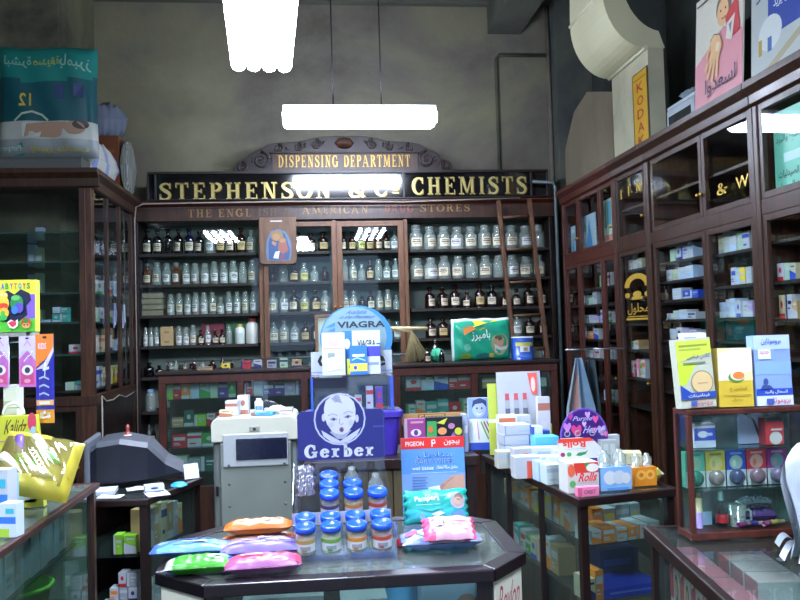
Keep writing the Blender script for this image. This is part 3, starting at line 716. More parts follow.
p = PY(253, 345, 6.6); plain_bottle('plastic_bottle', 'large white plastic bottle with a red cap on the fourth shelf', .05, .2, 'd8dcd0', 'a83c34', (p.x-.005, 6.6, 1.376))
p = PY(241, 345, 6.6); plain_bottle('plastic_bottle', 'white plastic bottle with yellow cap left of the large red-capped one', .04, .155, 'd4dcd4', 'b8a850', (p.x-.008, 6.6, 1.376), [(.1, .2, .9, .8, 'b8ccc0')])
x0, x1, z0, z1 = R(225, 316, 250, 340, 6.7)
carton('green_carton', 'flat green carton standing behind the jars on the left bay fourth shelf', 'box', x1-x0, .03, .185, ((x0+x1)/2, 6.78, 1.376), 0, '4c9c60', [('r', 0, .1, .4, .5, '3c8450')])
x0, x1, z0, z1 = R(200, 318, 223, 328, 6.7)
carton('red_label_carton', 'red and white carton standing behind jars on the left bay fourth shelf', 'box', x1-x0, .03, .175, ((x0+x1)/2, 6.78, 1.376), 0, 'a8344c', [('r', .1, .2, .9, .45, 'd8d0d0')])
# ================================================================== BACK COUNTER
BZ = 1.225
ba, bb = PY(158, 372, 5.2).x, PY(557, 356, 5.2).x
bp = PY(310, 380, 5.2).x; bq = PY(388, 380, 5.2).x
bc = thing('display_counter', 'long mahogany glass-fronted counter standing before the bottle cabinet', 'counter', ((ba+bb)/2, 5.42, 0)); BO = bc.location
mb = MB(BO); mb.box(ba-.02, bb+.02, 5.18, 5.62, BZ-.02, BZ, MAHD); mb.build('counter_top', bc, .004)
mb = MB(BO); mb.box(ba, bb, 5.2, 5.24, BZ-.075, BZ-.0205, MAHR); mb.build('top_rail', bc, .003)
mb = MB(BO); mb.box(ba, bb, 5.2, 5.24, .1, .5, MAHO); mb.build('lower_panel', bc, .003)
mb = MB(BO); mb.box(ba, bb, 5.21, 5.6, 0, .0995, MAHD); mb.build('plinth', bc)
mb = MB(BO); mb.box(ba, bb, 5.585, 5.6, .1, BZ-.0205, pm('5a5048', .6)); mb.build('back_panel', bc)
posts = [ba, PY(237, 400, 5.2).x, bp-.06, bq, PY(472, 400, 5.2).x, bb-.045]
for i, x in enumerate(posts):
    mb = MB(BO); mb.box(x, x+(.045 if i not in (3,) else .08), 5.2, 5.24, .5005, BZ-.0755, MAHR); mb.build('post', bc, .003)
for a, b in zip(posts, posts[1:]):
    a2 = a+(.08 if a == posts[3] else .045)
    mb = MB(BO); mb.box(a2+.001, b-.001, 5.216, 5.22, .501, BZ-.076, GLD); mb.build('glass_pane', bc)
SHB = [1.045, .868, .735, .58]
for z in SHB:
    mb = MB(BO); mb.box(ba+.05, bb-.05, 5.245, 5.58, z-.008, z, GLG); mb.build('glass_shelf', bc)
mb = MB(BO); ra, rb = ba-.01, bb+.01
mb.tube([(ra, 5.56, BZ+.055), (rb, 5.56, BZ+.055)], .006, STEEL, 8)
mb.build('gallery_rail', bc)
for k in range(7):
    x = ra+(rb-ra)*k/6; mb = MB(BO); mb.tube([(x, 5.56, BZ), (x, 5.56, BZ+.052)], .005, STEEL, 6); mb.build('rail_post', bc)
# stock behind the glass of the back counter
def bx(px): return PY(px, 390, 5.3).x
def crow(p0, p1, z, cols, h, where, y=5.32, d=.08, **k): box_row('left %s' % where, (bx(p0), y), (bx(p1), y), z+.001, cols, h, d, **k)
crow(166, 236, 1.045, ['lime', 'red', 'orange', 'pale blue', 'white', 'pale green', 'purple', 'green'], (.095, .105), 'on the upper shelf, left end of back counter')
crow(244, 308, 1.045, ['red', 'pale blue', 'purple', 'purple', 'lilac', 'purple'], (.075, .1), 'on the upper shelf, middle of back counter')
crow(172, 236, .868, ['tan', 'dark green', 'lime', 'white', 'red', 'grey'], (.05, .12), 'on the second shelf, left end of back counter')
crow(244, 306, .868, ['cream', 'white', 'tan', 'white'], (.04, .1), 'on the second shelf, middle of back counter')
crow(172, 216, .735, ['red', 'white', 'green'], (.07, .1), 'on the third shelf, left end of back counter')
crow(172, 216, .58, ['pale green', 'grey', 'dark green'], (.08, .1), 'on the lowest shelf, left end of back counter')
crow(406, 470, 1.045, ['white', 'pale blue', 'white', 'red', 'red'], (.07, .1), 'on the upper shelf, right half of back counter')
crow(406, 470, .868, ['white', 'white', 'teal', 'teal', 'red', 'white'], (.06, .13), 'on the second shelf, right half of back counter')
crow(406, 470, .735, ['white', 'pale blue', 'red', 'white'], (.07, .09), 'on the third shelf, right half of back counter')
crow(482, 546, 1.045, ['tan', 'white', 'grey', 'cream', 'pale green'], (.05, .1), 'on the upper shelf, right end of back counter')
crow(482, 546, .868, ['cream', 'lime', 'white', 'purple'], (.06, .12), 'on the second shelf, right end of back counter')
# ------------------------------------------------------------------ on top of the back counter
def soft_pack(name, label, cat, w, d, h, loc, rz, colf, art=(), rx=0, ry=0, crimp=.06, wr=.006, seed=0, nu=36, nv=20, group=None, gl=.28, up=None):
    """pillow-shaped film pack: lies flat, welded ends along local x; art on the upper face"""
    ph = seed*1.7
    def zf(u, v):
        x, y = 2*u-1, 2*v-1
        a = max(0, 1-abs(x)**3.2)**.55 * max(0, 1-abs(y)**4)**.5
        return a*h/2 + wr*a*(math.sin(9*x+5*y+ph)*.5+math.sin(17*y-11*x+ph*2)*.35+math.sin(23*x+ph)*.25)
    def lay(u, v, s, e=0):
        x, y = (2*u-1), (2*v-1)
        k = 1-.05*(1-abs(x)**6)*0
        return (x*w/2+.004*math.sin(13*y+ph)*(abs(x)**8), y*d/2*(1+.04*math.sin(7*x+ph)), max(s*max(zf(u, v), .0008)+s*e, -h/2)+h/2)
    mb = MB()
    mb.surf(lambda u, v: lay(u, v, 1), nu, nv, colf if callable(colf) else pm(colf, gl)); mb.surf(lambda u, v: lay(1-u, v, -1), nu, 8, colf if callable(colf) else pm(colf, gl))
    mb.art(art, lambda x, y, e: lay(x, y, 1, e+.0012))
    o = mb.build(name); o.location = loc; o.rotation_euler = (rx, ry, rz)
    return tag(o, label, cat, group)
# big green nappy pack standing at the rail
x0, x1, z0, z1 = R(451, 319, 510, 358, 5.42)
w_ = x1-x0; h_ = z1-BZ
gp = MB(); GRN, YEL = pm('22a884', .3), pm('e0dc40', .35)
def gpf(u, v, e, s):
    x, z = 2*u-1, 2*v-1
    b = max(0, 1-abs(x)**5)**.5*max(0, 1-abs(z)**5)**.5
    return (x*w_/2*(1-.02*abs(z)), -s*(.05*b+.004*math.sin(11*x+7*z)*b)-s*e, (z+1)*h_/2+.003*math.sin(9*x))
gp.surf(lambda u, v: gpf(u, v, 0, 1), 30, 18, lambda u, v: pm('d4dcd8', .35) if u < .05 or v > .965 else GRN); gp.surf(lambda u, v: gpf(1-u, v, 0, -1), 30, 8, GRN)
gp.art([('p', [(.16, .95), (.95, .95), (.6, .88), (.36, .8), (.16, .56)], YEL), ('p', [(.18, .78), (.34, .82), (.4, .76), (.2, .6)], 'e08830'), ('t', 'بامبرز', .32, .46, .64, .72, 'e8f0ec'), ('t', 'نص', .46, .72, .56, .8, 'e0d040'), ('d', .8, .38, .15, .26, 'a8a878'), ('d', .8, .45, .075, .11, 'c89c80'), ('p', [(.7, .38), (.82, .3), (.94, .32), (.9, .2), (.72, .18)], 'd4d0c8'), ('d', .77, .52, .07, .06, '6a5440'), ('d', .25, .3, .06, .09, '68b8a0'), ('d', .22, .1, .1, .07, '7c9c3c'), ('d', .5, .1, .12, .07, '2c7474'), ('r', .62, .06, .7, .16, 'c4b44c')], lambda x, y, e: gpf(x, y, e+.001, 1))
o = gp.build('diaper_pack'); o.location = ((x0+x1)/2, 5.42, BZ+.004); tag(o, 'green and yellow diaper pack standing on the back counter', 'diaper pack')
x0, x1, z0, z1 = R(511.5, 338, 533, 357, 5.4)
t = thing('blue_tin', 'small blue tin with white and yellow print beside the green diaper pack', 'tin', ((x0+x1)/2, 5.4, BZ+.001)); r_ = (x1-x0)/2
mb = MB(); mb.lathe([(0, 0), (r_, 0), (r_, z1-BZ-.004), (r_*.97, z1-BZ), (0, z1-BZ)], pm('2850a8', .3), 24)
for a0, a1, v0, v1, c in ((-.9, .9, .62, .8, 'c8c860'), (-.45, .45, .35, .62, 'dce4ec'), (-.7, .7, .12, .22, '5c88d0'), (-.15, .25, .4, .56, 'b89868')):
    mb.surf(lambda u, v: ((r_+.0008)*math.sin(a0+(a1-a0)*u), -(r_+.0008)*math.cos(a0+(a1-a0)*u), (v0+(v1-v0)*v)*(z1-BZ)), 8, 1, pm(c, .4))
mb.build('body', t)
mb = MB(); mb.lathe([(0, 0), (r_*1.02, 0), (r_*1.02, .008), (0, .009)], pm('c0ccd8', .3), 24, (0, 0, z1-BZ+.0005)); mb.build('lid', t)
# whisk broom on a bag
x0, x1, z0, z1 = R(390, 326, 432, 352, 5.45)
t = thing('whisk_broom', 'straw whisk broom with splayed bristles resting on the back counter behind the acrylic case', 'broom', ((x0+x1)/2, 5.45, BZ+.001)); TO = t.location
ST = pm('b8a878', .8, 0, .25, 60); ztop = z1-.02
mb = MB(TO)
for k in range(46):
    a = k/45; sx = x0+.005+random.uniform(0, .02)
    mb.tube([(sx, 5.43+random.uniform(-.01, .01), ztop+random.uniform(-.012, .012)), (x0+(x1-x0)*.5, 5.44+random.uniform(-.012, .012), ztop-.012+random.uniform(-.012, .012)), (x0+(x1-x0)*(.32+.6*a), 5.44+random.uniform(-.03, .03), BZ+.004+.035*a*random.random())], [.0035, .0035, .0022], ST, 5)
mb.build('bristles', t)['kind'] = 'stuff'
mb = MB(TO); mb.tube([(x0-.005, 5.44, ztop+.004), (x1-.03, 5.44, ztop-.001)], [.017, .014], pm('c0ac84', .7), 10); mb.build('handle', t)
p = PY(437, 350, 5.5)
soft_pack('green_bag', 'small crumpled green bag next to the straw broom', 'bag', .085, .1, .085, (p.x-.012, 5.42, BZ+.002), 0, '2c9c74', seed=3, wr=.012)
# wooden frame leaning behind the round blue sign
x0, x1, z0, z1 = R(315, 314, 345, 360, 5.4)
t = thing('picture_frame', 'brown wooden frame with a pale card leaning on the back counter rail', 'picture frame', ((x0+x1)/2, 5.47, BZ+.003)); t.rotation_euler = (-.12, 0, 0)
w_, h_ = x1-x0, z1-BZ
mb = MB()
for a in ((-w_/2, -w_/2+.022, 0, h_), (w_/2-.022, w_/2, 0, h_), (-w_/2+.022, w_/2-.022, 0, .022), (-w_/2+.022, w_/2-.022, h_-.022, h_)): mb.box(a[0], a[1], -.01, .01, a[2], a[3], OAKB)
mb.build('frame', t, .002)
mb = MB(); mb.box(-w_/2+.022, w_/2-.022, -.002, .004, .022, h_-.022, pm('a8b8a4', .6)); mb.build('card', t)
# little bottles and packets along the left half of the counter top
spots = [(168, 'n', .055), (176, 'S', .06), (185, 'N', .05), (194, 'n', .07), (203, 's', .05), (213, 'n', .06), (222, 'a', .075), (232, 'n', .055), (243, 'S', .06)]
for i, (px, k, h) in enumerate(spots):
    kk = K[k]; nat = STOP[kk[0]][-1][1]; s_ = h/nat
    place_bottle(kk[0], kk[1], kk[2], kk[3], (PY(px, 366, 5.45).x, 5.45, BZ+.001), s_*1.05, s_, 'little %s %s, %s from left along the back counter top' % (GN[kk[1]], WORD[kk[0]], ORD[i]), 'little bottles on the back counter')
for i, (px, c, h, w) in enumerate(((205, 'tan', .02, .09), (226, 'yellow', .04, .05), (246, 'red', .05, .06), (258, 'white', .055, .05), (272, 'grey', .05, .06), (284, 'pale green', .06, .05), (297, 'tan', .05, .06))):
    carton('small_packet', '%s packet lying %s from left on the back counter top' % (c, ORD[i]), 'box', w, .05, h, (PY(px, 366, 5.33).x, 5.33, BZ), 0, c, stripe_art(CN['navy'], i), group='packets on the back counter')
for i, (px, k, h) in enumerate(((419, 'b', .16), (436, 'a', .15), (442, 'b', .09), (428, 'A', .1))):
    kk = K[k]; s_ = h/.194
    place_bottle(*kk, (PY(px, 366, 5.515 if i < 2 else 5.3).x, 5.515 if i < 2 else 5.3, BZ+.001), s_*1.2, s_, ['tall black bottle on the back counter behind the broom', 'tall brown bottle on the back counter left of the diaper pack', 'short black bottle before the diaper pack on the back counter', 'short brown bottle with cream label right of the broom'][i], None)
# ================================================================== GLAZED CABINETS ON BOTH SIDES
def wall_cabinet(name, label, w, loc, rz, d, H, uppers, lowers, zmid, wd, wd2, cornice, shelves_up, shelves_lo, zbase=.45, back='3a2c26', crown=.0):
    """front towards local -Y, local x from 0 to w; doors given as (x0, x1, tilt, pane)"""
    t = thing(name, label, 'cabinet', loc, rz)
    mb = MB(); mb.box(0, .025, .03, d, .1, H-.03, wd); mb.build('side_panel', t)
    mb = MB(); mb.box(w-.025, w, .03, d, .1, H-.03, wd); mb.build('side_panel', t)
    mb = MB(); mb.box(.0255, w-.0255, d-.02, d, .1, H-.03, pm(back, .6, 0, .2)); mb.build('back_panel', t)
    mb = MB(); mb.box(0, w, .005, d, 0, .0995, MAHD); mb.build('plinth', t)
    mb = MB(); mb.box(0, w, .0, d, H-.03, H, wd); mb.build('top_board', t)
    mb = MB(); mb.ext([(-.001, H-.11), (-.018, H-.1), (-.022, H-.06), (-.05, H-.03), (-.05, H), (-.001, H)], 'x', 0, w, wd2); mb.build('cornice', t, .002)
    mb = MB(); mb.box(0, w, 0, .029, zmid-.035, zmid+.035, wd2); mb.build('middle_rail', t, .003)
    mb = MB(); mb.box(0, w, 0, .029, H-.11, H-.0305, wd2); mb.build('top_rail', t)
    mb = MB(); mb.box(0, w, 0, .029, .1, zbase, wd2); mb.build('base_panel', t, .003)
    for x in (0, w-.03):
        mb = MB(); mb.box(x, x+.03, -.006, .029, .1, H-.1105, wd2); mb.build('post', t, .003)
    for lst, z0, z1 in ((uppers, zmid+.0355, H-.1105), (lowers, zbase+.0005, zmid-.0355)):
        for i, (a, b, tilt, pn) in enumerate(lst):
            glazed_door('door', t, (0, 0, 0), a+.0005, b-.0005, z0, z1, .002, wd2, .03, 1 if i % 2 == 0 else -1, .022, pn or GL, tilt)
    for z in shelves_up+shelves_lo:
        xa, xb = .026, w-.026
        if isinstance(z, tuple): z, xa, xb = z
        mb = MB(); mb.box(xa, xb, .035, d-.021, z-.014, z, SHLF if z < zmid else wd); mb.build('shelf', t)
    mb = MB(); mb.box(.026, w-.026, .03, d-.021, zmid-.012, zmid+.012, wd); mb.build('middle_board', t)
    return t
XF = 2.0; HC = 2.53
def ry_(px, X=XF): return PX(px, 250, X).y
YA0, YA1, YB1, YC0, YC1, YD1 = 6.28, ry_(616), ry_(649), ry_(655), ry_(759), 2.3
def loc_r(yfar): return (XF, yfar, 0)
def span(p0, p1, yfar, tilt=0, pn=None): return (yfar-ry_(p0), yfar-ry_(p1), tilt, pn)
R90 = -PI/2
cA = wall_cabinet('glazed_cabinet', 'red-brown glazed wall cabinet with three narrow poster-filled upper doors beside the ladder', YA0-YA1, loc_r(YA0), R90, .43, HC,
    [(.03, YA0-ry_(578.5), 0, None), span(579, 600, YA0), (YA0-ry_(600.5), YA0-YA1-.03, 0, None)], [(.03, YA0-ry_(577.5), 0, None), span(578, 601, YA0), (YA0-ry_(601.5), YA0-YA1-.03, 0, None)], 1.955, MAHR, MAHR, 1, [], [1.72, 1.6, 1.46, 1.34, 1.2, 1.05, .9])
cB = wall_cabinet('glazed_cabinet', 'narrow dark glazed wall cabinet with gilt advertising on its lower pane', YA1-YB1-.003, loc_r(YA1-.0015), R90, .43, HC,
    [(.03, YA1-YB1-.033, 0, None)], [(.03, YA1-YB1-.033, 0, None)], 1.955, MAHO, MAHO, 1, [2.2], [1.8, 1.62, 1.45, 1.28, 1.1, .92], back='6a6450')
WC = YB1-YC1-.003
def sc_(p): return YB1-.0015-ry_(p)
cC = wall_cabinet('glazed_cabinet', 'large dark glazed wall cabinet below the pink nurse poster, its shelves of small white cartons', WC, loc_r(YB1-.0015), R90, .43, HC,
    [(.05, sc_(704), math.radians(5.2), None), (sc_(704.5), WC-.03, math.radians(3.0), None)], [(.05, sc_(705), 0, None), (sc_(705.5), WC-.03, 0, None)], 1.955, MAHO, MAHO, 1, [2.2], [(z, .026, sc_(704.5)-.009) for z in (1.8, 1.69, 1.58, 1.465, 1.35, 1.2, 1.05)]+[(z, sc_(704.5)+.009, WC-.026) for z in (1.79, 1.625, 1.465, 1.35, 1.2, 1.05)], back='1c1414')
mb = MB(); mb.box(sc_(704.5)-.008, sc_(704.5)+.008, .032, .405, .46, 1.94, MAHO); mb.build('divider', cC)
WDD = YC1-YD1
cD = wall_cabinet('glazed_cabinet', 'nearest dark glazed wall cabinet with a turquoise lettered poster behind its upper pane', WDD, loc_r(YC1-.003), R90, .43, HC,
    [(.03, WDD/2, math.radians(2.5), None), (WDD/2+.001, WDD-.03, 0, None)], [(.03, WDD/2, 0, None), (WDD/2+.001, WDD-.03, 0, None)], 1.955, MAHO, MAHO, 1, [], [1.8, 1.62, 1.45, 1.28, 1.1], back='4a5450')
def wr(px, py, X): return PX(px, py, X)
SECT = [(YA0, YA1), (YA1, YB1), (YB1, YC1), (YC1, YD1)]
def rrow(p0, p1, z, cols, h, where, X=2.1, d=.07, **k):
    y0, y1 = ry_(p0, X), ry_(p1, X); hi, lo = [s_ for s_ in SECT if s_[1] <= ry_((p0+p1)/2) <= s_[0]][0]
    y0, y1 = min(y0, hi-.034), max(y1, lo+.034)
    if y0-y1 < .045*len(cols): y1 = max(lo+.034, y0-.045*len(cols)); y0 = min(hi-.034, y1+.045*len(cols))
    box_row('left %s' % where, (X, y0), (X, y1), z+.001, cols, h, d, **k)
kC = dict(acc=('pale blue', 'grey', 'navy', 'pale green', 'blue'))
rrow(676, 699, 1.8, ['pale green', 'white', 'white', 'pale blue'], (.07, .09), 'on the first shelf of the narrow-cartons door', **kC)
rrow(671, 699, 1.69, ['white', 'cream', 'white', 'pale blue'], (.06, .08), 'on the second shelf of the narrow-cartons door', **kC)
rrow(677, 703, 1.58, ['white', 'blue', 'blue'], (.035, .07), 'on the third shelf of the narrow-cartons door', **kC)
rrow(670, 699, 1.465, ['white', 'white', 'white', 'white'], (.035, .055), 'on the fourth shelf of the narrow-cartons door', **kC)
rrow(672, 699, 1.35, ['white', 'white', 'lilac', 'white'], (.05, .07), 'on the fifth shelf of the narrow-cartons door', **kC)
rrow(672, 699, 1.2, ['grey', 'white', 'pale blue'], (.05, .09), 'on the sixth shelf of the narrow-cartons door', **kC)
# right door of the large cabinet: own, wider set
rrow(725, 757, 1.79, ['cream', 'white', 'white', 'pale green', 'white'], (.07, .11), 'on the top shelf of the wide-cartons door', **kC)
rrow(736, 757, 1.625, ['white', 'pale blue', 'yellow', 'white'], (.07, .1), 'on the middle shelf of the wide-cartons door', **kC)
rrow(724, 757, 1.465, ['pale blue', 'white', 'pale blue', 'white', 'white', 'lilac'], (.07, .1), 'on the lower shelf of the wide-cartons door', **kC)
b = wr(724, 330, 2.07); c = wr(752, 330, 2.07)
carton('teal_carton', 'long dark teal carton lying on a shelf of the wide-cartons door', 'box', b.y-c.y, .08, .095, (2.12, (b.y+c.y)/2, 1.351), R90, '0e3c44', [('r', .35, .55, .65, .7, '3c6a6c'), ('d', .15, .4, .06, .2, '6a4a34')])
# farther doors
rrow(583, 600, 1.6, ['white', 'pale green', 'grey'], (.05, .1), 'on the first shelf of the far red cabinet'); rrow(583, 600, 1.46, ['white', 'lilac'], (.05, .08), 'on the second shelf of the far red cabinet')
rrow(583, 600, 1.34, ['white', 'orange', 'white'], (.05, .08), 'on the third shelf of the far red cabinet'); rrow(583, 600, 1.2, ['white', 'grey', 'white'], (.05, .08), 'on the fourth shelf of the far red cabinet')
rrow(603, 615, 1.72, ['white', 'pale blue', 'white'], (.07, .1), 'on the top shelf behind the third red door'); rrow(603, 615, 1.46, ['white', 'white'], (.07, .11), 'on the middle shelf behind the third red door')
rrow(603, 615, 1.2, ['white', 'grey'], (.05, .1), 'on the lower shelf behind the third red door'); rrow(603, 615, .9, ['pale blue', 'white'], (.07, .1), 'on the bottom shelf behind the third red door')
rrow(622, 646, 1.1, ['white', 'red', 'pink', 'cream', 'white'], (.06, .12), 'on the shelf low in the gilt-pane cabinet'); rrow(622, 640, 1.28, ['white', 'tan'], (.05, .08), 'on the shelf under the gilt lettering')
rrow(772, 800, 1.62, ['white', 'pale green', 'cream'], (.07, .1), 'on the upper shelf of the nearest wall cabinet'); rrow(772, 800, 1.45, ['cream', 'white', 'tan'], (.07, .12), 'on the lower shelf of the nearest wall cabinet')
rrow(622, 647, 1.8, ['grey', 'white', 'cream'], (.05, .09), 'on the top shelf of the gilt-pane cabinet', acc=('grey', 'tan'))
# posters standing behind the narrow upper doors
PCOL = [('9cb8c8', [('p', [(.2, .2), (.5, .8), (.8, .2)], '5c90b8'), ('r', .1, .8, .9, .9, 'c8d8d8')]), ('a4bccc', [('p', [(.3, 0), (.6, .9), (.8, .1)], '3c7cb0'), ('r', 0, 0, .3, .3, 'd4dce0'), ('d', .3, .7, .15, .1, '88a48c')]), ('b4ccb8', [('r', .1, .45, .5, .95, '4c8c6c'), ('r', .55, .5, .9, .95, '5c9cb8'), ('r', .0, .2, 1, .3, 'c46a5c'), ('r', .1, .05, .8, .15, 'e0e4dc')])]
for i, (p0, p1) in enumerate(((565.5, 576), (581.5, 597), (603, 614))):
    X = 2.06; a, b = min(ry_(p0, X), YA0-.034), ry_(p1, X); c_, ar = PCOL[i]
    carton('display_card', ['blue-white display card behind the first narrow upper door', 'blue figure display card behind the middle narrow upper door', 'green and red display card behind the third narrow upper door'][i], 'card', a-b, .006, (.27, .31, .36)[i], (X, (a+b)/2, 1.968), R90, c_, ar)
# gilt lettering on the panes of the second cabinet
GT = pm('c8a23c', .4, .3, .2)
def pane_art(parent, yfar, X, lst, name):
    mb = MB((0, 0, 0)); lx = lambda p: yfar-ry_(p, X)
    for p0, p1, z0, z1, items in lst:
        a, b = lx(p0), lx(p1); mb.art(items, mb.frame((a, X-XF, z0), (b-a, 0, 0), (0, 0, z1-z0)), .0003)
    return mb.build(name, parent)
dl = [c for c in cB.children if c.name.startswith('door')]
arc = [(.5+.5*math.cos(a), .5+.5*math.sin(a)) for a in [PI*i/16 for i in range(17)]] + [(.5+.3*math.cos(a), .5+.3*math.sin(a)) for a in [PI*(16-i)/16 for i in range(17)]]
zz = lambda px, py: PX(px, py, XF).z
pane_art(dl[1], YA1-.0015, XF+.0125, [(623, 649, zz(636, 300), zz(636, 273), [('p', arc, GT), ('d', .5, .22, .16, .12, GT), ('r', .3, .02, .7, .14, GT), ('d', .12, .2, .1, .1, GT), ('d', .88, .2, .1, .1, GT)]),
    (623, 650, zz(636, 320), zz(636, 303), [('t', 'محلول', .1, .3, .9, 1, GT), ('r', .05, .0, .95, .12, GT), ('r', .1, .18, .9, .24, GT)])], 'gilt_lettering')
pane_art(dl[0], YA1-.0015, XF+.0125, [(622, 644, zz(634, 193), zz(634, 183), [('s', 'I I N', 0, 0, 1, 1, GT)])], 'gilt_lettering')
dl = [c for c in cC.children if c.name.startswith('door')]
pane_art(dl[1], YB1-.0015, XF-.001, [(719, 752, zz(735, 190), zz(735, 178), [('s', '&', 0, 0, .35, 1, GT), ('t', 'W', .62, 0, 1, 1, GT)])], 'gilt_lettering')
# turquoise poster in the nearest upper door
X = XF+.06
a, b = ry_(766, X), YC1-.003-WDD/2-.02+.16
a = YC1-.06
carton('turquoise_poster', 'turquoise poster with red and black handwritten lines behind the nearest upper pane', 'poster', a-b, .004, .4, (X, (a+b)/2, 1.968), R90, '74c4ac', [('t', 'ممتاز', .06, .76, .5, .92, 'b03c34'), ('t', 'الجديد', .52, .78, .9, .92, 'b03c34'), ('t', 'لعلاج الصداع والبرد', .05, .62, .9, .73, '24343c'), ('r', .2, .42, .9, .52, 'b8d8d8'), ('t', 'يباع في الصيدليات', .08, .22, .8, .34, '24343c'), ('t', 'اطلب من الصيدلي', .04, .08, .85, .2, '24343c')])
# mirrored-looking tin sign standing at the lower right edge: round grey fan-like device
p = wr(793, 245, 2.12)
t = thing('hand_mirror', 'grey oval mirror with dark handle behind the nearest lower pane', 'mirror', (2.2, 3.2, 1.622), R90); t.scale = (.72, .72, .72)
mb = MB(); mb.T = Matrix.Translation((0, 0, .13)) @ Matrix.Rotation(.35, 4, 'Y'); ring = [(.06*math.cos(2*PI*i/24), 0, .085*math.sin(2*PI*i/24)) for i in range(25)]; mb.tube(ring, .011, pm('8c989c', .3, .4), 8, False); mb.build('rim', t)
mb = MB(); mb.T = Matrix.Translation((0, .004, .13)) @ Matrix.Rotation(.35, 4, 'Y') @ Matrix.Rotation(PI/2, 4, 'X'); mb.lathe([(0, 0), (1, 0), (1, .004), (0, .004)], pm('9caeb4', .05, 1), 24); [setattr(v, 'x', v.x) for v in mb.v]
mb.v = [Vector(((v.x)*.055, v.y, (v.z-.13)*.08+.13)) for v in mb.v]; mb.build('mirror_glass', t)
mb = MB(); mb.tube([(-.02, 0, .055), (.0, 0, .001)], .008, pm('16181c', .4), 8); mb.build('handle', t)
# ------------------------------------------------------------------ tall cabinet on the left
lf = 5.24; lx1 = -1.41; lx0 = -2.4; lb_ = 6.42
lc = thing('tall_glazed_cabinet', 'tall dark glazed cabinet along the left wall carrying the big nappy bag', 'cabinet', ((lx0+lx1)/2, (lf+lb_)/2, 0)); LCO = lc.location
def LB(name, *bxs, m=MAHO, bev=.002):
    mb = MB(LCO)
    for b in bxs: mb.box(*b, m)
    return mb.build(name, lc, bev)
LB('top_board', (lx0, lx1, lf, lb_, HC-.03, HC))
mb = MB(LCO)
mb.ext([(lf-.001, HC-.12), (lf-.015, HC-.11), (lf-.02, HC-.06), (lf-.055, HC-.03), (lf-.055, HC), (lf-.001, HC)], 'x', lx0, lx1+.055, MAHO); mb.build('front_cornice', lc, .002)
mb = MB(LCO); mb.ext([(lx1+.001, HC-.12), (lx1+.001, HC), (lx1+.055, HC), (lx1+.055, HC-.03), (lx1+.02, HC-.06), (lx1+.015, HC-.11)], 'y', lf, lb_, MAHO); mb.build('side_cornice', lc, .002)
LB('top_rail', (lx0, lx1, lf, lf+.03, HC-.12, HC-.0305)); LB('side_rail', (lx1-.03, lx1, lf+.0305, lb_, HC-.12, HC-.0305))
LB('plinth', (lx0, lx1, lf+.01, lb_, 0, .0995), m=MAHD); LB('middle_rail', (lx0, lx1+.012, lf-.012, lf+.03, 1.03, 1.09), m=MAHO); LB('side_middle_rail', (lx1-.03, lx1+.012, lf+.0305, lb_, 1.03, 1.09))
LB('back_panel', (lx0, lx1-.031, lb_-.02, lb_, .1, HC-.0305), m=pm('241c18', .6, 0, .2)); LB('side_panel', (lx0, lx0+.02, lf, lb_-.0205, .1, HC-.0305), m=pm('2a2420', .6, 0, .2))
LB('corner_post', (lx1-.075, lx1, lf, lf+.075, .1, HC-.1205), m=wood('worn_mahogany', '2c180e', '5c3820', .4)); LB('corner_post', (lx1-.03, lx1, lb_-.06, lb_, .1, HC-.1205)); LB('bead', (lx1-.045, lx1-.035, lf-.008, lf-.0005, .1, HC-.1205), m=MAHR)
for k in range(1, 3):
    y = lf+.075+(lb_-.06-lf-.075)*k/3; LB('side_post', (lx1-.03, lx1-.002, y-.02, y+.02, 1.0905, HC-.1205))
LB('base_door', (lx1-.36, lx1-.0755, lf+.002, lf+.025, .1005, .46)); LB('base_panel', (lx0+.021, lx1-.3605, lf+.002, lf+.025, .1005, 1.0295), m=MAHD); LB('side_base_panel', (lx1-.028, lx1-.005, lf+.0755, lb_-.061, .1005, 1.0295), m=MAHD)
glazed_door('lower_door', lc, LCO, lx1-.36, lx1-.076, .461, 1.0295, lf+.002, MAHO, .035, 1)
mb = MB(LCO); mb.face([(lx0+.02, lf+.012, 1.0905), (lx1-.076, lf+.012, 1.0905), (lx1-.076, lf+.012, HC-.121), (lx0+.02, lf+.012, HC-.121)], GL); mb.build('front_pane', lc)
for k in range(3):
    y0 = lf+.075+(lb_-.06-lf-.075)*k/3+.02; y1 = lf+.075+(lb_-.06-lf-.075)*(k+1)/3-.02
    mb = MB(LCO); mb.face([(lx1-.014, y0, 1.0905), (lx1-.014, y1, 1.0905), (lx1-.014, y1, HC-.121), (lx1-.014, y0, HC-.121)], GL); mb.build('side_pane', lc)
LSH = [2.146, 1.955, 1.752, 1.562, 1.355, 1.12]
for z in LSH:
    mb = MB(LCO); mb.box(lx0+.021, lx1-.032, lf+.08, lb_-.0215, z-.012, z, glass('thick_shelf_glass', 'b4d4cc', .22, '6c9890') if z > 1.13 else MAHD); mb.build('glass_shelf' if z > 1.13 else 'base_board', lc)
def lrow(p0, p1, z, cols, h, where, y=5.4, d=.07, **k): box_row('left %s' % where, (PY(p0, 300, y).x, y), (PY(p1, 300, y).x, y), z+.001, cols, h, d, **k)
lrow(54, 67, 1.562, ['teal', 'teal'], (.05, .055), 'at the front of a left cabinet shelf', w=.045); lrow(54, 67, 1.562+.057, ['pale blue', 'teal'], (.035, .04), 'atop the teal pair in the left cabinet', w=.045)
lrow(37, 52, 1.562, ['white', 'pale blue'], (.012, .016), 'lying left of the teal cartons in the left cabinet'); lrow(70, 83, 1.355, ['white'], (.055, .06), 'at the corner of the left cabinet, lower shelf')
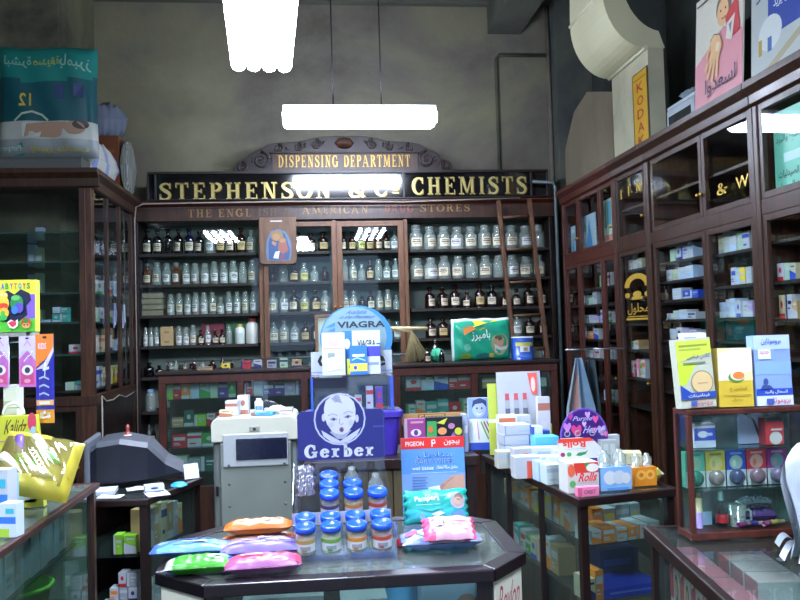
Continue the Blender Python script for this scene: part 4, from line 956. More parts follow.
lrow(66, 84, 1.12, ['pale green', 'teal'], (.05, .07), 'on the base board of the left cabinet')
box_row('left in the side bays of the left cabinet, upper shelf', (lx1-.1, lf+.2), (lx1-.1, lb_-.1), 1.563, ['white', 'pale green', 'white', 'grey', 'cream', 'white', 'pale green'], (.07, .12), .06)
box_row('left in the side bays of the left cabinet, middle shelf', (lx1-.1, lf+.2), (lx1-.1, lb_-.1), 1.753, ['cream', 'white', 'tan', 'white', 'pale blue', 'tan'], (.06, .12), .06)
box_row('left in the side bays of the left cabinet, lower shelf', (lx1-.1, lf+.2), (lx1-.1, lb_-.1), 1.356, ['white', 'cream', 'white', 'pale blue', 'white'], (.07, .12), .06)
box_row('left in the side bays of the left cabinet, bottom shelf', (lx1-.1, lf+.2), (lx1-.1, lb_-.1), 1.121, ['white', 'tan', 'yellow', 'cream'], (.09, .16), .06)
# tall pale cartons deep in the left cabinet
for i, (px, z, h, c) in enumerate(((33, 1.955, .17, 'a8b8cc'), (40, 1.955, .15, 'b8c4a8'), (33, 1.752, .16, '98acc8'), (40, 1.752, .17, 'b0bca4'), (41, 2.146-.0, .1, 'a0b4d0'), (40, 1.562, .1, 'c0c8b4'))):
    p = PY(px, 280, 5.9); q = ['top', 'upper', 'middle', 'lower'][[2.146, 1.955, 1.752, 1.562].index(z)]
    carton('tall_carton', '%s carton deep in the left cabinet on its %s shelf' % ('bluish' if c[0] != 'b' and c[0] != 'c' else 'greenish', q), 'box', .05, .06, h, (p.x, 5.9, z), 0, c, [('r', .2, .3, .8, .6, 'd4dce4')])
# ================================================================== THINGS ON TOP OF THE SIDE CABINETS
DUCTC = pm('c8c4a0', .6, 0, .12, 5)
# plaster-cased air duct: flat lower casing, rounded belly, upright upper casing; runs along the wall
ya, yb = 4.66, 5.28
DZ0, XW = HC+.002, 2.06
prof = [(1.8, 3.95), (1.785, 3.55)]
for k in range(13):
    a = PI/2*k/12; prof.append((2.05-.265*math.cos(a), 3.5-.36*math.sin(a)))
back = [(2.05+.12, 3.14)] + [(2.05+.12-.265*math.cos(PI/2*k/12), 3.6-.36*math.sin(PI/2*k/12)) for k in range(11, -1, -1)] + [(1.92, 3.95)]
t = thing('air_duct', 'cream plaster-cased air duct with a rounded belly in the upper right corner', 'duct', (2.2, (ya+yb)/2, HC)); DO = t.location
mb = MB(DO); mb.ext([(x, z) for x, z in prof[::-1]] and prof+back, 'y', ya, yb, DUCTC)
o = mb.build('curved_casing', t)
for p in o.data.polygons: p.use_smooth = False
mb = MB(DO); mb.box(XW, XW+.1, ya, yb-.02, DZ0, 3.1385, plaster('white_panel', ['a8a48c', 'b8b498', 'c4c0a4'], 3)); mb.build('white_panel', t)
mb = MB(DO); mb.tube([(1.785, ya-.001, 3.5), (1.785, yb, 3.5)], .012, pm('d4d0b0', .6), 8); mb.build('seam', t)
mb = MB(DO); mb.tube([(XW-.01, ya-.001, 3.142), (XW-.01, yb, 3.142)], .014, pm('d4d0b0', .6), 8); mb.build('seam', t)
# yellow vertical sign on the panel
X = XW-.006
a, b = PX(633, 100, X).y, PX(648.5, 100, X).y
z0, z1 = HC+.004, PX(641, 70, X).z
mb = MB(); w_ = a-b; h_ = z1-z0
mb.box(-w_/2, w_/2, 0, .004, 0, h_, pm('5a4418', .5)); fn = mb.frame((-w_/2, 0, 0), (w_, 0, 0), (0, 0, h_))
mb.art([('r', .06, 0, .94, .985, 'c89a1c'), ('r', .1, .9, .9, .915, '7a5a14')] + [('t', ch, .3, .74-i*.17, .72, .86-i*.17, '9c3424') for i, ch in enumerate('KODAK')], fn)
o = mb.build('yellow_sign'); o.location = (X-.002, (a+b)/2, z0); o.rotation_euler = (0, 0, R90); tag(o, 'narrow yellow upright sign with red letters on the white duct panel', 'sign')
# big tan board and pale roll
X = 2.12
ya_, yb_ = PX(566, 130, X).y, PX(606, 130, X).y
q = [PX(566, 188, X), PX(614, 166, X), PX(612, 92, X), PX(587, 92, X), PX(574, 112, X), PX(565, 150, X)]
mb = MB(); zb = HC+.003
pts = [(-q[0].y+ya_, zb), (-q[1].y+ya_, zb), (-q[2].y+ya_, q[2].z), (-q[3].y+ya_, q[3].z), (-q[4].y+ya_, q[4].z), (-q[5].y+ya_, q[5].z)]
mb.ext([(x, z-zb) for x, z in pts], 'y', 0, .012, plaster('brown_board', ['6c6454', '7c725e', '887c66'], 2, .7, .1))
o = mb.build('brown_board'); o.location = (X, ya_, zb+.002); o.rotation_euler = (0, 0, R90); tag(o, 'large brown board standing on the red-brown cabinet, one corner cut', 'board')
p = PX(563.5, 152, 2.2)
t = tag((lambda m: (m.tube([(0, 0, 0), (0, .0, .001), (0, 0, .3)], [.05, .05, .05], pm('7ca0a8', .6), 16), m.build('paper_roll'))[1])(MB()), 'pale blue paper roll standing beside the brown board', 'paper roll')
t.location = (2.26, 6.12, HC+.002)
carton('black_case', 'black case standing behind the brown board against the wall', 'case', .55, .1, .62, (2.39, 5.72, HC), R90, '101016', [('r', .1, .1, .9, .12, '202028')])
carton('dark_upright_box', 'tall dark box in the gap between brown board and white duct panel', 'box', .1, .1, .5, (2.22, 5.36, HC), R90, '14141c')
# grey box (old television-like appliance)
X = 2.14
a, b = PX(666, 100, X).y, PX(694, 100, X).y
t = thing('grey_appliance', 'small grey box-shaped appliance with a dark window next to the nurse poster', 'appliance', (X, (a+b)/2, HC+.002), R90)
w_ = a-b; h_ = .19
mb = MB(); mb.box(-w_/2, w_/2, 0, .22, 0, h_, pm('a8b4bc', .5)); mb.build('housing', t, .006)
mb = MB(); mb.box(-w_/2+.03, w_/2-.04, -.003, -.0005, .03, h_-.04, pm('20282c', .15)); mb.build('window', t)
mb = MB(); mb.box(-w_/2+.01, w_/2+.01, .0, .2, h_+.001, h_+.022, pm('b8c4cc', .5)); mb.build('lid', t, .004)
soft_pack('clear_bag', 'crumpled pale plastic bag lying on the grey appliance', 'bag', .16, .13, .06, (X+.1, (a+b)/2-.02, HC+.002+h_+.0235), .3, '8c9ca4', seed=5, wr=.01)
# nurse poster
X = 2.03
a, b = PX(693, 60, X).y, PX(741, 50, X).y
w_ = a-b; h_ = .62
sk, hr, rd = 'e0b484', '6a6a64', 'c4484c'
carton('nurse_poster', 'pink and white poster of a drawn nurse in a cap standing on the wall cabinet', 'poster', w_, .008, h_, (X, (a+b)/2, HC), R90, 'd0ccbc', [('p', [(0, 0), (1, 0), (1, .5), (.62, .62), (.0, .43)], 'd49098'), ('p', [(.48, .9), (.72, .93), (.78, 1.0), (.54, .99)], 'e4e0d0'),
    ('l', [(.48, .9), (.72, .93), (.78, 1)], .012, '5c5850'), ('d', .62, .78, .16, .13, hr), ('d', .6, .74, .12, .11, sk), ('d', .56, .76, .015, .01, '3c3428'), ('d', .66, .76, .015, .01, '3c3428'), ('l', [(.58, .69), (.63, .685), (.66, .695)], .01, 'a04838'),
    ('p', [(.66, .68), (.9, .8), (.96, .5), (.74, .48)], rd), ('p', [(.7, .62), (.86, .66), (.8, .46), (.68, .5)], 'd4d0c0'), ('p', [(.74, .6), (.8, .61), (.77, .52)], '6c7c9c'),
    ('p', [(.36, .56), (.44, .6), (.56, .57), (.62, .48), (.56, .4), (.46, .38), (.36, .42)], sk), ('l', [(.38, .44), (.24, .34)], .05, sk), ('l', [(.4, .4), (.3, .26)], .05, sk), ('l', [(.46, .4), (.4, .22)], .05, sk), ('l', [(.52, .4), (.5, .24)], .05, sk), ('l', [(.36, .52), (.28, .44)], .045, sk), ('d', .52, .48, .05, .04, 'e8d4b0'),
    ('l', [(.36, .56), (.44, .6), (.56, .57), (.62, .48), (.56, .4)], .008, '6a4a34'), ('r', .05, .93, .4, .945, '4c4844'), ('t', 'اسعدوا', .26, .1, .9, .26, '4c3450')], lean=.06)
a, b = PX(750, 40, X).y, PX(812, 30, X).y
w_ = a-b
carton('blue_poster', 'white and deep blue poster with white script standing at the cabinet end', 'poster', w_, .008, .46, (X, (a+b)/2, HC), R90, 'a8b0ac', [('r', .3, .38, 1, 1, '243c8c'), ('p', [(.2, .06), (1, .38), (1, .3), (.4, .06)], '9c9474'), ('d', .34, .42, .2, .17, 'c0c8c4'), ('r', .14, .24, .2, .4, 'a88c38'), ('r', .3, .24, .37, .38, '3c5c9c'), ('t', 'لبس لمن يريد', .4, .62, .95, .74, 'd8e0e4'), ('t', 'اجمل الالوان', .42, .82, .9, .92, 'c8d0dc'), ('t', 'و', .1, .78, .2, .9, '2c3c4c')], lean=.05)
carton('black_board', 'thin black board between the nurse poster and the blue poster', 'board', .2, .02, .4, (2.15, PX(745, 60, 2.15).y, HC), R90, '08080c')
# ---- left cabinet: nappy bag, crumpled packs, brown box
x0, x1, z0, z1 = R(-6, 43, 94, 153, 5.26)
w_, h_ = x1-x0, z1-HC-.09
mb = MB(); BT, BT2 = pm('1c7c74', .35), pm('18545c', .35)
def bagf(u, v, e, s):
    x, z = 2*u-1, 2*v-1; b = max(0, 1-abs(x)**4)**.5*max(0, 1-abs(z)**6)**.5
    return (x*w_/2*(1-.015*math.cos(3*z)), -s*(.1*b+.006*math.sin(9*x+4*z)*b)-s*e, (z+1)*h_/2+.006*math.sin(5*x)*(z > 0))
mb.surf(lambda u, v: bagf(u, v, 0, 1), 34, 26, lambda u, v: pm('8c9494', .4) if v < .14 else pm('b4b8b0', .4) if v < .29 else BT2 if v < .72-.06*u*(1-u)*4 else BT); mb.surf(lambda u, v: bagf(1-u, v, 0, -1), 34, 10, BT)
mb.art([('v', 'بامبرز', .66, .76, .96, .9, '88b4a4'), ('v', 'صديقة', .4, .78, .66, .88, 'a8a844'), ('v', 'لبشرة', .1, .78, .38, .89, '88b4a4'), ('v', '12', .25, .44, .37, .56, 'c8b43c'), ('l', [(.2, .31), (.28, .37), (.38, .39), (.48, .36), (.54, .31)], .018, 'b8c8a8'), ('p', [(0, .17), (0, .29), (.34, .28), (.5, .3), (.72, .3), (.78, .2), (.6, .16), (.3, .17)], 'a88870'), ('d', .8, .25, .1, .06, 'a08068'), ('d', .86, .28, .08, .04, '3c3430'), ('p', [(.28, .17), (.28, .29), (.5, .3), (.46, .17)], 'c4c8c0'), ('r', .0, .02, .28, .12, '2c8c74'), ('v', 'Pampers', .03, .04, .26, .1, 'a8ccc0'), ('v', 'بامبرز مناسب', .36, .03, .92, .1, 'c0b440'), ('r', .62, .5, .7, .62, '2c3c6c'), ('r', .8, .52, .9, .64, '2c3c6c')], lambda x, y, e: bagf(x, y, e+.001, 1), .0006)
o = mb.build('diaper_bag'); o.location = ((x0+x1)/2, 5.35, HC+.09); tag(o, 'big teal diaper bag with sleeping baby print standing on the left cabinet', 'diaper pack')
p = PY(100, 165, 5.75); soft_pack('wrapped_pack', 'crumpled white and blue wrapped pack slumped on the left cabinet corner', 'pack', .56, .2, .28, (-1.53, 5.76, HC+.003), math.radians(86), lambda u, v: pm('c8ccc4', .35) if (int(u*7+v*5) % 3) else pm('8c9cd0', .35), seed=2, wr=.022)
carton('brown_carton', 'brown cardboard carton at the far end of the left cabinet top', 'box', .3, .3, .42, (-1.58, 6.22, HC), 0, '6a3c24', [('r', .1, .7, .9, .76, '7c4c30')], top='5c341f')
p = soft_pack('plastic_sack', 'clear crumpled plastic sack lying on the brown cardboard carton', 'bag', .34, .28, .26, (-1.58, 6.22, HC+.425), .3, '6c7484', seed=8, wr=.03)
soft_pack('patterned_bundle', 'grey patterned bundle hanging at the far corner of the left cabinet top', 'bundle', .3, .06, .4, (-1.395, 6.22, HC+.003), PI/2, lambda u, v: pm('8c9088', .6) if (int(u*14)+int(v*10)) % 2 else pm('5c625e', .6), seed=4, wr=.02)
# small things hung on the side of the left cabinet
KEYM = pm('b8c0d0', .4)
for i, (y, lab) in enumerate(((5.72, 'bunch of white tags hanging on the nearer side post of the left cabinet'), (5.98, 'bunch of blue-white tags hanging on the farther side post of the left cabinet'))):
    t = thing('hanging_tags', lab, 'tags', (lx1+.012, y, 1.5))
    mb = MB(); mb.tube([(0, .02*math.cos(a), .22+.03*math.sin(a)) for a in [2*PI*k/16 for k in range(17)]], .004, BLACK, 6, False); mb.build('ring', t)
    for k in range(3):
        mb = MB(); mb.T = Matrix.Translation((.006+.005*k, .012*(k-1), .0)) @ Matrix.Rotation(.12*(k-1), 4, 'X'); mb.box(-.002, .002, -.014, .014, .02+.02*k, .19, KEYM if (k+i) % 2 else pm('7c88b8', .4)); mb.build('tag', t)
mb = MB(); q = [PX(102, 396, lx1+.02), PX(106, 401, lx1+.02), PX(113, 400, lx1+.02), PX(119, 395, lx1+.02), PX(126, 397, lx1+.02), PX(134, 392, lx1+.02)]
mb.tube(q, .005, CABL, 6); tag(mb.build('sagging_cable'), 'pale cable sagging along the middle rail of the left cabinet side', 'cable')
mb = MB(); a = PX(102, 397, lx1+.02); mb.tube([tuple(a), (a.x, a.y, .5)], .006, CABL, 6); tag(mb.build('drop_cable'), 'pale cable dropping straight down at the left cabinet corner', 'cable')
carton('flat_grey_carton', 'flat grey carton lying under the big teal diaper bag', 'box', .5, .2, .084, (-1.72, 5.36, HC), 0, '5c605c', [('r', .0, .8, 1, 1, '4c504c')])
# ================================================================== MIDDLE GROUND
# ---- wing counter behind the front counter (its face looks at the camera)
WGY, WZ = 3.12, .95
OLV = wood('olive_board', '3a3222', '5c5238', .5)
wing = poly_counter('wing_counter', 'dark counter with olive-brown panelled front behind the blue wipes display card', [(-.06, WGY), (.622, WGY), (.622, 3.5), (-.06, 3.5)], WZ, 'wwww', [], topglass=False, wd=MAHD)
mb = MB(wing.location)
for k in range(6): mb.box(-.005+k*.0965, -.005+k*.0965+.093, WGY+.014, WGY+.0235, .125, .905, OLV)
mb.build('panelled_front', wing, .003)
# ---- angled corner counter on the right of the aisle
rm = [(.735, 2.25), (1.075, 2.335), (1.02, 3.2), (.635, 3.14)]
rc = poly_counter('corner_counter', 'dark-framed glass display counter stacked with medicine cartons, right of the aisle', rm, .95, 'ggwg', [.8, .63], rim=.024, lip=.024, post=.024)
for k in (.36, .7):
    q_ = Vector(rm[0]).lerp(Vector(rm[3]), k); mb = MB((rc.location.x, rc.location.y, 0)); mb.box(q_.x+.008, q_.x+.0235, q_.y-.009, q_.y+.009, .121, .925, MAHD); mb.build('middle_post', rc)
# ---- low angled counter on the left carrying the monitor
A = Vector((-.615, 2.97)); B = Vector((-.475, 3.37)); C2 = Vector((-.86, 3.62)); D2 = Vector((-1.04, 3.0))
c2 = poly_counter('low_counter', 'low dark glass-sided counter carrying the computer monitor and papers', [tuple(D2), tuple(A), tuple(B), tuple(C2)], .87, 'ogww', [.66, .44], rim=.022, lip=.024, post=.026)
# stock in it
def off(a, b, t, n): 
    d = (b-a).normalized(); return a+(b-a)*t+Vector((-d.y, d.x))*n
box_row('left on the upper shelf of the low counter', off(A, B, .16, .09), off(A, B, .86, .09), .661, ['tan', 'grey', 'tan', 'cream', 'tan', 'grey', 'cream'], (.1, .16), .05)
box_row('left on the lower shelf of the low counter', off(A, B, .16, .09), off(A, B, .86, .09), .441, ['white', 'grey', 'cream', 'white', 'grey'], (.08, .14), .05)
box_row('left at the open end of the low counter, upper shelf', off(D2, A, .66, .09), off(D2, A, .85, .09), .661, ['lime', 'lime'], (.065, .07), .05)
for k in range(3):
    box_row('left in the %s layer of pale cartons in the low counter' % ['bottom', 'middle', 'top'][k], off(D2, A, .56+.07*k, .08), off(D2, A, .86, .08), .441+.052*k, ['white', 'grey', 'white', 'grey'][:4-k], (.048, .05), .05, group='pale cartons piled at the open end')
box_row('left on the floor board of the low counter', off(A, B, .16, .09), off(A, B, .86, .09), .122, ['lime', 'tan', 'grey', 'white'], (.12, .2), .06)
# CRT monitor seen from its side
p = PZ(120, 478, .872)
t = thing('crt_monitor', 'grey bulky computer monitor with dark sides on the low left counter', 'monitor', (-.74, 3.36, .871), math.radians(6)); t.scale = (.93, .93, .93)
PLG, PLD = pm('3c4048', .5), pm('121420', .4)
mb = MB()   # local x: from the screen (left) to the tail (right)
def sec(x, hy, z0, z1, r=.02):
    return [(x, -hy+r, z0), (x, hy-r, z0), (x, hy, z0+r), (x, hy, z1-r), (x, hy-r, z1), (x, -hy+r, z1), (x, -hy, z1-r), (x, -hy, z0+r)]
S_ = [sec(-.165, .15, .0, .17), sec(-.14, .155, .0, .19), sec(-.05, .15, .0, .2), sec(.06, .13, .005, .175), (sec(.13, .11, .015, .1)), sec(.2, .1, .02, .06)]
ids = [[mb.pt(q) for q in s] for s in S_]
for a, b in zip(ids, ids[1:]):
    for k in range(8): mb.idx([a[k], a[(k+1) % 8], b[(k+1) % 8], b[k]], PLD if k in (6, 7) else PLG, False)
mb.idx(ids[0][::-1], PLG); mb.idx(ids[-1], PLG)
mb.build('shell', t)
mb = MB(); mb.box(-.19, -.1655, -.16, .16, -.0, .2, pm('585c64', .45)); mb.build('bezel', t, .008)
mb = MB(); mb.box(-.1945, -.1905, -.13, .13, .03, .18, pm('10141c', .1)); mb.build('screen', t)
for x_, y_, lab, w, d, z, rz in ((-.83, 3.11, 'white stack of papers lying in front of the monitor', .14, .1, .872, .1), (-.6, 3.05, 'white sheet of paper at the aisle corner of the low counter', .08, .1, .872, .4), (-.76, 3.03, 'crumpled white paper slip at the front edge of the low counter', .09, .05, .872, -.2), (-.69, 3.17, 'white form lying between the monitor and the blue lid', .09, .07, .872, .3)):
    mb = MB(); mb.surf(lambda u, v: (w*(u-.5), d*(v-.5), .0012+(.014 if 'stack' in lab else .004)*(math.sin(4*u+rz*9)**2*v if 'stack' not in lab else 1)), 8, 6, pm('c4cad4', .6))
    if 'stack' in lab: mb.box(-w/2, w/2, -d/2, d/2, 0, .0148, pm('b8bec8', .6))
    o = mb.build('paper_sheet'); o.location = (x_, y_, z); o.rotation_euler = (0, 0, rz); tag(o, lab, 'paper')
q = PZ(160, 476, .875)
carton('white_packet', 'white packet lying beside the tail of the monitor', 'box', .07, .05, .025, (-.62, 3.1, .872), .3, 'white', stripe_art('1c2460', 1))
mb = MB(); mb.lathe([(0, 0), (.032, 0), (.032, .004), (.02, .012), (0, .014)], pm('38a0d8', .4), 18); o = mb.build('blue_disc'); o.location = (-.545, 3.2, .872); tag(o, 'round bright blue lid on the aisle side of the low counter', 'lid')
t = thing('red_figurine', 'tiny red figure standing on top of the grey monitor', 'figurine', (-.77, 3.35, 1.0585))
mb = MB(); mb.lathe([(0, 0), (.012, 0), (.01, .012), (.006, .02), (.009, .03), (.005, .038), (0, .042)], pm('8c3c34', .4), 10); mb.build('body', t)
mb = MB(); mb.lathe([(0, -.003), (.016, -.003), (.016, 0), (0, 0)], pm('d8dce0', .4), 12); mb.build('base', t)
# ---- grey metal machine
MX0, MX1, MZ0, MZ1 = R(212, 417, 299, 560, 3.25)
mx, mw = (MX0+MX1)/2, (MX1-MX0)
t = thing('metal_machine', 'grey metal cabinet with an off-white rounded top rim and dark slot, behind the front counter', 'machine', (mx, 3.42, 0))
GM = pm('788078', .42, .25, .2, 6); GM2 = pm('646a66', .45, .25, .2, 6); OW = pm('b4b4a4', .5, 0, .1, 12)
h_ = MZ1
def zpx(py): return PY(256, py, 3.25).z
mb = MB(); mb.box(-mw/2+.004, mw/2-.004, -.15, .15, 0, zpx(441), GM2); mb.build('body', t, .012)
mb = MB()
r_ = .03
prof = [(-mw/2, zpx(441)), (-mw/2, h_-r_)] + [(-mw/2+r_-r_*math.cos(a), h_-r_+r_*math.sin(a)) for a in [PI/2*k/6 for k in range(7)]] + [(mw/2-r_+r_*math.sin(a), h_-r_+r_*math.cos(a)) for a in [PI/2*k/6 for k in range(7)]] + [(mw/2, zpx(441))]
mb.ext(prof, 'y', -.17, .16, OW); o = mb.build('top_rim', t, .008)
mb = MB(); mb.box(-mw*.4, mw*.42, -.172, -.151, zpx(560), zpx(442), GM); mb.build('front_plate', t, .005)
mb = MB(); ww = .8*mw
mb.box(-mw*.4+.012, mw*.42-.012, -.18, -.1725, zpx(466), zpx(433), pm('a4aaac', .4, .2)); mb.build('slot_surround', t, .006)
s0, s1 = PY(236, 448, 3.24).x-mx, PY(287, 448, 3.24).x-mx
mb = MB(); mb.box(s0, s1, -.1845, -.1805, zpx(459), zpx(438), pm('14182c', .2)); mb.build('dark_slot', t, .006)
mb = MB(); mb.box(-.02, .02, -.175, -.1705, zpx(431), zpx(426), pm('8c8c84', .4)); mb.build('badge', t, .002)
mb = MB(); mb.T = Matrix.Translation((0.0, -.1755, zpx(428.5))) @ Matrix.Rotation(PI/2, 4, 'X'); mb.lathe([(0, 0), (.006, 0), (.006, .002), (0, .003)], BLACK, 10); mb.build('lock', t)
for u in (-.3, .34):
    for py in (464, 505, 483, 522):
        mb = MB(); mb.T = Matrix.Translation((mw*u, -.1722 if py > 466 else -.1802, zpx(py))) @ Matrix.Rotation(PI/2, 4, 'X'); mb.lathe([(0, 0), (.006, 0), (.005, .002), (0, .003)], pm('5c6064', .4, .4), 8); mb.build('screw', t)
mb = MB(); mb.box(-mw*.46, -mw*.43, -.16, -.1505, zpx(495), zpx(485), BLACK); mb.build('switch', t, .002)
# things on the machine
top = h_+.001
for i, (px, w, d, h, c, y, lab) in enumerate(((233, .05, .05, .06, 'white', 3.34, 'white pill carton at the left on the grey machine'), (244, .045, .05, .075, 'white', 3.4, 'taller white pill carton standing on the grey machine'), (263, .09, .05, .012, 'blue', 3.3, 'flat bright blue case on the grey machine'), (226, .05, .04, .025, 'cream', 3.31, 'low cream packet on the left edge of the grey machine'), (279, .12, .06, .014, 'grey', 3.43, 'flat grey packet at the back of the grey machine'), (286, .05, .04, .02, 'white', 3.31, 'small white packet at the right on the grey machine'))):
    carton('small_carton', lab, 'box', w, d, h, (PY(px, 412, y).x, y, top), random.uniform(-.2, .2), c if c != 'blue' else '3c9ce0', stripe_art('9c6450', i))
plain_bottle('medicine_bottle', 'white round medicine bottle among packets on the grey machine', .018, .06, 'dce4e8', 'c8d0d8', (PY(259, 410, 3.42).x, 3.42, top), [(.1, .2, .9, .7, '5c88a8')])
soft_pack('paper_wad', 'crumpled white paper on the grey machine', 'paper', .07, .05, .03, (PY(277, 411, 3.33).x, 3.34, top), .3, 'd8dcd8', seed=6, wr=.006)
t = thing('tape_dispenser', 'dark curved tape dispenser at the rear of the grey machine', 'dispenser', (PY(268, 406, 3.5).x, 3.51, top)); mb = MB()
mb.ext([(-.05, 0), (.05, 0), (.05, .012), (.03, .035), (-.01, .045), (-.04, .035), (-.05, .015)], 'y', -.015, .015, pm('24282c', .4)); mb.build('body', t, .004)
# ---- purple bin and the clear case on it
x0, x1, z0, z1 = R(306, 410, 402, 456, 3.3)
z0 = WZ+.001
t = thing('purple_tub', 'purple plastic tub with a thick rim half hidden behind the dark blue sign', 'tub', ((x0+x1)/2, 3.3, z0)); w_ = x1-x0; h_ = z1-z0
PUR = pm('3c2c98', .35)
mb = MB()
def rr(hx, hy, r=.03):
    return [(sx*(hx-r)+r*math.cos(a), sy*(hy-r)+r*math.sin(a)) for sx, sy, a0 in ((1, 1, 0), (-1, 1, PI/2), (-1, -1, PI), (1, -1, 1.5*PI)) for a in [a0+PI/2*k/4 for k in range(5)]]
def loft(mb, secs, m, cap=True, smooth=False):
    I = [[mb.pt((x, y, z)) for x, y in s] for s, z in secs]; n = len(I[0])
    for a, b in zip(I, I[1:]):
        for k in range(n): mb.idx([a[k], a[(k+1) % n], b[(k+1) % n], b[k]], m, smooth)
    if cap: mb.idx(I[0][::-1], m); mb.idx(I[-1], m)
loft(mb, [(rr(w_/2*.86, .085), 0), (rr(w_/2*.95, .095), h_-.03)], PUR); mb.build('tub_body', t)
mb = MB(); loft(mb, [(rr(w_/2*.97, .098), h_-.0295), (rr(w_/2, .105), h_-.024), (rr(w_/2, .105), h_-.003), (rr(w_/2*.97, .1), h_)], PUR); mb.build('rim', t)
AX0, AX1, AZ0, AZ1 = R(311, 375, 392, 409, 3.28)
AZ0 = z1+.002
t = thing('acrylic_case', 'clear acrylic case with bright blue edges standing on the purple tub', 'display case', ((AX0+AX1)/2, 3.29, AZ0)); w_ = AX1-AX0; h_ = AZ1-AZ0
EDG = pm('3458d8', .25)
mb = MB(); mb.box(-w_/2, w_/2, -.07, .07, h_-.006, h_, ACR); mb.build('lid', t)
mb = MB(); mb.box(-w_/2+.008, w_/2-.008, -.07, -.067, .004, h_-.0065, ACR); mb.build('front_pane', t)
mb = MB(); mb.box(-w_/2, w_/2, -.07, .07, 0, .0035, ACR); mb.build('base', t)
for sx in (-1, 1):
    mb = MB(); mb.box(min(sx*w_/2, sx*(w_/2-.008)), max(sx*w_/2, sx*(w_/2-.008)), -.07, .07, .004, h_-.0065, EDG); mb.build('blue_edge', t)
mb = MB(); mb.box(-w_/2+.008, w_/2-.008, .066, .07, .004, h_-.0065, ACR); mb.build('back_pane', t)
for i, (u, c) in enumerate(((.72, 'white'), (.84, 'purple'), (.25, 'teal'), (.42, 'pale blue'), (.58, 'grey'))):
    carton('tube_carton', '%s carton inside the blue-edged acrylic case' % c, 'box', .028, .03, [.09, .085, .05, .06, .055][i], (AX0+w_*u, 3.29, AZ0+.004), 0, c, stripe_art('c02430', i))
ct = AZ1+.001
# grey lettered board on the case
x0, x1, z0, z1 = R(311, 351, 392, 375, 3.34)
mb = MB(); w_, h_ = x1-x0, z1-ct; mb.box(-w_/2, w_/2, -.002, .002, 0, h_, pm('a0a8b0', .25)); mb.art([('t', 'C', .08, .3, .28, .92, '16181c'), ('t', 'e', .72, .3, .92, .8, '16181c'), ('r', 0, .1, 1, .13, '5c78c8')], mb.frame((-w_/2, -.002, 0), (w_, 0, 0), (0, 0, h_)))
o = mb.build('lettered_board'); o.location = ((x0+x1)/2, 3.34, ct); tag(o, 'grey board with black letters standing on the acrylic case behind the packets', 'sign')
# round blue sign
x0, x1, z0, z1 = R(320, 305, 393, 384, 3.35)
w_, h_ = x1-x0, z1-ct
t = thing('round_sign', 'round pale blue pharmacy sign with dark lettering standing on the acrylic case', 'sign', ((x0+x1)/2, 3.352, ct)); t.rotation_euler = (-.06, 0, 0)
mb = MB(); ell = lambda sx, sy, cx=0, cz=0: [(cx+w_/2*sx*math.cos(2*PI*i/48), h_*.52+cz+h_*.48*sy*math.sin(2*PI*i/48)) for i in range(48)]
mb.ext(ell(1, 1), 'y', 0, .006, pm('2c6c9c', .35)); mb.box(-w_*.2, w_*.2, .001, .05, 0, .008, pm('2c6c9c', .35))
fn = mb.frame((-w_/2, 0, 0), (w_, 0, 0), (0, 0, h_))
mb.art([('d', .47, .53, .45, .45, pm('68848f', .35)), ('i', 'Available', .36, .87, .68, .93, '2c4c88'), ('i', 'in the Pharmacy', .24, .79, .8, .855, '2c4c88'), ('t', 'VIAGRA', .24, .67, .9, .765, '10182c', .03), ('p', [(.08, .68), (.21, .76), (.21, .7)], '2c6cb0'), ('p', [(.1, .63), (.21, .68), (.21, .62)], '2c6cb0')], fn)
mb.build('sign_disc', t)
# packets before it
for nm, lab, px0, py0, px1, py1, y, col, art_ in (
    ('white_packet', 'cream white packet with a grey picture leaning on the acrylic case', 322, 333, 345, 374, 3.25, 'b4b4a4', [('r', .05, .62, .95, .64, 'b88c84'), ('d', .5, .75, .2, .08, 'c0a09c'), ('r', .25, .38, .55, .52, '7c8c8c'), ('p', [(.2, .1), (.85, .16), (.8, .46), (.25, .4)], 'e4e4e0'), ('l', [(.3, .2), (.6, .3), (.75, .24)], .02, '9c9c98')]),
    ('tablet_carton', 'white tablet carton with a blue end propped before the round sign', 342, 331, 380, 352, 3.31, 'b0b8b0', [('r', 0, 0, .26, 1, '2c6cb8'), ('d', .13, .7, .08, .12, 'c8dcec'), ('t', 'VIAGRA', .4, .62, .88, .78, '10182c', .02), ('r', .4, .3, .55, .36, '7c8c9c'), ('r', .9, .3, 1, .7, '2c4ca0')]),
    ('blue_carton', 'blue and yellow carton on the acrylic case next to the cream packet', 350, 346, 367, 374, 3.25, '2c6cc0', [('r', 0, .12, 1, .38, 'd8d84c'), ('r', .15, .62, .85, .7, 'd8e4f0'), ('l', [(.1, .5), (.4, .58), (.9, .48)], .05, '8cc0ec'), ('d', .3, .24, .1, .07, '2c4cc0')]),
    ('yellow_carton', 'low yellow carton behind the blue one on the acrylic case', 347, 359, 369, 374, 3.275, 'd0d048', [('r', .1, .4, .9, .6, '5c8c3c')]),
    ('violet_carton', 'small violet-blue carton right of the blue and yellow carton', 367, 345, 380, 374, 3.27, 'b8c4e0', [('r', 0, .6, 1, .95, '3c3ca8'), ('r', .1, .3, .9, .4, '7c88c0')])):
    x0, x1, z0, z1 = R(px0, py0, px1, py1, y)
    base = ct
    if nm == 'tablet_carton': base = ct
    carton(nm, lab, 'box', x1-x0, .02, z1-base, ((x0+x1)/2, y, base), 0, col, art_, lean=.04)
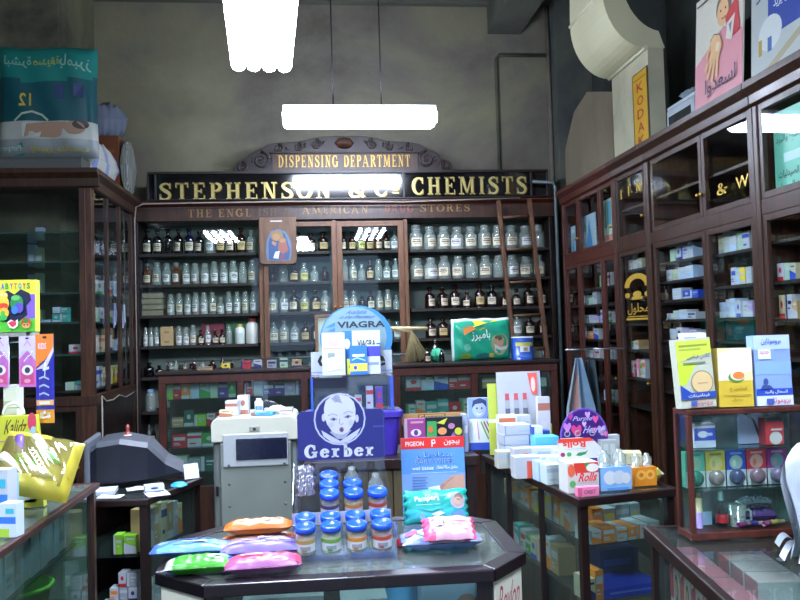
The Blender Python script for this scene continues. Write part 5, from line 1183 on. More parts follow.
# ---- on the wing counter
y = 3.19
x0, x1, z0, z1 = R(404, 415, 470, 456, 3.3)
t = thing('cardboard_tray_box', 'open tan cardboard counter box with a boxed black name behind the eye packet', 'box', ((x0+x1)/2, 3.33, WZ+.001)); w_, h_ = x1-x0, z1-WZ
TANC = pm('a88454', .6)
mb = MB(); mb.box(-w_/2, w_/2, .05, .055, 0, h_, TANC); mb.box(-w_/2, w_/2, -.06, -.055, 0, h_*.5, TANC); mb.box(-w_/2, -w_/2+.004, -.055, .05, 0, h_*.7, TANC); mb.box(w_/2-.004, w_/2, -.055, .05, 0, h_*.7, TANC); mb.box(-w_/2, w_/2, -.06, .055, 0, .003, TANC)
mb.art([('r', .26, .8, .68, .97, '2c2018'), ('r', .275, .815, .665, .955, 'b08c58'), ('t', 'durex', .3, .83, .64, .95, '2c2018')], mb.frame((-w_/2, .05, 0), (w_, 0, 0), (0, 0, h_))); mb.build('tray', t)
x0, x1, z0, z1 = R(404, 419, 425, 445, 3.2)
carton('eye_packet', 'plum packet with a white eye at the left before the tan counter box', 'box', x1-x0, .03, z1-WZ, ((x0+x1)/2, 3.2, WZ), 0, '8c3c7c', [('d', .55, .62, .25, .1, 'd8c8d8'), ('d', .55, .62, .1, .08, '4c3c7c'), ('r', .3, .88, .9, .94, 'c08ca8'), ('r', 0, 0, .14, 1, 'a898a0')])
x0, x1, z0, z1 = R(425, 417, 462, 445, 3.2)
carton('colourful_packet', 'black packet with green, orange and yellow pictures beside the plum one', 'box', x1-x0, .03, z1-WZ, ((x0+x1)/2, 3.2, WZ), 0, '141420', [('p', [(.02, .3), (.3, .45), (.3, .9), (.05, .9)], '3c9c50'), ('d', .45, .62, .12, .1, 'd8945c'), ('d', .7, .75, .09, .08, 'b87ca8'), ('d', .88, .6, .1, .1, 'c8cc3c'), ('p', [(.3, .85), (.6, .98), (.5, .8)], 'd0d048'), ('d', .14, .68, .06, .09, 'd8683c'), ('p', [(.6, .35), (.75, .6), (.85, .4)], '8c5c9c'), ('t', 'عرض', .35, .1, .7, .24, 'd0d048')])
carton('pale_slip_box', 'narrow pale blue box standing right of the black picture packet', 'box', .016, .05, .15, (R(462, 417, 466, 445, 3.22)[0]+.012, 3.235, WZ), .1, '9cb0d8', [('r', .1, .5, .9, .7, 'd8dcec')])
x0, x1, z0, z1 = R(469, 399, 493, 452, 3.22)
h_ = z1-WZ
carton('portrait_pack', 'stand-up pack with a blue smiling portrait over pencils print', 'box', x1-x0, .04, h_, ((x0+x1)/2+.004, 3.25, WZ), -.1, 'd4dce4', [('r', 0, .6, 1, 1, '7c98d8'), ('d', .45, .78, .28, .16, 'a8b8e0'), ('p', [(.15, .8), (.2, .95), (.5, 1), (.75, .94), (.76, .82), (.6, .9), (.3, .88)], '2c3c6c'), ('d', .36, .8, .04, .02, '2c3c6c'), ('d', .56, .8, .04, .02, '2c3c6c'), ('l', [(.34, .7), (.46, .67), (.58, .71)], .025, 'dce4f4'), ('p', [(.75, .6), (1, .9), (1, .6)], '3c5cb8'), ('r', 0, .0, 1, .14, '2c4cb0'), ('l', [(.4, .2), (.35, .55)], .03, 'd04c8c'), ('l', [(.5, .54), (.8, .2)], .05, '7c9c3c'), ('l', [(.62, .54), (.9, .24)], .05, '9c5c3c'), ('l', [(.74, .55), (.96, .3)], .04, '4c7c4c'), ('r', .08, .2, .14, .55, 'b8c4dc')], lean=.05)
# ---- on the corner counter
def on_corner(name, lab, px0, py0, px1, py1, y, col, art_, d=.04, rz=0, lean=0, base=.95, cat='box', **k):
    x0, x1, z0, z1 = R(px0, py0, px1, py1, y)
    return carton(name, lab, cat, x1-x0, d, z1-base, ((x0+x1)/2, y, base), rz, col, art_, lean=lean, **k)
on_corner('lipstick_card', 'large white display card with red lipsticks standing on the corner counter', 499, 372, 543, 447, 3.06, 'b0b4c0', [('r', .06, .86, .4, .88, 'b0b4c0'), ('r', .06, .82, .5, .835, 'b0b4c0'), ('r', .06, .77, .45, .785, 'b0b4c0')] + [q for i in range(3) for q in (('r', .16+.2*i, .55, .27+.2*i, .68, '9ca0a8'), ('r', .17+.2*i, .66, .26+.2*i, .74, 'c04c50'), ('r', .16+.2*i, .46, .27+.2*i, .56, '5c6068'))] + [('p', [(.7, .98), (.92, .98), (.9, .72), (.78, .72)], 'e05c4c'), ('d', .82, .84, .05, .09, 'f0c0b8')], d=.008, lean=.1, cat='display card')
on_corner('lime_card', 'narrow lime green card behind the lipstick display card', 489, 384, 503, 447, 3.1, 'b8c44c', [('r', 0, .45, 1, .5, 'e4e8c8'), ('p', [(.6, 0), (1, 0), (1, .5)], 'e4e8d8')], d=.008, lean=.06, cat='display card')
on_corner('tall_white_carton', 'tall narrow white carton at the right of the medicine stacks', 537, 397, 549, 428, 2.98, 'c4c4ca', [('r', 0, .78, 1, .9, 'a86c5c'), ('r', .2, .3, .7, .6, 'ccc8cc')], d=.03)
on_corner('white_carton', 'white carton with an orange band topping the back of the medicine stacks', 498, 415, 516, 447, 3.0, 'd8dce0', [('r', 0, .84, .9, .94, 'c87048')], d=.05)
on_corner('white_carton', 'plain pale carton behind the stack of white cartons', 515, 415, 529, 447, 3.01, 'bcc6c8', [('r', .1, .8, .9, .86, '9cb0b4')], d=.05)
x0, x1, _, _ = R(503, 425, 530, 448, 2.86)
for i in range(4):
    z = .951+.036*i
    carton('stacked_carton', '%s carton in the four-high stack of white medicine cartons' % ['bottom', 'second', 'third', 'top'][i], 'box', x1-x0, .1, .034, ((x0+x1)/2+random.uniform(-.004, .004), 2.9, z), random.uniform(-.04, .04), 'b4bac4', [('r', .0, .0, .05, 1, '8c98b4'), ('r', .5, .3, .9, .45, 'a8b4c4'), ('r', .93, 0, 1, 1, '5c6c9c')], group='white four-high stack')
on_corner('blue_white_carton', 'upright white and blue carton right of the four-high stack', 530, 426, 541, 450, 2.88, 'd0d8e8', [('r', 0, 0, .25, 1, '3c5cb0')], d=.05)
on_corner('blue_carton', 'bright blue carton lying on the medicine stacks', 533, 436, 556, 447, 2.8, '58b4ec', [('r', .1, .3, .8, .5, 'a8dcf8')], d=.07)
on_corner('navy_carton', 'small navy carton behind the bright blue carton', 537, 430, 548, 440, 2.92, '3458a8', [('r', .1, .5, .8, .6, 'c8d4ec')], d=.05)
on_corner('lime_box', 'lime green box behind the bright blue carton', 539, 424, 551, 436, 3.04, 'a8bc48', [('r', .1, .2, .8, .5, 'd0d898')], d=.03)
LOW = [('white_packet', 'low cream packet at the left front of the medicine heap', 496, 451, 513, 461, 2.82, 'b4b4a4', 0), ('white_packet', 'low white packet with red block in the medicine heap', 512, 448, 532, 461, 2.74, 'b0b4b8', .05), ('white_packet', 'long white packet with a red square at the heap front', 513, 456, 538, 468, 2.62, 'b4b8bc', .05), ('white_packet', 'wide pale packet in the middle of the medicine heap', 531, 447, 559, 461, 2.72, 'bcc6c8', -.1),
       ('pale_packet', 'pale blue packet at the front of the medicine heap', 535, 461, 549, 475, 2.56, 'a8c4dc', .1), ('pale_packet', 'grey-green packet beside the mint box', 543, 464, 560, 478, 2.5, 'b8c8c4', .1), ('pale_packet', 'white packet right of the medicine heap', 553, 450, 563, 464, 2.66, 'c4c8c8', 0), ('pale_packet', 'silver packet topping the front of the medicine heap', 540, 456, 562, 465, 2.6, 'd0dcd8', -.1)]
for i, (nm, lab, a, b, c, d_, y, col, rz) in enumerate(LOW):
    on_corner(nm, lab, a, b, c, d_, y, col, [('r', .45, 0, .68, .8, 'd8583c')] if i in (1, 2) else stripe_art('9cb0c0', i), d=.055, rz=rz)
# mint box with the printed flap
y = 2.335
x0, x1, z0, z1 = R(560, 463, 592, 496, y)
t = thing('mint_box', 'white and red open mint display box with a raised printed lid', 'display box', ((x0+x1)/2+.02, y+.03, .951), .08); w_ = x1-x0; h_ = z1-.951
WC_, RD_ = pm('ccccc8', .35), pm('d83c2c', .35)
mb = MB(); mb.box(-w_/2, w_/2, -.03, .04, 0, h_, WC_)
mb.art([('p', [(.2, 1), (.26, .6), (.45, .42), (1, .4), (1, 1)], 'd83c2c'), ('d', .12, .75, .12, .22, 'e06c48'), ('d', .15, .3, .1, .12, '5cb060'), ('p', [(.55, .98), (.72, .98), (.62, .7)], '3c9c48'), ('d', .8, .82, .2, .14, 'e8e8e0'), ('r', .3, .34, 1, .66, 'ccccc8'), ('i', 'Rolls', .32, .37, .98, .66, 'd82c30', .03), ('r', .28, .14, 1, .22, 'd8d8d8')], mb.frame((-w_/2, -.03, 0), (w_, 0, 0), (0, 0, h_))); mb.build('box', t)
lidh = R(560, 437, 600, 461, y+.07)[3]-.951-h_
mb = MB(); mb.T = Matrix.Translation((0, .04, h_)) @ Matrix.Rotation(-.12, 4, 'X')
lw = w_*1.0; mb.ext([(-w_/2, 0), (w_/2+.035, .0), (w_/2+.045, lidh*.45), (w_/2+.02, lidh*.85), (w_/2*.6, lidh*.97), (-w_/2*.7, lidh*.97), (-w_/2, lidh*.8)], 'y', 0, .003, WC_)
fn = mb.frame((-w_/2, 0, 0), (w_+.03, 0, 0), (0, 0, lidh)); mb.art([('p', [(.06, .94), (.84, .94), (.96, .78), (.0, .76)], 'd83c2c'), ('f', 'Rolls', .14, .52, .72, .8, 'd83c2c', .03), ('d', .12, .22, .06, .1, '8c2c50'), ('d', .28, .22, .06, .1, '3c9c48'), ('p', [(.44, .16), (.52, .28), (.7, .3), (.78, .4), (.7, .2), (.56, .12)], '2c7c48'), ('r', .2, .44, .7, .47, 'b0b0b0')], fn); mb.build('lid', t)
on_corner('pink_gum_box', 'small pink packet lying before the mint display box', 576, 487, 598, 497, 2.29, 'e87ca0', [('t', 'ORBIT', .3, .25, .85, .7, '5c3c58'), ('r', .0, .0, .2, 1, 'd05c88')], d=.02, rz=.1)
def lolly_stand(lab, px0, px1, py, y, col, c2, deco):
    x0, x1, z0, z1 = R(px0, py, px1, 492, y)
    t = thing('sweet_dispenser', lab, 'dispenser', ((x0+x1)/2, y, .951), .1); w_ = x1-x0; h_ = z1-.951
    mb = MB(); mb.box(-w_/2, w_/2, -.025, .03, 0, h_*.55, pm(col, .35)); mb.art(deco, mb.frame((-w_/2, -.025, 0), (w_, 0, 0), (0, 0, h_*.55))); mb.build('card_base', t)
    for k in (-.25, .25):
        mb = MB(); mb.lathe([(0, 0), (w_*.2, 0), (w_*.2, h_*.26), (w_*.1, h_*.32), (w_*.1, h_*.38), (0, h_*.38)], BG['clear'], 14, (k*w_, 0, h_*.551)); mb.build('clear_bottle', t)
    return t
lolly_stand('pale blue sweet dispenser with clear bottles next to the mint box', 596, 628, 447, 2.37, '88b8e8', '', [('d', .3, .55, .2, .3, 'd8dce0'), ('d', .6, .55, .2, .3, 'ccd4dc'), ('d', .82, .5, .14, .24, 'd8dce0'), ('r', .2, .0, .9, .12, '5c98d8')])
lolly_stand('orange sweet dispenser with clear bottles at the end of the corner counter', 630, 653, 451, 2.41, 'e08c28', '', [('d', .3, .6, .22, .26, 'f0b850'), ('d', .7, .6, .22, .26, 'f0b850'), ('d', .3, .6, .1, .12, 'd8742c'), ('d', .7, .6, .1, .12, 'd8742c')])
on_corner('clear_bottle_box', 'box of small clear bottles behind the blue sweet dispenser', 600, 440, 615, 460, 2.6, 'a8b0ac', [('r', .1, .5, .4, .9, 'bcc6c8'), ('r', .55, .5, .85, .9, 'bcc6c8')], d=.04)
on_corner('glass_flask', 'pale bottle carton behind the mint lid', 606, 435, 618, 452, 2.66, 'b4bcc0', [('d', .5, .5, .3, .3, 'dce0e4')], d=.03)
on_corner('cream_carton', 'large cream carton behind the orange sweet dispenser', 612, 452, 640, 478, 2.8, 'd8d4a8', [('r', .6, .5, .9, .7, 'b8b890')], d=.08, rz=-.3)
soft_pack('yellow_bag', 'yellow sweet bag in clear film at the end of the corner counter', 'bag', .07, .06, .045, (PZ(662, 486, .95).x-.01, 2.45, .952), .2, lambda u, v: pm('d8cc5c', .3) if .2 < u < .9 else pm('c8d0d0', .3), seed=4, wr=.006)
# purple hearts card
y = 2.62
x0, x1, z0, z1 = R(560, 408, 608, 450, y); w_, h_ = x1-x0, z1-.951
t = thing('hearts_card', 'purple round-topped display card covered in pink hearts with ring hooks', 'display card', ((x0+x1)/2, y, .951))
mb = MB(); out = [(-w_/2, 0), (w_/2, 0), (w_/2, h_*.55)] + [(w_/2*math.cos(a), h_*.55+h_*.45*math.sin(a)) for a in [PI*k/16 for k in range(1, 16)]] + [(-w_/2, h_*.55)]
mb.ext(out, 'y', 0, .005, pm('6c4cb0', .35)); fn = mb.frame((-w_/2, 0, 0), (w_, 0, 0), (0, 0, h_))
inner = [(.5+(x/w_)*.94, .02+(z/h_)*.955) for x, z in out]
def heart(cx, cy, s, c): return ('p', [(cx, cy-s), (cx+s*.9, cy+.05*s), (cx+s*.85, cy+.6*s), (cx+s*.45, cy+.75*s), (cx, cy+.4*s), (cx-s*.45, cy+.75*s), (cx-s*.85, cy+.6*s), (cx-s*.9, cy+.05*s)], c)
mb.art([('p', inner, '3c1874'), heart(.15, .72, .09, 'c07cd0'), heart(.34, .66, .12, 'd03c7c'), heart(.58, .9, .06, 'd0a0e0'), heart(.74, .83, .07, 'd8589c'), heart(.86, .66, .09, 'b88cd8'), heart(.7, .66, .06, 'd03c7c'), heart(.5, .76, .05, 'e0b0e8'), heart(.94, .6, .05, 'd8589c'), heart(.22, .88, .06, 'b43c9c'), ('i', 'Purple', .24, .79, .7, .88, 'b4a8dc', .02), ('i', 'Hearts', .46, .62, .94, .73, 'b4a8dc', .02)], fn); mb.build('card', t)
for u in (.14, .36, .66, .88):
    mb = MB(); q = [(-w_/2+w_*u+.009*math.cos(a), -.004-.002*math.sin(a), h_*.62+.009*math.sin(a)) for a in [2*PI*k/14 for k in range(15)]]; mb.tube(q, .002, pm('d8d8e4', .2, .6), 6, False); mb.build('ring', t)
# hanging cloths on the far cabinet
def cloth(name, lab, px0, px1, py0, py1, y, cf, seed=0, top=.5):
    x0, x1, z0, z1 = R(px0, py0, px1, py1, y); cx = (x0+x1)/2; w = x1-x0
    mb = MB()
    def fn(u, v):
        s = top+(1-top)*min(1, (1-v)*1.3)
        return ((u-.5)*w*s, -.03*math.sin(u*13+seed)*(.4+.6*(1-v))-.02*math.sin(u*5+seed), v*(z1-z0))
    mb.surf(fn, 40, 14, cf); mb.surf(lambda u, v: tuple(Vector(fn(1-u, v))+Vector((0, .006, 0))), 40, 14, cf)
    o = mb.build(name); o.location = (cx, y, z0); return tag(o, lab, 'towel')
cloth('hanging_towel', 'light blue and salmon towel hanging from the red-brown cabinet', 564, 594, 358, 425, 4.9, lambda u, v: pm('84a4bc', .8) if u > .8-.5*v else (pm('b48478', .8) if int(u*9) % 2 else pm('8ca0ac', .8)), 1, .25)
cloth('hanging_cloth', 'dark grey-green cloth hanging right behind the light blue towel', 582, 600, 360, 420, 5.02, lambda u, v: pm('2c3c44', .8), 3, .5)
p = PY(579, 362, 4.97); mb = MB(); mb.tube([(p.x-.06, 5.06, 1.29), (p.x+.13, 5.06, 1.29)], .006, STEEL, 8); mb.tube([(p.x+.13, 5.06, 1.29), (XF-.008, 5.06, 1.29)], .006, STEEL, 8); tag(mb.build('towel_rail'), 'short steel rail holding the towels on the red-brown cabinet', 'rail')
# stock in the corner counter
L0, L1 = Vector((.735, 2.25)), Vector((.635, 3.14)); F1 = Vector((1.075, 2.335))
def offr(t, n): d = (L1-L0).normalized(); return L0+(L1-L0)*t+Vector((d.y, -d.x))*n
fz = math.atan2((L0-L1).y, (L0-L1).x)
OY = ['yellow', 'white', 'orange', 'white', 'yellow', 'white', 'yellow', 'white', 'orange', 'cream']
box_row('left on the upper shelf, aisle side of the corner counter', offr(.93, .1), offr(.24, .1), .801, ['white', 'orange', 'white', 'white', 'orange', 'white', 'white', 'yellow', 'white', 'orange', 'white', 'white'], (.06, .09), .06, acc=('orange', 'yellow'))
box_row('left on the second file of the corner counter upper shelf', offr(.93, .17), offr(.5, .17), .801, ['white', 'pale blue', 'white', 'grey', 'white', 'cream', 'white', 'white'], (.07, .1), .05)
box_row('left on the lower shelf, aisle side of the corner counter', offr(.9, .1), offr(.36, .1), .631, ['red', 'teal', 'white', 'green', 'cream', 'orange', 'white', 'tan'], (.06, .11), .06)
def offf(t, n): d = (F1-L0).normalized(); return L0+(F1-L0)*t+Vector((-d.y, d.x))*n
box_row('left on the upper shelf, street side of the corner counter', offf(.2, .09), offf(.88, .09), .801, ['white', 'orange', 'white', 'orange', 'white', 'grey'], (.035, .055), .09, acc=('orange', 'yellow'))
box_row('left on the second file, street side of the corner counter', offf(.4, .19), offf(.9, .19), .801, ['orange', 'white', 'grey', 'white'], (.05, .08), .08, acc=('orange', 'yellow'))
box_row('left on the lower shelf, street side of the corner counter', offf(.17, .1), offf(.33, .1), .631, ['cream', 'orange'], (.06, .1), .08)
q = offf(.62, .12)
carton('blue_folder', 'bright blue flat pack lying on the lower shelf of the corner counter', 'box', .2, .13, .03, (q.x, q.y, .631), .2, '2438d0', [('r', .1, .4, .9, .6, '5c7ce8')], top='2840d8')
q = offf(.75, .22); carton('navy_pack', 'navy pack standing at the back of the lower corner counter shelf', 'box', (.14), .06, .1, (q.x, q.y, .631), .2, '1c2470', [('r', .1, .5, .8, .7, '3c4cb0')])
box_row('left on the floor board of the corner counter', offf(.2, .09), offf(.85, .09), .122, ['tan', 'white', 'yellow', 'cream'], (.15, .25), .08)
p = PY(148, 410, 5.9)
plain_bottle('blue_capped_bottle', 'clear bottle with a blue cap on the floor-level shelf end left of the back counter', .04, .17, BG['clear'], '8cb4e8', (PY(148, 410, 6.58).x+.018, 6.6, .862))
q = PY(203, 465, 3.1)
carton('white_card', 'tilted white card tucked between the low counter and the grey machine', 'card', .06, .003, .06, (-.515, 3.33, .872), .5, 'c8d0e0', lean=.3)
# ================================================================== FRONT COUNTER
FZ = .95
fp = [(-.24, 1.655), (.355, 1.645), (.45, 1.755), (.45, 2.06), (.36, 2.16), (-.26, 2.16), (-.355, 2.06), (-.355, 1.765)]
fc = poly_counter('front_counter', 'eight-sided dark wooden counter with a glass top at the front of the shop', fp, FZ, 'ggggwwww'.replace('gggg', 'gggg'), [.8, .5], rim=.042, lip=.026, tg=glass('reflection_haze_glass', 'dce8e2', .2, 'a0a8a0'), wd=wood('ebony_wood', '0c0810', '1c1218', .25), post=.032)  # pale haze mixed into the top glass stands in for its bright reflection
mb = MB(fc.location); x0, x1 = PY(335, 560, 1.7).x, PY(470, 560, 1.7).x
# chamfer name plates
def plate(a, b, lab, art_, z1=.921, z0=.72):
    a, b = Vector(a), Vector(b); d = (b-a).normalized(); n = Vector((d.y, -d.x)); a2, b2 = a+d*.012-n*.008, b-d*.012-n*.008
    mb = MB((fc.location.x, fc.location.y, 0)); th = .004
    q = [a2, b2, b2+n*-th, a2+n*-th]; mb.prism([tuple(v) for v in (a2, b2, b2-n*th, a2-n*th)], z0, z1, pm('dcdcc8', .4))
    mb.art(art_, mb.frame((a2.x, a2.y, z0), (b2.x-a2.x, b2.y-a2.y, 0), (0, 0, z1-z0))); mb.build('name_plate', fc)
plate(fp[1], fp[2], '', [('i', 'Revlon', .06, .6, .97, .92, 'a82840', .0), ('r', .6, .25, .95, .29, '3c5cb0')])
plate(fp[7], fp[0], '', [('i', 'Revlon', .25, .6, .98, .9, 'a82840', .0), ('r', .3, .25, .7, .29, '3c5cb0')])
for i, (u, w, h, c, lab, ar) in enumerate(((.26, .17, .09, 'white', 'white carton with a blue diamond inside the front counter at left', [('d', .8, .4, .08, .2, '3c5cb0')]), (.545, .1, .075, 'c4ccd4', 'pale carton with blue corner in the middle of the front counter', [('r', .1, .3, .2, .6, '4c4cb0')]), (.86, .13, .1, 'a8c4e4', 'light blue carton inside the front counter at right', [('d', .75, .45, .2, .3, 'b08878')]))):
    carton('stock_carton', lab, 'box', w, .08, h, (-.24+.6*u, 1.77, .801), 0, c, ar)
box_row('left on the lower shelf of the front counter', (-.2, 1.78), (.33, 1.78), .501, ['white', 'pale blue', 'cream', 'lilac', 'white', 'pink'], (.12, .18), .07)
t = thing('blue_bowl', 'light blue bowl upside down in the middle of the front counter', 'bowl', (PY(402, 590, 1.86).x, 1.88, .801)); mb = MB(); mb.lathe([(.055, 0), (.05, .05), (.03, .1), (.028, .105), (0, .106)], pm('58a8e0', .4), 24); mb.build('body', t); mb = MB(); mb.lathe([(.0555, .0), (.06, .0), (.06, .006), (.0555, .006)], pm('488cc8', .4), 24); mb.build('rim', t)
# ------------------------------------------------------------------ baby-food stand
GX = PZ(344, 556, FZ).x
sw = .232
t = thing('jar_stand', 'clear acrylic two-tier jar stand headed by a navy sign with a baby face', 'display stand', (GX, 1.9, FZ+.001)); GO = t.location
hw = sw/2
gz = lambda py, y: PY(345, py, y).z-FZ-.001
LS, US = math.radians(11), math.radians(15)
lowz = lambda y: .004+(y+.11)*math.tan(LS)            # tops of the two sloping shelves, y measured from the stand's middle
upz = lambda y: .05+(y-.005)*math.tan(US)
def slope(f, y0, y1, th=.003): return [(y0, f(y0)-th), (y1, f(y1)-th), (y1, f(y1)), (y0, f(y0))]
mb = MB(); mb.box(-hw, hw, -.11, .16, -.0005, .0005, ACR); mb.build('base', t)
mb = MB(); mb.box(-hw, hw, .16, .163, 0, gz(445, 2.06), ACR); mb.build('back_panel', t)
mb = MB(); mb.ext(slope(lowz, -.11, -.003), 'x', -hw, hw, ACR); mb.build('lower_shelf', t)
mb = MB(); mb.ext(slope(upz, .005, .159), 'x', -hw, hw, ACR); mb.build('upper_shelf', t)
mb = MB(); mb.box(-hw, hw, -.0005, .0025, .052, .0776, pm('9ca0bc', .25)); mb.build('shelf_lip', t)
mb = MB(); mb.box(-hw, hw, -.1145, -.1105, 0, .02, ACR); mb.build('front_lip', t)
for k in range(5):
    x = -hw+.001+(sw-.004)*k/4
    mb = MB(); mb.ext([(-.11, lowz(-.11)+.0003), (-.0005, lowz(-.0005)+.0003), (-.0005, .07), (-.11, .05)], 'x', x, x+.002, ACR); mb.build('divider', t)
    mb = MB(); mb.ext([(.0055, upz(.0055)+.0003), (.1585, upz(.1585)+.0003), (.1585, .17), (.0055, .1)], 'x', x, x+.002, ACR); mb.build('divider', t)
# sign
x0, x1, z0, z1 = R(297.5, 410, 385, 459, 2.055)
zt = R(314, 393, 367, 470, 2.055)[3]
NAV = pm('20246c', .35)
mb = MB(GO); cx, rz_ = (PY(340, 430, 2.055).x), .066
cz = zt-rz_; sy = 2.054
body = [(x0, z0+.006), (x0+.006, z0), (x1-.006, z0), (x1, z0+.006), (x1, z1-.01), (x1-.01, z1)]
a0 = math.asin((z1-cz)/rz_) if abs(z1-cz) < rz_ else .3
arc_ = [(cx+rz_*math.cos(a), cz+rz_*math.sin(a)) for a in [a0+(PI-2*a0)*k/24 for k in range(25)]]
mb.ext(body+arc_+[(x0+.01, z1), (x0, z1-.01)], 'y', sy, sy+.005, NAV)
sgn = mb.build('sign_board', t)
mb = MB(GO); fn = mb.frame((cx-rz_, sy, cz-rz_), (2*rz_, 0, 0), (0, 0, 2*rz_))
PAL = pm('b8bccc', .4)
def ellp(cx, cy, rx, ry, a0=0, a1=2*PI, n=24): return [(cx+rx*math.cos(a0+(a1-a0)*i/n), cy+ry*math.sin(a0+(a1-a0)*i/n)) for i in range(n+1)]
face = [(.2, .72), (.24, .86), (.36, .955), (.52, .97), (.68, .93), (.78, .82), (.81, .68), (.8, .5), (.74, .36), (.64, .24), (.54, .18), (.46, .19), (.34, .28), (.26, .4), (.21, .54)]
mb.art([('d', .5, .5, .5, .5, 'b0b8d0'), ('d', .5, .5, .47, .47, NAV), ('p', [(.14, .3), (.3, .2), (.5, .08), (.7, .2), (.9, .32), (.82, .17), (.66, .06), (.5, .035), (.34, .06), (.18, .18)], PAL), ('p', [(.3, .26), (.45, .12), (.58, .12), (.72, .28), (.6, .3), (.42, .3)], 'a0a4b8'),
    ('d', .19, .54, .035, .075, PAL), ('d', .83, .5, .035, .075, PAL), ('p', face, 'c4c8d4'), ('p', [(.34, .9), (.42, .82), (.5, .84), (.56, .78), (.5, .95), (.44, .97)], '9498b0'), ('l', [(.42, .93), (.46, .84), (.53, .82)], .015, '7c80a0'),
    ('p', [(.3, .5), (.37, .54), (.46, .5), (.38, .47)], '8084a0'), ('p', [(.57, .53), (.66, .58), (.74, .55), (.66, .515)], '8084a0'), ('d', .385, .5, .022, .024, '34385c'), ('d', .655, .54, .022, .024, '34385c'), ('l', [(.27, .57), (.36, .61), (.46, .57)], .016, '9094ac'), ('l', [(.57, .6), (.67, .65), (.76, .61)], .016, '9094ac'),
    ('l', [(.5, .52), (.49, .42), (.53, .395), (.57, .42)], .014, '9094ac'), ('d', .53, .3, .045, .05, '8c7084'), ('d', .53, .292, .028, .033, '4c3c58'), ('l', [(.42, .22), (.54, .19), (.63, .23)], .014, '9094ac'), ('d', .33, .4, .06, .05, 'b4b8c8'), ('d', .72, .43, .05, .05, 'b4b8c8')], fn, .0002)
mb.build('baby_emblem', sgn)
tx0, tx1, tz0, tz1 = R(304.5, 444, 374.5, 457, sy)
mb = MB(GO); mb.art([('s', 'Gerber', 0, 0, .985, 1, 'c8ccd4'), ('s', 'Gerber', .015, 0, 1, 1, 'c8ccd4'), ('s', 'Gerber', .007, .03, .993, 1.03, 'c8ccd4')], mb.frame((tx0, sy, tz0), (tx1-tx0, 0, 0), (0, 0, (tz1-tz0))), .0002); mb.build('lettering', sgn)
mb = MB(GO); q0, q1, _, _ = R(366, 410, 385, 458, 2.033); mb.art([('r', .0, .62, 1, .66, '3c4490'), ('r', .9, 0, .95, 1, '3c4490')], mb.frame((x1-.03, sy, z0), (.029, 0, 0), (0, 0, z1-z0)), .0005); mb.build('border_print', sgn)
# jars
CAPB = pm('2458d8', .22); _J = {}
def jar(col, lab2, loc, label, group, sl=0):
    k = (col, lab2)
    if k not in _J:
        r = bpy.data.objects.new('baby_food_jar', None); COL.objects.link(r); P = [(0, 0), (.02, 0), (.0225, .003), (.0225, .038), (.0205, .046), (.0205, .05)]
        mb = MB(); mb.lathe(P, BG['clear'], 18); mb.build('glass_body', r)
        mb = MB(); mb.lathe([(0, .002), (.0205, .002), (.0205, .04), (0, .042)], pm(col, .6, 0, .15), 16); mb.build('contents', r)
        mb = MB(); mb.lathe([(.0215, .05), (.0235, .0505), (.0235, .06), (.022, .0625), (.019, .0632), (.0185, .0622), (0, .0622)], CAPB, 20); mb.build('cap', r)
        mb = MB()
        for a0, a1, z0, z1, c in ((-1.25, 1.25, .008, .036, 'd0d4d8'), (-1.25, 1.25, .027, .036, lab2), (-.5, .5, .013, .022, '8c98a8'), (-.35, .1, .01, .016, lab2)):
            rr_ = .0229+.0003*len(mb.f)/8; mb.surf(lambda u, v: (rr_*math.sin(a0+(a1-a0)*u), -rr_*math.cos(a0+(a1-a0)*u), z0+(z1-z0)*v), 8, 1, pm(c, .45))
        mb.build('paper_label', r); _J[k] = r; o = r
    else: o = copy_tree(_J[k])
    o.location = loc; o.rotation_euler = (sl, 0, 0); tag(o, label, 'jar', group)
FLV = [('b8a080', 'a89058'), ('a8b884', '6c9c4c'), ('c89458', 'c8803c'), ('a04838', 'b84438'), ('5c3428', '4c3c6c')]
CW = (sw-.004)/4
def seat(k, y, f, sl): return (GX-hw+.003+CW*(k+.5), 1.9+y, FZ+.0015+f(y)+.0006)
for k in range(4):
    for j in range(2):
        f = FLV[[0, 1, 2, 3][k]]
        jar(f[0], f[1], seat(k, -.082+.05*j, lowz, LS), 'blue-capped jar, lower tier, %s column from left, %s' % (ORD[k], ('front one', 'rear one')[j]), 'jars on the lower tier', LS)
for k, n in ((1, 3), (2, 2), (3, 1)):
    for j in range(n):
        f = FLV[[0, 4, 2, 3][k]]
        jar(f[0], f[1], seat(k, .0385+.0478*j, upz, US), 'blue-capped jar, upper tier, %s column from left, %s' % (ORD[k], ('front one', 'second one', 'rear one')[j]), 'jars on the upper tier', US)
for k, y in ((2, .132), (3, .09)):
    t2 = thing('juice_bottle', ('clear baby juice bottle with orange label at the back of the third column' if k == 2 else 'clear baby juice bottle with white label behind the jar of the last column'), 'bottle', seat(k, y, upz, US)); t2.rotation_euler = (US, 0, 0)
    mb = MB(); mb.lathe([(0, 0), (.017, 0), (.018, .003), (.018, .055), (.009, .068), (.009, .078), (0, .078)], BG['clear'], 14); mb.build('glass_body', t2)
    mb = MB(); mb.surf(lambda u, v: (.0186*math.sin(-1.3+2.6*u), -.0186*math.cos(-1.3+2.6*u), .028+.024*v), 8, 1, pm('d8a040' if k == 2 else 'c8ccd0', .5)); mb.build('paper_label', t2)
o = soft_pack('film_bag', 'crumpled clear film bag stuffed in the left column of the jar stand', 'bag', .042, .08, .036, (GX-hw+.003+CW*.5, 1.985, FZ+.13), 0, lambda u, v: bglass('film_plastic', 'c8ccd8', 'a4a4b4', .45), seed=7, wr=.008, rx=.9, gl=.15)
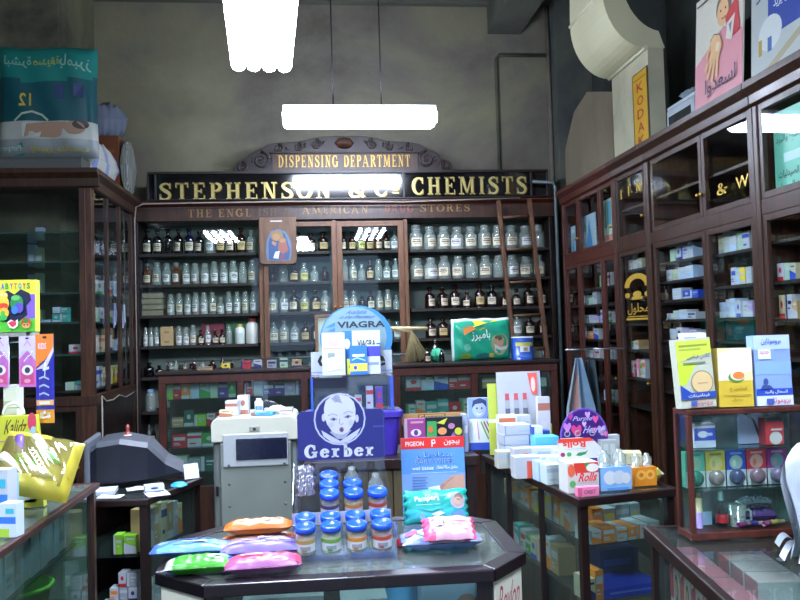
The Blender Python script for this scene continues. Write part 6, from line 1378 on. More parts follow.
# ------------------------------------------------------------------ wipes packs
def sp(lab, px0, px1, pyb, dpx, h, base, colf, art_, rz=0, seed=0, rx=0, z=FZ, name='wipes_pack', wr=.0022, yoff=0):
    a, b = PZ(px0, pyb, z), PZ(px1, pyb, z); w_ = (b-a).length; q = (a+b)/2
    return soft_pack(name, lab, 'wipes pack', w_, dpx, h, (q.x, q.y+dpx/2+yoff, z+.001+base), rz, colf, art_, seed=seed, wr=wr, rx=rx)
def wav(c, y, a, w=.05, n=7, ph=0): return ('l', [(.06+.88*q/n, y+a*math.sin(q*1.9+ph)) for q in range(n+1)], w, c)
def film(c): return pm(c, .36)
sp('pale blue wipes pack overhanging the left tip of the front counter', 152, 228, 562, .075, .028, .006, lambda u, v: film('5c90c8') if u > .08 else film('3c5cb0'), [('p', [(.1, .6), (.4, .75), (.9, .7), (.95, .95), (.1, .95)], '7c9cac'), wav('4c84d8', .3, .05, .07), wav('b8c8d8', .5, .06, .06, 7, 1), wav('5c88d0', .75, .04, .05, 6, 2), ('d', .6, .45, .09, .14, 'b8c8d8'), ('r', .2, .34, .45, .42, '3c6cc8')], .0, 1)
sp('green and white wipes pack lying at the front left of the counter', 166, 229, 577, .07, .032, .0, lambda u, v: film('a8b0ac') if u < .1 else (film('3c9c28') if u < .95 else film('3048b8')), [('p', [(.08, .05), (.24, .05), (.36, .5), (.3, .95), (.08, .95)], 'a8b4b4'), ('p', [(.26, .05), (.36, .5), (.31, .95), (.4, .95), (.46, .5), (.36, .05)], '7cac6c'), ('l', [(.64, .38), (.74, .5), (.86, .52)], .1, 'b8c8b8'), ('r', .66, .25, .84, .3, 'b8c8b8')], .06, 2)
sp('pink wipes pack lying at the front edge of the counter', 226, 299, 577, .075, .034, .0, lambda u, v: film('c84c70') if v > .22 else film('9c5c90'), [('r', .12, .26, .5, .3, '8c4c78'), ('l', [(.7, .72), (.8, .82), (.88, .8)], .05, '5c2040'), ('d', .32, .6, .14, .16, 'd07890'), ('d', .44, .6, .06, .1, 'c898a0'), ('r', .52, .14, .8, .19, '7c3c80'), ('p', [(.94, .05), (1, .05), (1, .95), (.94, .95)], 'd84848')], .06, 3)
sp('lilac patterned wipes pack behind the pink one', 222, 299, 562, .065, .04, .0, lambda u, v: film('8474b8'), [wav('5c44ac', .25, .08, .08), wav('b0a8cc', .45, .08, .1, 7, 2), wav('6c54b0', .68, .06, .08, 6, 1), ('d', .3, .5, .05, .12, 'b4acd0'), ('d', .52, .6, .06, .12, 'b4acd0'), ('d', .74, .42, .05, .1, 'b4acd0'), ('p', [(0, 0), (.07, 0), (.1, 1), (0, 1)], '5c3cac')], .03, 4, yoff=.0)
sp('lower orange wipes pack beside the jar stand', 222, 293, 551, .07, .03, .0, lambda u, v: film('b08c6c') if .13 < u < .9 else film('d0581c'), [('r', .3, .35, .8, .6, 'b8a898'), ('d', .07, .5, .05, .2, 'e08030'), wav('d07430', .2, .05, .06)], .02, 5)
sp('upper orange wipes pack stacked beside the jar stand', 226, 290, 551, .065, .03, .0335, lambda u, v: film('b89878') if .1 < u < .88 and v > .15 else film('d06c28'), [('r', .2, .35, .8, .6, 'a88068'), ('d', .82, .75, .04, .1, 'a06840'), wav('d08848', .85, .04, .08)], .02, 6)
# ------------------------------------------------------------------ blue card with the wiping hand
x0, x1, z0, z1 = R(402.5, 437.5, 466, 535, 2.12)
w_, h_ = x1-x0, z1-FZ-.001
t = thing('wipes_card', 'tall blue display card with a red header and a wiping hand', 'display card', ((x0+x1)/2, 2.12, FZ+.001)); t.rotation_euler = (-.06, 0, 0)
mb = MB(); mb.box(-w_/2, w_/2, 0, .004, 0, h_, pm('5c98dc', .35)); SKN = 'cc9c88'
art_ = [('r', 0, .86, 1, 1, 'e02c28'), ('r', 0, .3, 1, .55, '80a4dc'), ('t', 'PIGEON', .07, .895, .36, .955, 'ecd8d0', .02), ('l', [(.49, .88), (.49, .96), (.53, .965), (.54, .93), (.5, .92)], .02, 'f0e0d8'), ('t', 'بيجون', .68, .89, .93, .965, 'ecd8d0', .02), ('t', 'BABY WIPES', .22, .665, .82, .73, '2c5cb0', .05), ('t', 'BABY WIPES', .22, .665, .82, .73, '9cc4ec', -.004), ('t', 'مناديل', .24, .735, .8, .82, '2c5cb0', .05), ('t', 'مناديل', .24, .735, .8, .82, '9cc4ec', -.004),
    ('t', 'مناديل مبللة لطفلك', .54, .59, .88, .645, 'e8ecf0', .02), ('t', 'wet tissue', .16, .595, .5, .64, 'e8ecf0', .02), ('r', .14, .555, .86, .56, 'c8e0f0')] + [('r', .16, .5-.035*i, .4-.03*(i % 2), .51-.035*i, '4c64a0') for i in range(5)] + [
    ('p', [(.98, .52), (.98, .36), (.8, .32), (.66, .28), (.58, .32), (.6, .4), (.7, .47), (.84, .52)], SKN), ('l', [(.7, .38), (.62, .32), (.58, .26)], .045, SKN), ('l', [(.76, .36), (.68, .28), (.62, .23)], .045, SKN), ('l', [(.8, .34), (.74, .27), (.68, .22)], .04, SKN), ('l', [(.64, .42), (.6, .36), (.56, .3)], .045, 'bc8878'), ('l', [(.82, .5), (.7, .44), (.64, .38)], .008, 'a87868'), ('p', [(.4, .38), (.58, .4), (.62, .24), (.5, .16), (.42, .22)], 'e8eef4')]
mb.art(art_, mb.frame((-w_/2, 0, 0), (w_, 0, 0), (0, 0, h_)), .0003); mb.build('card', t)
# teal pack leaning on it
x0, x1, z0, z1 = R(405, 497, 468, 530, 2.02); w_ = x1-x0
o = soft_pack('wipes_pack', 'teal wipes pack with white lettering leaning upright against the blue card', 'wipes pack', w_, z1-FZ+.008, .036, ((x0+x1)/2, 2.05, FZ+.045), 0, lambda u, v: pm('28a898', .25) if v > .88 or u < .03 or u > .97 or v < .04 else pm('40bcc8', .25) if v < .45 else pm('2cacA0', .25), [('t', 'Pampers', .16, .62, .55, .82, 'e8f4f4', .02), ('r', .18, .55, .56, .57, 'a8e0e0'), ('d', .84, .62, .12, .22, 'b0a8b4'), ('d', .86, .74, .07, .1, '8c7468'), ('d', .84, .62, .07, .12, 'd0a894'), ('p', [(.72, .3), (.96, .35), (.94, .1), (.74, .08)], '6c98d8'), ('p', [(.4, .28), (.55, .36), (.62, .28), (.5, .2)], 'd0e8e8'), ('d', .26, .22, .05, .1, '7cb0c8'), ('p', [(.1, .5), (.4, .42), (.7, .48), (.4, .36)], '3cb4a4'), ('t', 'بيبي', .3, .86, .42, .96, 'b8d040')], rx=math.radians(74), seed=9, wr=.0012)
o.location.z = FZ+.004+(z1-FZ+.008)/2*math.sin(math.radians(74))
o = sp('lilac wipes pack lying underneath the pink baby pack', 404, 484, 552, .09, .035, .0, lambda u, v: pm('8c9cd0', .25) if True else 0, [wav('7c8cd0', .3, .1, .08), wav('c4d0f0', .6, .1, .08, 7, 2), ('r', .05, .3, .2, .7, '8c2c58')], .0, 10, wr=.005)
o = sp('pink baby wipes pack on top of the lilac one on the counter', 426, 478, 556, .075, .035, .012, lambda u, v: pm('e05c84', .25) if u < .22 or u > .95 else pm('d8a4bc', .25), [('p', [(.2, .35), (.26, .85), (.36, .9), (.42, .5), (.34, .3)], '3c343c'), ('d', .3, .8, .05, .09, 'e0b8a8'), ('p', [(.26, .7), (.36, .7), (.38, .4), (.24, .4)], 'e8e4ec'), ('r', .5, .6, .85, .7, 'f8e0ec'), ('r', .5, .42, .75, .48, 'd07ca0'), ('d', .8, .3, .06, .1, 'f4dce8')], -.06, 11, rx=math.radians(24))
o.location.z += .022
mb = MB(); mb.lathe([(0, 0), (.012, 0), (.012, .012), (.008, .016), (0, .016)], pm('a01c34', .3), 14); o = mb.build('red_plug'); q = PZ(404, 549, FZ); o.location = (q.x-.002, q.y+.03, FZ+.001); tag(o, 'small dark red cap at the foot of the blue display card', 'cap')
# ================================================================== LEFT COUNTER
lcn = poly_counter('glass_counter', 'big glass-sided counter at the left holding the toy display', [(-1.5, .9), (-.762, .9), (-.762, 2.9), (-1.5, 2.9)], .95, 'ggww', [.77, .575], rim=.02, lip=.02, post=.024, tg=glass('dusty_top_glass', 'd8e4dc', .28, '8c9488'), wd=wood('edge_wood', '2c1a16', '4c3026', .35), gl=glass('counter_glass', 'dcebe4', .02, '8a9c94'))
mb = MB((lcn.location.x, lcn.location.y, 0)); mb.prism([(-1.47, 2.86), (-.8, 2.86), (-.8, 2.874), (-1.47, 2.874)], .13, .9, pm('a8b0a8', .5)); mb.build('pale_end_panel', lcn)
# cartons standing along the aisle side
box_row('left along the aisle side, upper shelf of the glass counter', (-.86, 1.9), (-.86, 2.8), .771, ['pale blue', 'white', 'pale blue', 'grey', 'pale blue', 'white', 'grey', 'pale blue', 'white', 'pale blue', 'white', 'pale blue', 'grey', 'white'], (.12, .14), .06, acc=('grey', 'pale blue'))
box_row('left along the aisle side, lower shelf of the glass counter', (-.88, 1.7), (-.88, 2.3), .576, ['navy', 'blue', 'white', 'navy', 'pale green', 'blue', 'navy'], (.1, .16), .06)
q = PZ(66, 580, .66)
t = thing('green_basin', 'bright green plastic basin inside the glass counter', 'basin', (-.93, 2.56, .577)); mb = MB()
mb.lathe([(0, 0), (.085, 0), (.105, .12), (.113, .122), (.113, .13), (.101, .128), (.082, .006), (0, .006)], pm('5ca82c', .35), 28); mb.build('body', t)
mb = MB(); mb.tube([(.11*math.cos(2*PI*k/28), .11*math.sin(2*PI*k/28), .13) for k in range(29)], .006, pm('68b838', .35), 8, False); mb.build('rim', t)
# ---- toy display: a rack of hanging packs with the toy box on top
RX, RY = -.98, 2.62
def lp(px0, py0, px1, py1, y): return R(px0, py0, px1, py1, y)
x0, x1, z0, z1 = lp(-60, 336, 58, 415, 2.62)
t = thing('hook_rack', 'dark wire rack on the glass counter carrying hanging toothbrush packs', 'rack', ((x0+x1)/2, 2.66, .951)); RO = t.location
x1 = PY(40, 380, 2.64).x
for x in (x0+.02, x1-.1):
    mb = MB(RO); mb.tube([(x, 2.65, .952), (x, 2.65, 1.462)], .005, STEEL, 8); mb.build('upright', t)
mb = MB(RO); mb.box(x0, x1, 2.55, 2.72, .951, .963, pm('24201c', .5)); mb.build('base', t)
mb = MB(RO); mb.box(x0-.01, x1-.02, 2.576, 2.7, 1.463, 1.475, pm('8c8c84', .5)); mb.build('top_shelf', t)
mb = MB(RO); mb.tube([(x0, 2.64, 1.447), (PY(50, 339, 2.64).x, 2.64, 1.447)], .004, STEEL, 8); mb.build('cross_rail', t)
for px in (6, 27, 45):
    p = PY(px, 339, 2.6); mb = MB(RO); mb.tube([(p.x, 2.635, 1.447), (p.x, 2.583, 1.447), (p.x, 2.578, 1.455)], .003, STEEL, 6); mb.build('hook', t)
# toy box
x0, x1, z0, z1 = lp(-22, 280, 33, 336, 2.56); w_, h_ = x1-x0, z1-1.476
kid = [('r', 0, .72, 1, 1, 'dce03c'), ('r', 0, 0, 1, .25, '54b834'), ('r', .82, .25, 1, .72, '7c5cc8'), ('p', [(.3, .3), (.28, .5), (.38, .74), (.5, .8), (.62, .72), (.74, .82), (.9, .74), (.93, .6), (.84, .5), (.86, .32), (.7, .2), (.45, .2)], '141c3c'), ('r', .0, .25, .25, .72, '9c7cd0')]
for i, c in enumerate(('d83c3c', '3c5cc8', '3c9c3c', '9c4c9c', 'd8843c', '3c8cc8', 'c83c5c', '4c7c3c')): kid.append(('t', 'BABYTOYS'[i], .3+.08*i, .82, .36+.08*i, .94, c, .04))
kid += [('d', .43, .55, .1, .14, 'e8c83c'), ('d', .43, .7, .08, .07, 'e8d04c'), ('d', .4, .72, .02, .02, 'e8e8e8'), ('d', .47, .72, .02, .02, 'e8e8e8'), ('d', .43, .5, .09, .06, 'd8442c'), ('d', .44, .37, .09, .1, 'e8b83c'), ('d', .42, .36, .04, .05, '4cb03c'), ('d', .42, .28, .08, .06, '3cb04c'),
        ('d', .68, .55, .12, .16, '2c8c4c'), ('d', .72, .46, .08, .1, '5c4cb0'), ('d', .64, .42, .06, .08, '3c7cc8'), ('d', .66, .65, .08, .05, '64b85c'), ('p', [(.5, .18), (.57, .24), (.64, .2), (.7, .24), (.7, .12), (.63, .06), (.55, .08)], 'e8e8e8'), ('p', [(.52, .17), (.58, .21), (.67, .2), (.67, .13), (.6, .09)], 'd83c4c'),
        ('d', .85, .17, .09, .1, 'c83c2c'), ('d', .85, .12, .07, .06, 'd89c5c'), ('d', .85, .21, .05, .05, '3c7c2c'), ('d', .82, .13, .015, .015, '241c18'), ('d', .88, .13, .015, .015, '241c18')]
carton('toy_box', 'yellow, green and violet boxed toy standing on the hook rack', 'toy box', w_, .04, h_, ((x0+x1)/2, 2.6, 1.476), 0, 'c8d840', kid)
# hanging packs
def hang(lab, px0, px1, py0, py1, y, col, art_, rz=0):
    x0, x1, z0, z1 = lp(px0, py0, px1, py1, y); w_, h_ = x1-x0, z1-z0
    t = thing('toothbrush_pack', lab, 'blister pack', ((x0+x1)/2, y, z0), rz)
    mb = MB(); mb.box(-w_/2, w_/2, 0, .002, 0, h_, pm(col, .35)); mb.art(art_, mb.frame((-w_/2, 0, 0), (w_, 0, 0), (0, 0, h_))); mb.build('card', t)
    mb = MB(); mb.surf(lambda u, v: (w_*.34*(2*u-1), -.003-.012*max(0, 1-abs(2*u-1)**3)*max(0, 1-abs(2*v-1)**6), h_*(.08+.62*v)), 10, 10, ACR); mb.build('clear_blister', t)
    return t
LIL = [('p', [(0, .55), (0, 0), (1, 0), (1, .5), (.5, .72)], 'c06cb8'), ('r', .1, .05, .9, .4, 'd04c84'), ('d', .5, .33, .34, .1, 'e8e4ec'), ('d', .5, .33, .16, .06, '2c2c44'), ('l', [(.3, .8), (.5, .9), (.72, .8)], .04, 'c890d0'), ('r', .4, .94, .6, .97, '24242c'), ('l', [(.3, .5), (.6, .62)], .03, 'e8dcf0'), ('d', .5, .12, .2, .04, 'e8a0c0')]
hang('pale lilac toothbrush pack with a pink lower half, partly cut by the photo edge', -8, 8.5, 336, 387, 2.562, 'c8c0dc', LIL)
hang('pale lilac toothbrush pack with pink lower half, between plain cartons and the orange pack', 19, 36, 336, 387, 2.562, 'c8c0dc', LIL)
hang('orange-topped dark blue toothbrush pack with white figures', 36, 54, 334, 423, 2.562, '2c2c9c', [('r', 0, 0, 1, .15, 'd08c1c'), ('r', .2, .05, .4, .12, 'd8c8a0'), ('r', .6, .05, .8, .12, 'd8c8a0'), ('p', [(0, .62), (1, .8), (1, 1), (0, 1)], 'e07c2c'), ('p', [(0, .6), (.5, .68), (1, .86), (1, .8), (.6, .62)], 'd0c8dc'), ('r', .4, .95, .62, .975, '24202c'), ('t', 'KIDS', .15, .83, .6, .9, 'e0d8e8'), ('l', [(.5, .52), (.56, .7)], .05, 'd8dce8'), ('l', [(.4, .6), (.75, .62)], .03, 'd8dce8')] + [('l', [(.2, .5-.09*i), (.45, .52-.09*i), (.75, .49-.09*i)], .02, 'b8c0e0') for i in range(3)] + [('r', .05, .2, 1, .26, 'd8a868'), ('r', .2, .21, .8, .245, 'e8dcc8'), ('d', .5, .12, .08, .02, 'd8dce8'), ('l', [(.4, .06), (.8, .08)], .02, 'd8dce8')])
# cartons stacked behind the hanging packs
for c_, (pa_, pb_) in enumerate(((9, 18), )):
    for i in range(5):
        x0, x1, _, _ = lp(pa_-2, 340, pb_+2, 420, 2.6); z = .9645+.07*i
        carton('cream_carton', '%s cream carton in the stack between the two lilac packs' % ['lowest', 'second lowest', 'middle', 'second highest', 'highest'][i], 'box', x1-x0, .06, .068, ((x0+x1)/2, 2.6, z), 0, 'ccd0bc', [('r', 0, .1, .6, .3, 'a8b08c')], group='cream stack')
for i in range(3):
    for j, px in enumerate((2, 27)):
        x0, x1, _, _ = lp(px-9, 400, px+9, 440, 2.52); z = .9645+.05*i
        carton('yellow_carton', '%s yellowish carton of the %s low pile under the lilac packs' % (['bottom', 'middle', 'top'][i], ['cut-off', 'whole'][j]), 'box', x1-x0, .04, .048, ((x0+x1)/2, 2.535, z), 0, 'b8b878', [('r', .1, .2, .9, .5, 'd0cc98')], group='yellowish piles')
# yellow box bag with a white handle
x0, x1, z0, z1 = lp(-22, 416, 40, 440, 2.52)
t = thing('yellow_gift_box', 'yellow box with brown script and a looped white handle on the glass counter', 'box', ((x0+x1)/2, 2.515, .951)); w_, h_ = x1-x0, z1-.951
mb = MB(); mb.ext([(-w_/2, 0), (w_/2+.01, 0), (w_/2-.01, h_), (-w_/2, h_)], 'y', 0, .03, pm('c0c43c', .35)); zb = (PY(20, 439, 2.24).z-.951)/h_
mb.art([('i', 'Kalidz', .42, .8, .82, .96, '4c4020'), ('d', .88, .93, .07, .1, 'c03c5c'), ('d', .9, .84, .04, .04, '8cb8e8'), ('d', .84, .79, .05, .04, '7cc8c8'), ('d', .96, .8, .03, .03, 'e09c3c'), ('r', .0, .72, 1, .735, 'b86c8c'), ('p', [(.5, .05), (.95, .1), (.9, .4), (.5, .4)], 'c8d8c8')], mb.frame((-w_/2, 0, 0), (w_, 0, 0), (0, 0, h_))); mb.build('box', t)
mb = MB(); hx = PY(13, 415, 2.53).x-t.location.x; mb.tube([(hx+.03*math.cos(a), .02, h_+.002+.035*math.sin(a)) for a in [PI*k/12 for k in range(13)]], .0045, pm('d8dcdc', .4), 8); mb.build('handle', t)
# clear bag with small bottles
q = PZ(42, 492, .951)
tbp = PY(42, 464, 2.44)
t = thing('toy_bag', 'clear yellow bag of little green and white bottles on the glass counter', 'bag', (tbp.x, 2.4, tbp.z)); t.scale = (1.02, 1.02, 1.0); t.rotation_euler = (math.radians(52), math.radians(14), math.radians(8))
YB2 = pm('a89c34', .3)
def bagf2(u, v, s):
    x, y = 2*u-1, 2*v-1; b = max(0, 1-abs(x)**3.5)**.5*max(0, 1-abs(y)**3.5)**.5
    return (x*.105, y*.095, s*(.045*b+.005*math.sin(11*x+9*y)*b))
FILM = bglass('yellow_film', 'e8e4b8', 'c8c070', .22)
mb = MB(); mb.surf(lambda u, v: bagf2(u, v, 1), 24, 20, lambda u, v: YB2 if v < .3-.15*u or u > .86 or (v > .86 and u < .6) else FILM); mb.surf(lambda u, v: bagf2(1-u, v, -1), 24, 10, YB2)
mb.art([('l', [(.1, .62), (.4, .4), (.7, .1)], .012, 'a05c3c'), ('l', [(.35, .98), (.7, .7), (.95, .3)], .012, 'a05c3c')], lambda x, y, e: tuple(Vector(bagf2(x, y, 1))+Vector((0, 0, e+.001))))
mb.build('film', t)
for i, (x, y, c, a) in enumerate(((-.02, -.01, '4cb048', 1.2), (.02, -.03, 'd0d8d4', 1.35), (.03, .02, '5cb85c', 1.1), (-.055, .03, '6c48a8', .3), (.0, .05, 'd0d0d8', .9), (-.06, -.02, 'd8d4d0', 1.0))):
    mb = MB(); mb.T = Matrix.Translation((x, y, .028)) @ Matrix.Rotation(a, 4, 'Z') @ Matrix.Rotation(PI/2, 4, 'X'); mb.lathe([(0, -.04), (.012, -.04), (.014, -.03), (.014, .015), (.006, .025), (.006, .038), (0, .038)], pm(c, .3), 12); mb.build('small_bottle', t)
for i, (w, d, h, px, py, c, lab) in enumerate(((.05, .04, .16, 4, 530, 'white', 'white and blue baby carton at the very edge of the glass counter'), (.045, .035, .085, 12, 536, 'c8d8e8', 'pale blue and lime baby carton at the front of the glass counter'), (.04, .03, .14, 9, 526, '8cc0d8', 'light blue tube carton behind the lime baby carton'))):
    q = PZ(px, py, .951); carton('baby_carton', lab, 'box', w, d, h, (q.x, q.y, .951), -.25, c, [('r', 0, .4, 1, .6, '3c7ce0'), ('r', 0, 0, .6, .25, 'a8cc3c'), ('r', .4, .7, .9, .85, '3cb0c8')][:3-(i == 2)])
# ================================================================== NEAR RIGHT COUNTER, KIOSK, PLASTIC BAG
nc = poly_counter('near_counter', 'glass-topped dark counter at the lower right holding red and white cartons', [(.66, 1.0), (1.5, 1.0), (1.5, 1.86), (.79, 1.925)], .95, 'gwog', [.785, .5], rim=.022, lip=.03, wd=MAHD, post=.025)
n0, n1 = Vector((.79, 1.925)), Vector((.66, 1.0))
def nf(t_, n_): d = (n1-n0).normalized(); return n0+(n1-n0)*t_+Vector((-d.y, d.x))*n_
fz2 = math.atan2((n1-n0).y, (n1-n0).x)
for i in range(7):
    q = nf(.1+.085*i, .075)
    c_ = carton('red_white_carton', 'red and white upright carton, %s from the aisle corner of the near counter' % ORD[i], 'box', .07, .06, .125, (q.x, q.y, .786), fz2, 'd8d0d0', [('r', 0, .82, 1, 1, 'b82c48'), ('p', [(0, .1), (.4, .1), (.4, .75), (0, .6)], 'c03c54'), ('d', .72, .35, .18, .26, '4c3c3c'), ('d', .72, .35, .12, .18, 'c8a878'), ('r', 0, .76, 1, .79, '5c5458')], top='c06474', side='c8a0a8', group='red and white cartons')
for i in range(3):
    q = nf(.13+.085*i, .2); carton('red_white_carton', 'red and white carton in the second file, %s from the counter end' % ORD[i], 'box', .07, .1, .12, (q.x, q.y, .786), fz2, 'd4ccd0', [('r', 0, .5, 1, 1, 'c06474')], top='d0b0b4', group='red and white cartons behind')
q = nf(.75, .3); carton('pale_green_carton', 'pale green and white carton lying in the near counter', 'box', .16, .1, .11, (q.x, q.y, .786), fz2, 'b8d0c4', [('r', .5, 0, 1, .4, '3cb060')], top='a8c4b8')
q = nf(.45, .35); carton('pale_green_carton', 'flat pale carton at the back of the near counter', 'box', .16, .12, .06, (q.x, q.y, .786), fz2, 'b0c0bc', top='bccac4')
box_row('left on the lower shelf of the near counter', nf(.08, .08), nf(.8, .08), .501, ['yellow', 'lime', 'black', 'white', 'black', 'white', 'black'], (.1, .2), .08)
# ---- small countertop showcase
KY = 1.8
K0 = PZ(677, 533, .951)
x0, x1, z0, z1 = R(674, 405, 793, 533, 1.84)
KX0, KX1, KZ0, KZ1 = x0, x1, .952, z1
w_, h_ = KX1-KX0, KZ1-KZ0
ky = 1.76
# base corner turned a little to face the shop
t = thing('countertop_showcase', 'small red-brown glass showcase with three shelves on the near counter', 'showcase', (KX0, ky, KZ0), 0); dp = .075
mb = MB(); mb.box(0, w_, 0, dp, 0, .016, MAHR); mb.build('base', t, .002)
mb = MB(); mb.box(0, w_, 0, dp, h_-.012, h_, MAHR); mb.build('top', t, .002)
for x in (0, w_-.012):
    for y in (0, dp-.012):
        mb = MB(); mb.box(x, x+.012, y, y+.012, .0165, h_-.0125, MAHR); mb.build('corner_post', t, .0015)
    mb = MB(); mb.box(x+.004, x+.007, .0125, dp-.0125, .0165, h_-.0125, GL); mb.build('side_glass', t)
mb = MB(); mb.box(.0125, w_-.0125, dp-.006, dp-.003, .0165, h_-.0125, glass('misty_back', 'c8dcd8', .3, '9cb8b4')); mb.build('back_glass', t)
mb = MB(); mb.box(.0125, w_-.0125, .003, .005, .0165, h_-.0125, GL); mb.build('front_glass', t)
S1, S2 = h_*.375, h_*.69
for z in (S1, S2):
    mb = MB(); mb.box(.0125, w_-.0125, .007, dp-.007, z-.004, z, GLG); mb.build('glass_shelf', t)
def kc(name, lab, px0, px1, zs, h, col, art_, dy=.04, cat='box', d=.03):
    a, b = R(px0, 450, px1, 500, ky+dy)[:2]; return carton(name, lab, cat, b-a, d, h, ((a+b)/2, ky+dy, KZ0+zs+.0005), 0, col, art_)
kc('blue_white_carton', 'white carton with royal blue bands on the top shelf of the showcase', 693, 714, S2, .055, 'd0d8e8', [('r', 0, .3, 1, .82, '3048b8'), ('d', .4, .56, .25, .14, 'e0e4f0'), ('r', .55, .5, .85, .62, 'c8d0f0'), ('r', 0, .92, 1, 1, '8c8878')])
kc('red_white_carton', 'red and white carton on the top shelf of the showcase near the bag', 764, 782, S2, .06, 'd84448', [('d', .55, .25, .35, .25, 'e4dcd8'), ('r', .3, .55, .9, .62, 'f0e0e0'), ('r', 0, .9, 1, 1, '48505c')])
kc('white_card', 'white card at the back of the showcase top shelf', 740, 764, S2, .085, 'c4d4f8', [('l', [(.05, .95), (.6, .7), (.9, .1)], .1, '48545c')], dy=.06, d=.006)  # plain pale card with a dark diagonal stroke
HC_ = [('green', '5cb89c', '1c9c7c'), ('yellow', 'd8b838', 'b8a8a0'), ('blue', '3048b8', '5c6490'), ('red', 'c42c3c', 'b890a0'), ('magenta', '9c2c7c', 'a898b8')]
for i, (nm, c, c2) in enumerate(HC_):
    a = 683.8+20.4*i
    t2 = kc('ring_sweet_pack', '%s picture pack with a clear domed cup on the middle shelf of the showcase' % nm, a, a+19.2, S1, .083, c, [('r', 0, 0, 1, .42, 'd0d8d8'), ('d', .5, .66, .34, .2, ('88b89c', 'e0cc80', 'a8bcb8', 'd89890', '6c8c9c')[i]), ('d', .4, .64, .1, .1, ('b89878', 'c8a868', 'd8dcd0', 'c87058', 'a88c8c')[i]), ('r', .2, .88, .8, .94, ('3c8c74', '8c7428', '8c9ce0', 'e09098', 'd080b0')[i]), ('r', 0, .42, 1, .45, 'e4ecec')], dy=.045, d=.02)
    o = t2; mb = MB(); mb.T = Matrix.Translation((0, -.0105, .0215)) @ Matrix.Rotation(PI/2, 4, 'X')
    mb.lathe([(.0185, 0), (.0175, .008), (.012, .014), (0, .0165)], bglass('sweet_%s' % nm, c2, c2, .55), 18); mb.build('clear_cup', o)
# bottom shelf bits
def kp(px): return R(px, 500, px+1, 510, ky+.045)[0]
t2 = thing('lip_balm', 'upright lilac and cream tube on the bottom of the showcase', 'tube', (kp(698), ky+.04, KZ0+.0185)); mb = MB(); mb.lathe([(0, 0), (.0075, 0), (.0075, .036), (0, .036)], pm('a080c0', .35), 14); mb.build('body', t2); mb = MB(); mb.lathe([(0, .0362), (.0073, .0362), (.0073, .068), (.005, .07), (0, .07)], pm('d0b890', .35), 14); mb.build('cap', t2); mb = MB(); mb.lathe([(.006, .0702), (.006, .086), (0, .086)], pm('8c6c58', .35), 12); mb.build('collar', t2)
t2 = thing('red_bottle', 'little dark bottle with a red label on the bottom of the showcase', 'bottle', (kp(721), ky+.045, KZ0+.0185)); mb = MB(); mb.lathe([(0, 0), (.014, 0), (.015, .003), (.014, .032), (.006, .045), (.005, .06), (0, .06)], BG['black'], 16); mb.build('glass_body', t2); mb = MB(); mb.surf(lambda u, v: (.0153*math.sin(-1.2+2.4*u), -.0153*math.cos(-1.2+2.4*u), .01+.02*v), 8, 1, pm('c82c34', .4)); mb.build('paper_label', t2); mb = MB(); mb.lathe([(0, .0602), (.0065, .0602), (.006, .085), (0, .087)], pm('98a4a8', .25, .6), 12); mb.build('cap', t2)
t2 = thing('glass_mug', 'small clear mug on the bottom of the showcase', 'mug', (kp(736), ky+.042, KZ0+.0185), -.6); mb = MB(); mb.lathe([(0, 0), (.018, 0), (.02, .05), (.018, .05), (.016, .003), (0, .003)], BG['clear'], 18); mb.build('body', t2); mb = MB(); mb.tube([(.0195, 0, .04), (.03, 0, .036), (.03, 0, .016), (.0185, 0, .012)], .003, BG['clear'], 8); mb.build('handle', t2)
carton('white_slip', 'white-blue card leaning at the back of the showcase bottom', 'card', .03, .003, .03, (kp(708), ky+.06, KZ0+.0485), 0, 'b8ccf0')
bpy.data.objects[-1 if False else 'white_slip'].location.z = KZ0+.0195
for i, (px, c, rz, lab) in enumerate(((738, '8c3c7c', .3, 'dark plum lipstick lying on the showcase bottom'), (750, '3c3c8c', -.2, 'navy lipstick lying on the showcase bottom'), (762, 'b05c8c', .5, 'rose lipstick lying on the showcase bottom'), (772, 'a8a058', .1, 'olive lipstick lying on the showcase bottom'))):
    t2 = thing('lipstick', lab, 'lipstick', (kp(px), ky+.022+.004*(i % 2), KZ0+.0258), rz, None); mb = MB(); mb.T = Matrix.Rotation(PI/2, 4, 'Y'); mb.lathe([(0, -.018), (.0055, -.018), (.006, -.016), (.006, .006), (0, .006)], pm(c, .3), 12); mb.build('case', t2); mb = MB(); mb.T = Matrix.Rotation(PI/2, 4, 'Y'); mb.lathe([(0, .0062), (.005, .0062), (.005, .018), (0, .018)], pm('c8b4a8', .3), 12); mb.build('cap', t2)
soft_pack('purple_bag', 'small purple film bag at the back of the showcase bottom', 'bag', .07, .03, .03, (kp(764), ky+.062, KZ0+.0195), 0, '5c3c7c', seed=5, wr=.004)
soft_pack('film_heap', 'clear crumpled film above the purple bag in the showcase', 'film', .08, .03, .025, (kp(758), ky+.062, KZ0+.053), 0, lambda u, v: bglass('film_plastic', 'c8ccd8', 'a4a4b4', .45), seed=6, wr=.006)
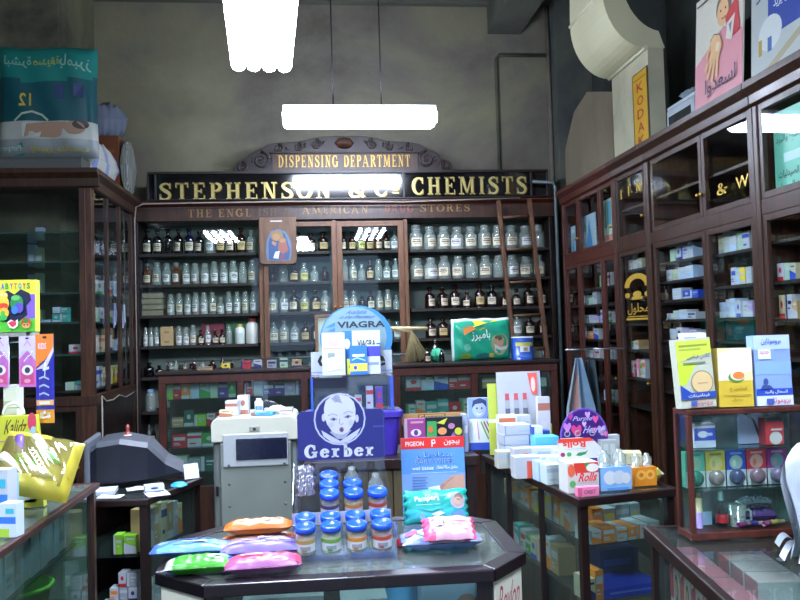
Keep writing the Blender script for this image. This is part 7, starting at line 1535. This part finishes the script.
# three upright cartons on the showcase
KT = KZ0+h_
for lab, px0, px1, py0, lean, rz, col, art_, ry in (
    ('lime and white medicine carton with a round picture standing on the showcase', 676, 711, 340, .05, .02, 'bcc0ac', [('p', [(0, .66), (.55, .64), (.2, .34), (0, .32)], 'c0d83c'), ('p', [(0, .66), (1, .78), (1, .97), (0, .97)], 'c8d84c'), ('r', .08, .88, .9, .91, '8c9c3c'), ('r', .08, .83, .7, .86, 'a8b84c'), ('t', 'كالسي فيتامين', .28, .68, .94, .77, '4c5c8c'), ('r', .15, .63, .8, .655, '7c8c5c'), ('d', .64, .36, .32, .17, '8c8458'), ('d', .64, .36, .29, .155, 'd8bc88'), ('r', .5, .34, .8, .355, 'b8946c'), ('r', 0, .13, 1, .22, '2848a0'), ('p', [(0, .22), (.3, .22), (0, .34)], '2848a0'), ('t', 'فيتامينات', .2, .145, .8, .2, 'd8dcec'), ('t', 'بروموتاين', .25, .02, .88, .12, 'b83c54'), ('r', .25, .035, .42, .1, '3c5cb0')], -.045),
    ('gold and cream medicine carton with an orange fruit mark standing on the showcase', 714, 748, 349, .04, .0, 'd0b43c', [('r', 0, .44, 1, 1, 'e8dcA0'), ('p', [(0, .44), (0, .9), (.45, 1), (1, 1), (1, .6), (.5, .5)], 'ecE4c4'), ('d', .52, .5, .24, .09, '5c8c3c'), ('d', .56, .53, .22, .085, 'e8e4cc'), ('d', .58, .53, .17, .065, 'e0843c'), ('t', 'فيتامين ج', .3, .26, .8, .35, 'a87c28'), ('r', .1, .19, .9, .205, 'a88428'), ('t', 'برتقال', .34, .09, .66, .15, 'a87c28')], .01),
    ('blue and white medicine carton with a head picture standing on the showcase', 751, 787, 336, .04, 0, '88a4d8', [('r', 0, .8, 1, 1, 'b8cCf4'), ('r', 0, .44, 1, .62, '88acec'), ('r', 0, .14, 1, .24, '2c4cb4'), ('r', 0, 0, 1, .14, 'd4dcec'), ('t', 'بروموتاين', .2, .86, .75, .96, '3c50a8'), ('r', .1, .66, .45, .8, 'e0e4f0'), ('t', 'جديد', .14, .72, .4, .78, 'c83c3c'), ('r', .55, .78, .9, .79, '6c84c0'), ('d', .26, .34, .07, .05, '3c508c'), ('p', [(.1, .24), (.16, .29), (.36, .29), (.46, .24)], '3c508c'), ('t', 'للسعال والبرد', .2, .165, .84, .22, 'd8e0f4'), ('t', 'بروموتاين', .24, .02, .9, .12, 'b83c54'), ('r', .24, .03, .44, .1, '3c5cb0')], .0)):
    a, b = R(px0, 370, px1, 390, ky+.03)[:2]; zt = PY((px0+px1)/2, py0, ky+.03).z
    carton('medicine_box', lab, 'box', b-a, .03, zt-KT, ((a+b)/2+.004, ky+.03, KT), rz, col, art_, lean=lean, ry=ry, top='e0e4dc')
carton('white_packet', 'white lettered packet behind the lime and white medicine carton', 'box', .062, .014, .175, (R(680, 350, 708, 390, ky+.065)[0]+.032, ky+.062, KT), 0, 'd8dce4', [('r', .1, .9, .6, .95, '8c9cb8')])
carton('clear_tray', 'clear acrylic backrest behind the three cartons on the showcase', 'stand', w_*.9, .003, .08, (KX0+w_/2, ky+.073, KT), 0, 'grey')
bpy.data.objects['clear_tray'].data.materials.clear(); bpy.data.objects['clear_tray'].data.materials.append(ACR)
# ---- white plastic bag drooping over the counter
x0, x1, _, _ = R(776, 430, 820, 560, 1.68)
t = thing('plastic_bag', 'white translucent plastic carrier bag drooping at the right edge beside the showcase', 'bag', (1.0, 1.6, .952))
def bagp(u, v):
    pts = [(784, 588), (792, 540), (788, 500), (781, 470), (777, 450), (779, 436), (790, 429), (804, 432)]
    k = v*(len(pts)-1); i = min(int(k), len(pts)-2); f_ = k-i
    px = pts[i][0]+(pts[i+1][0]-pts[i][0])*f_; py = pts[i][1]+(pts[i+1][1]-pts[i][1])*f_
    return px, py
PB = pm('b8c0ca', .4, 0, .06, 12)
mb = MB(t.location)
EDGE = [(.962, .955), (.972, .99), (.967, 1.03), (.955, 1.08), (.945, 1.12), (.95, 1.16), (.975, 1.19), (1.01, 1.2)]
def bs(u, v, back=0):
    k = v*(len(EDGE)-1); i = min(int(k), len(EDGE)-2); f_ = k-i
    ex = EDGE[i][0]+(EDGE[i+1][0]-EDGE[i][0])*f_; z = EDGE[i][1]+(EDGE[i+1][1]-EDGE[i][1])*f_
    xx = ex+u*.3; bulge = .05*math.sin(PI*min(1, u*1.4+.02))**.5*(1-.5*v)
    fold = .006*math.sin(38*u+6*v)+.004*math.sin(70*u-9*v)
    return (xx-.004, 1.56-(bulge+fold)*(1 if not back else -1), z+u*.02)
mb.surf(lambda u, v: bs(u, v), 40, 24, PB); mb.surf(lambda u, v: bs(1-u, v, 1), 30, 16, PB); mb.build('film', t)
mb = MB(t.location)
for (px0, py0, px1, py1) in ((777, 548, 790, 540), (782, 562, 797, 546)):
    a, b = PZ(px0, py0, .954), PZ(px1, py1, .958)
    mb.surf(lambda u, v: tuple(a.lerp(b, u)+Vector((0, .018*(v-.5), .004+.012*math.sin(PI*u)+.006*v))), 10, 4, PB)
mb.build('handle_loops', t)
for l, ns in LABELS.items():
    if len(ns) > 1: print('DUPLABEL', l, ns[:3])
    if not 4 <= len(l.split()) <= 16: print('LABELLEN', len(l.split()), l)
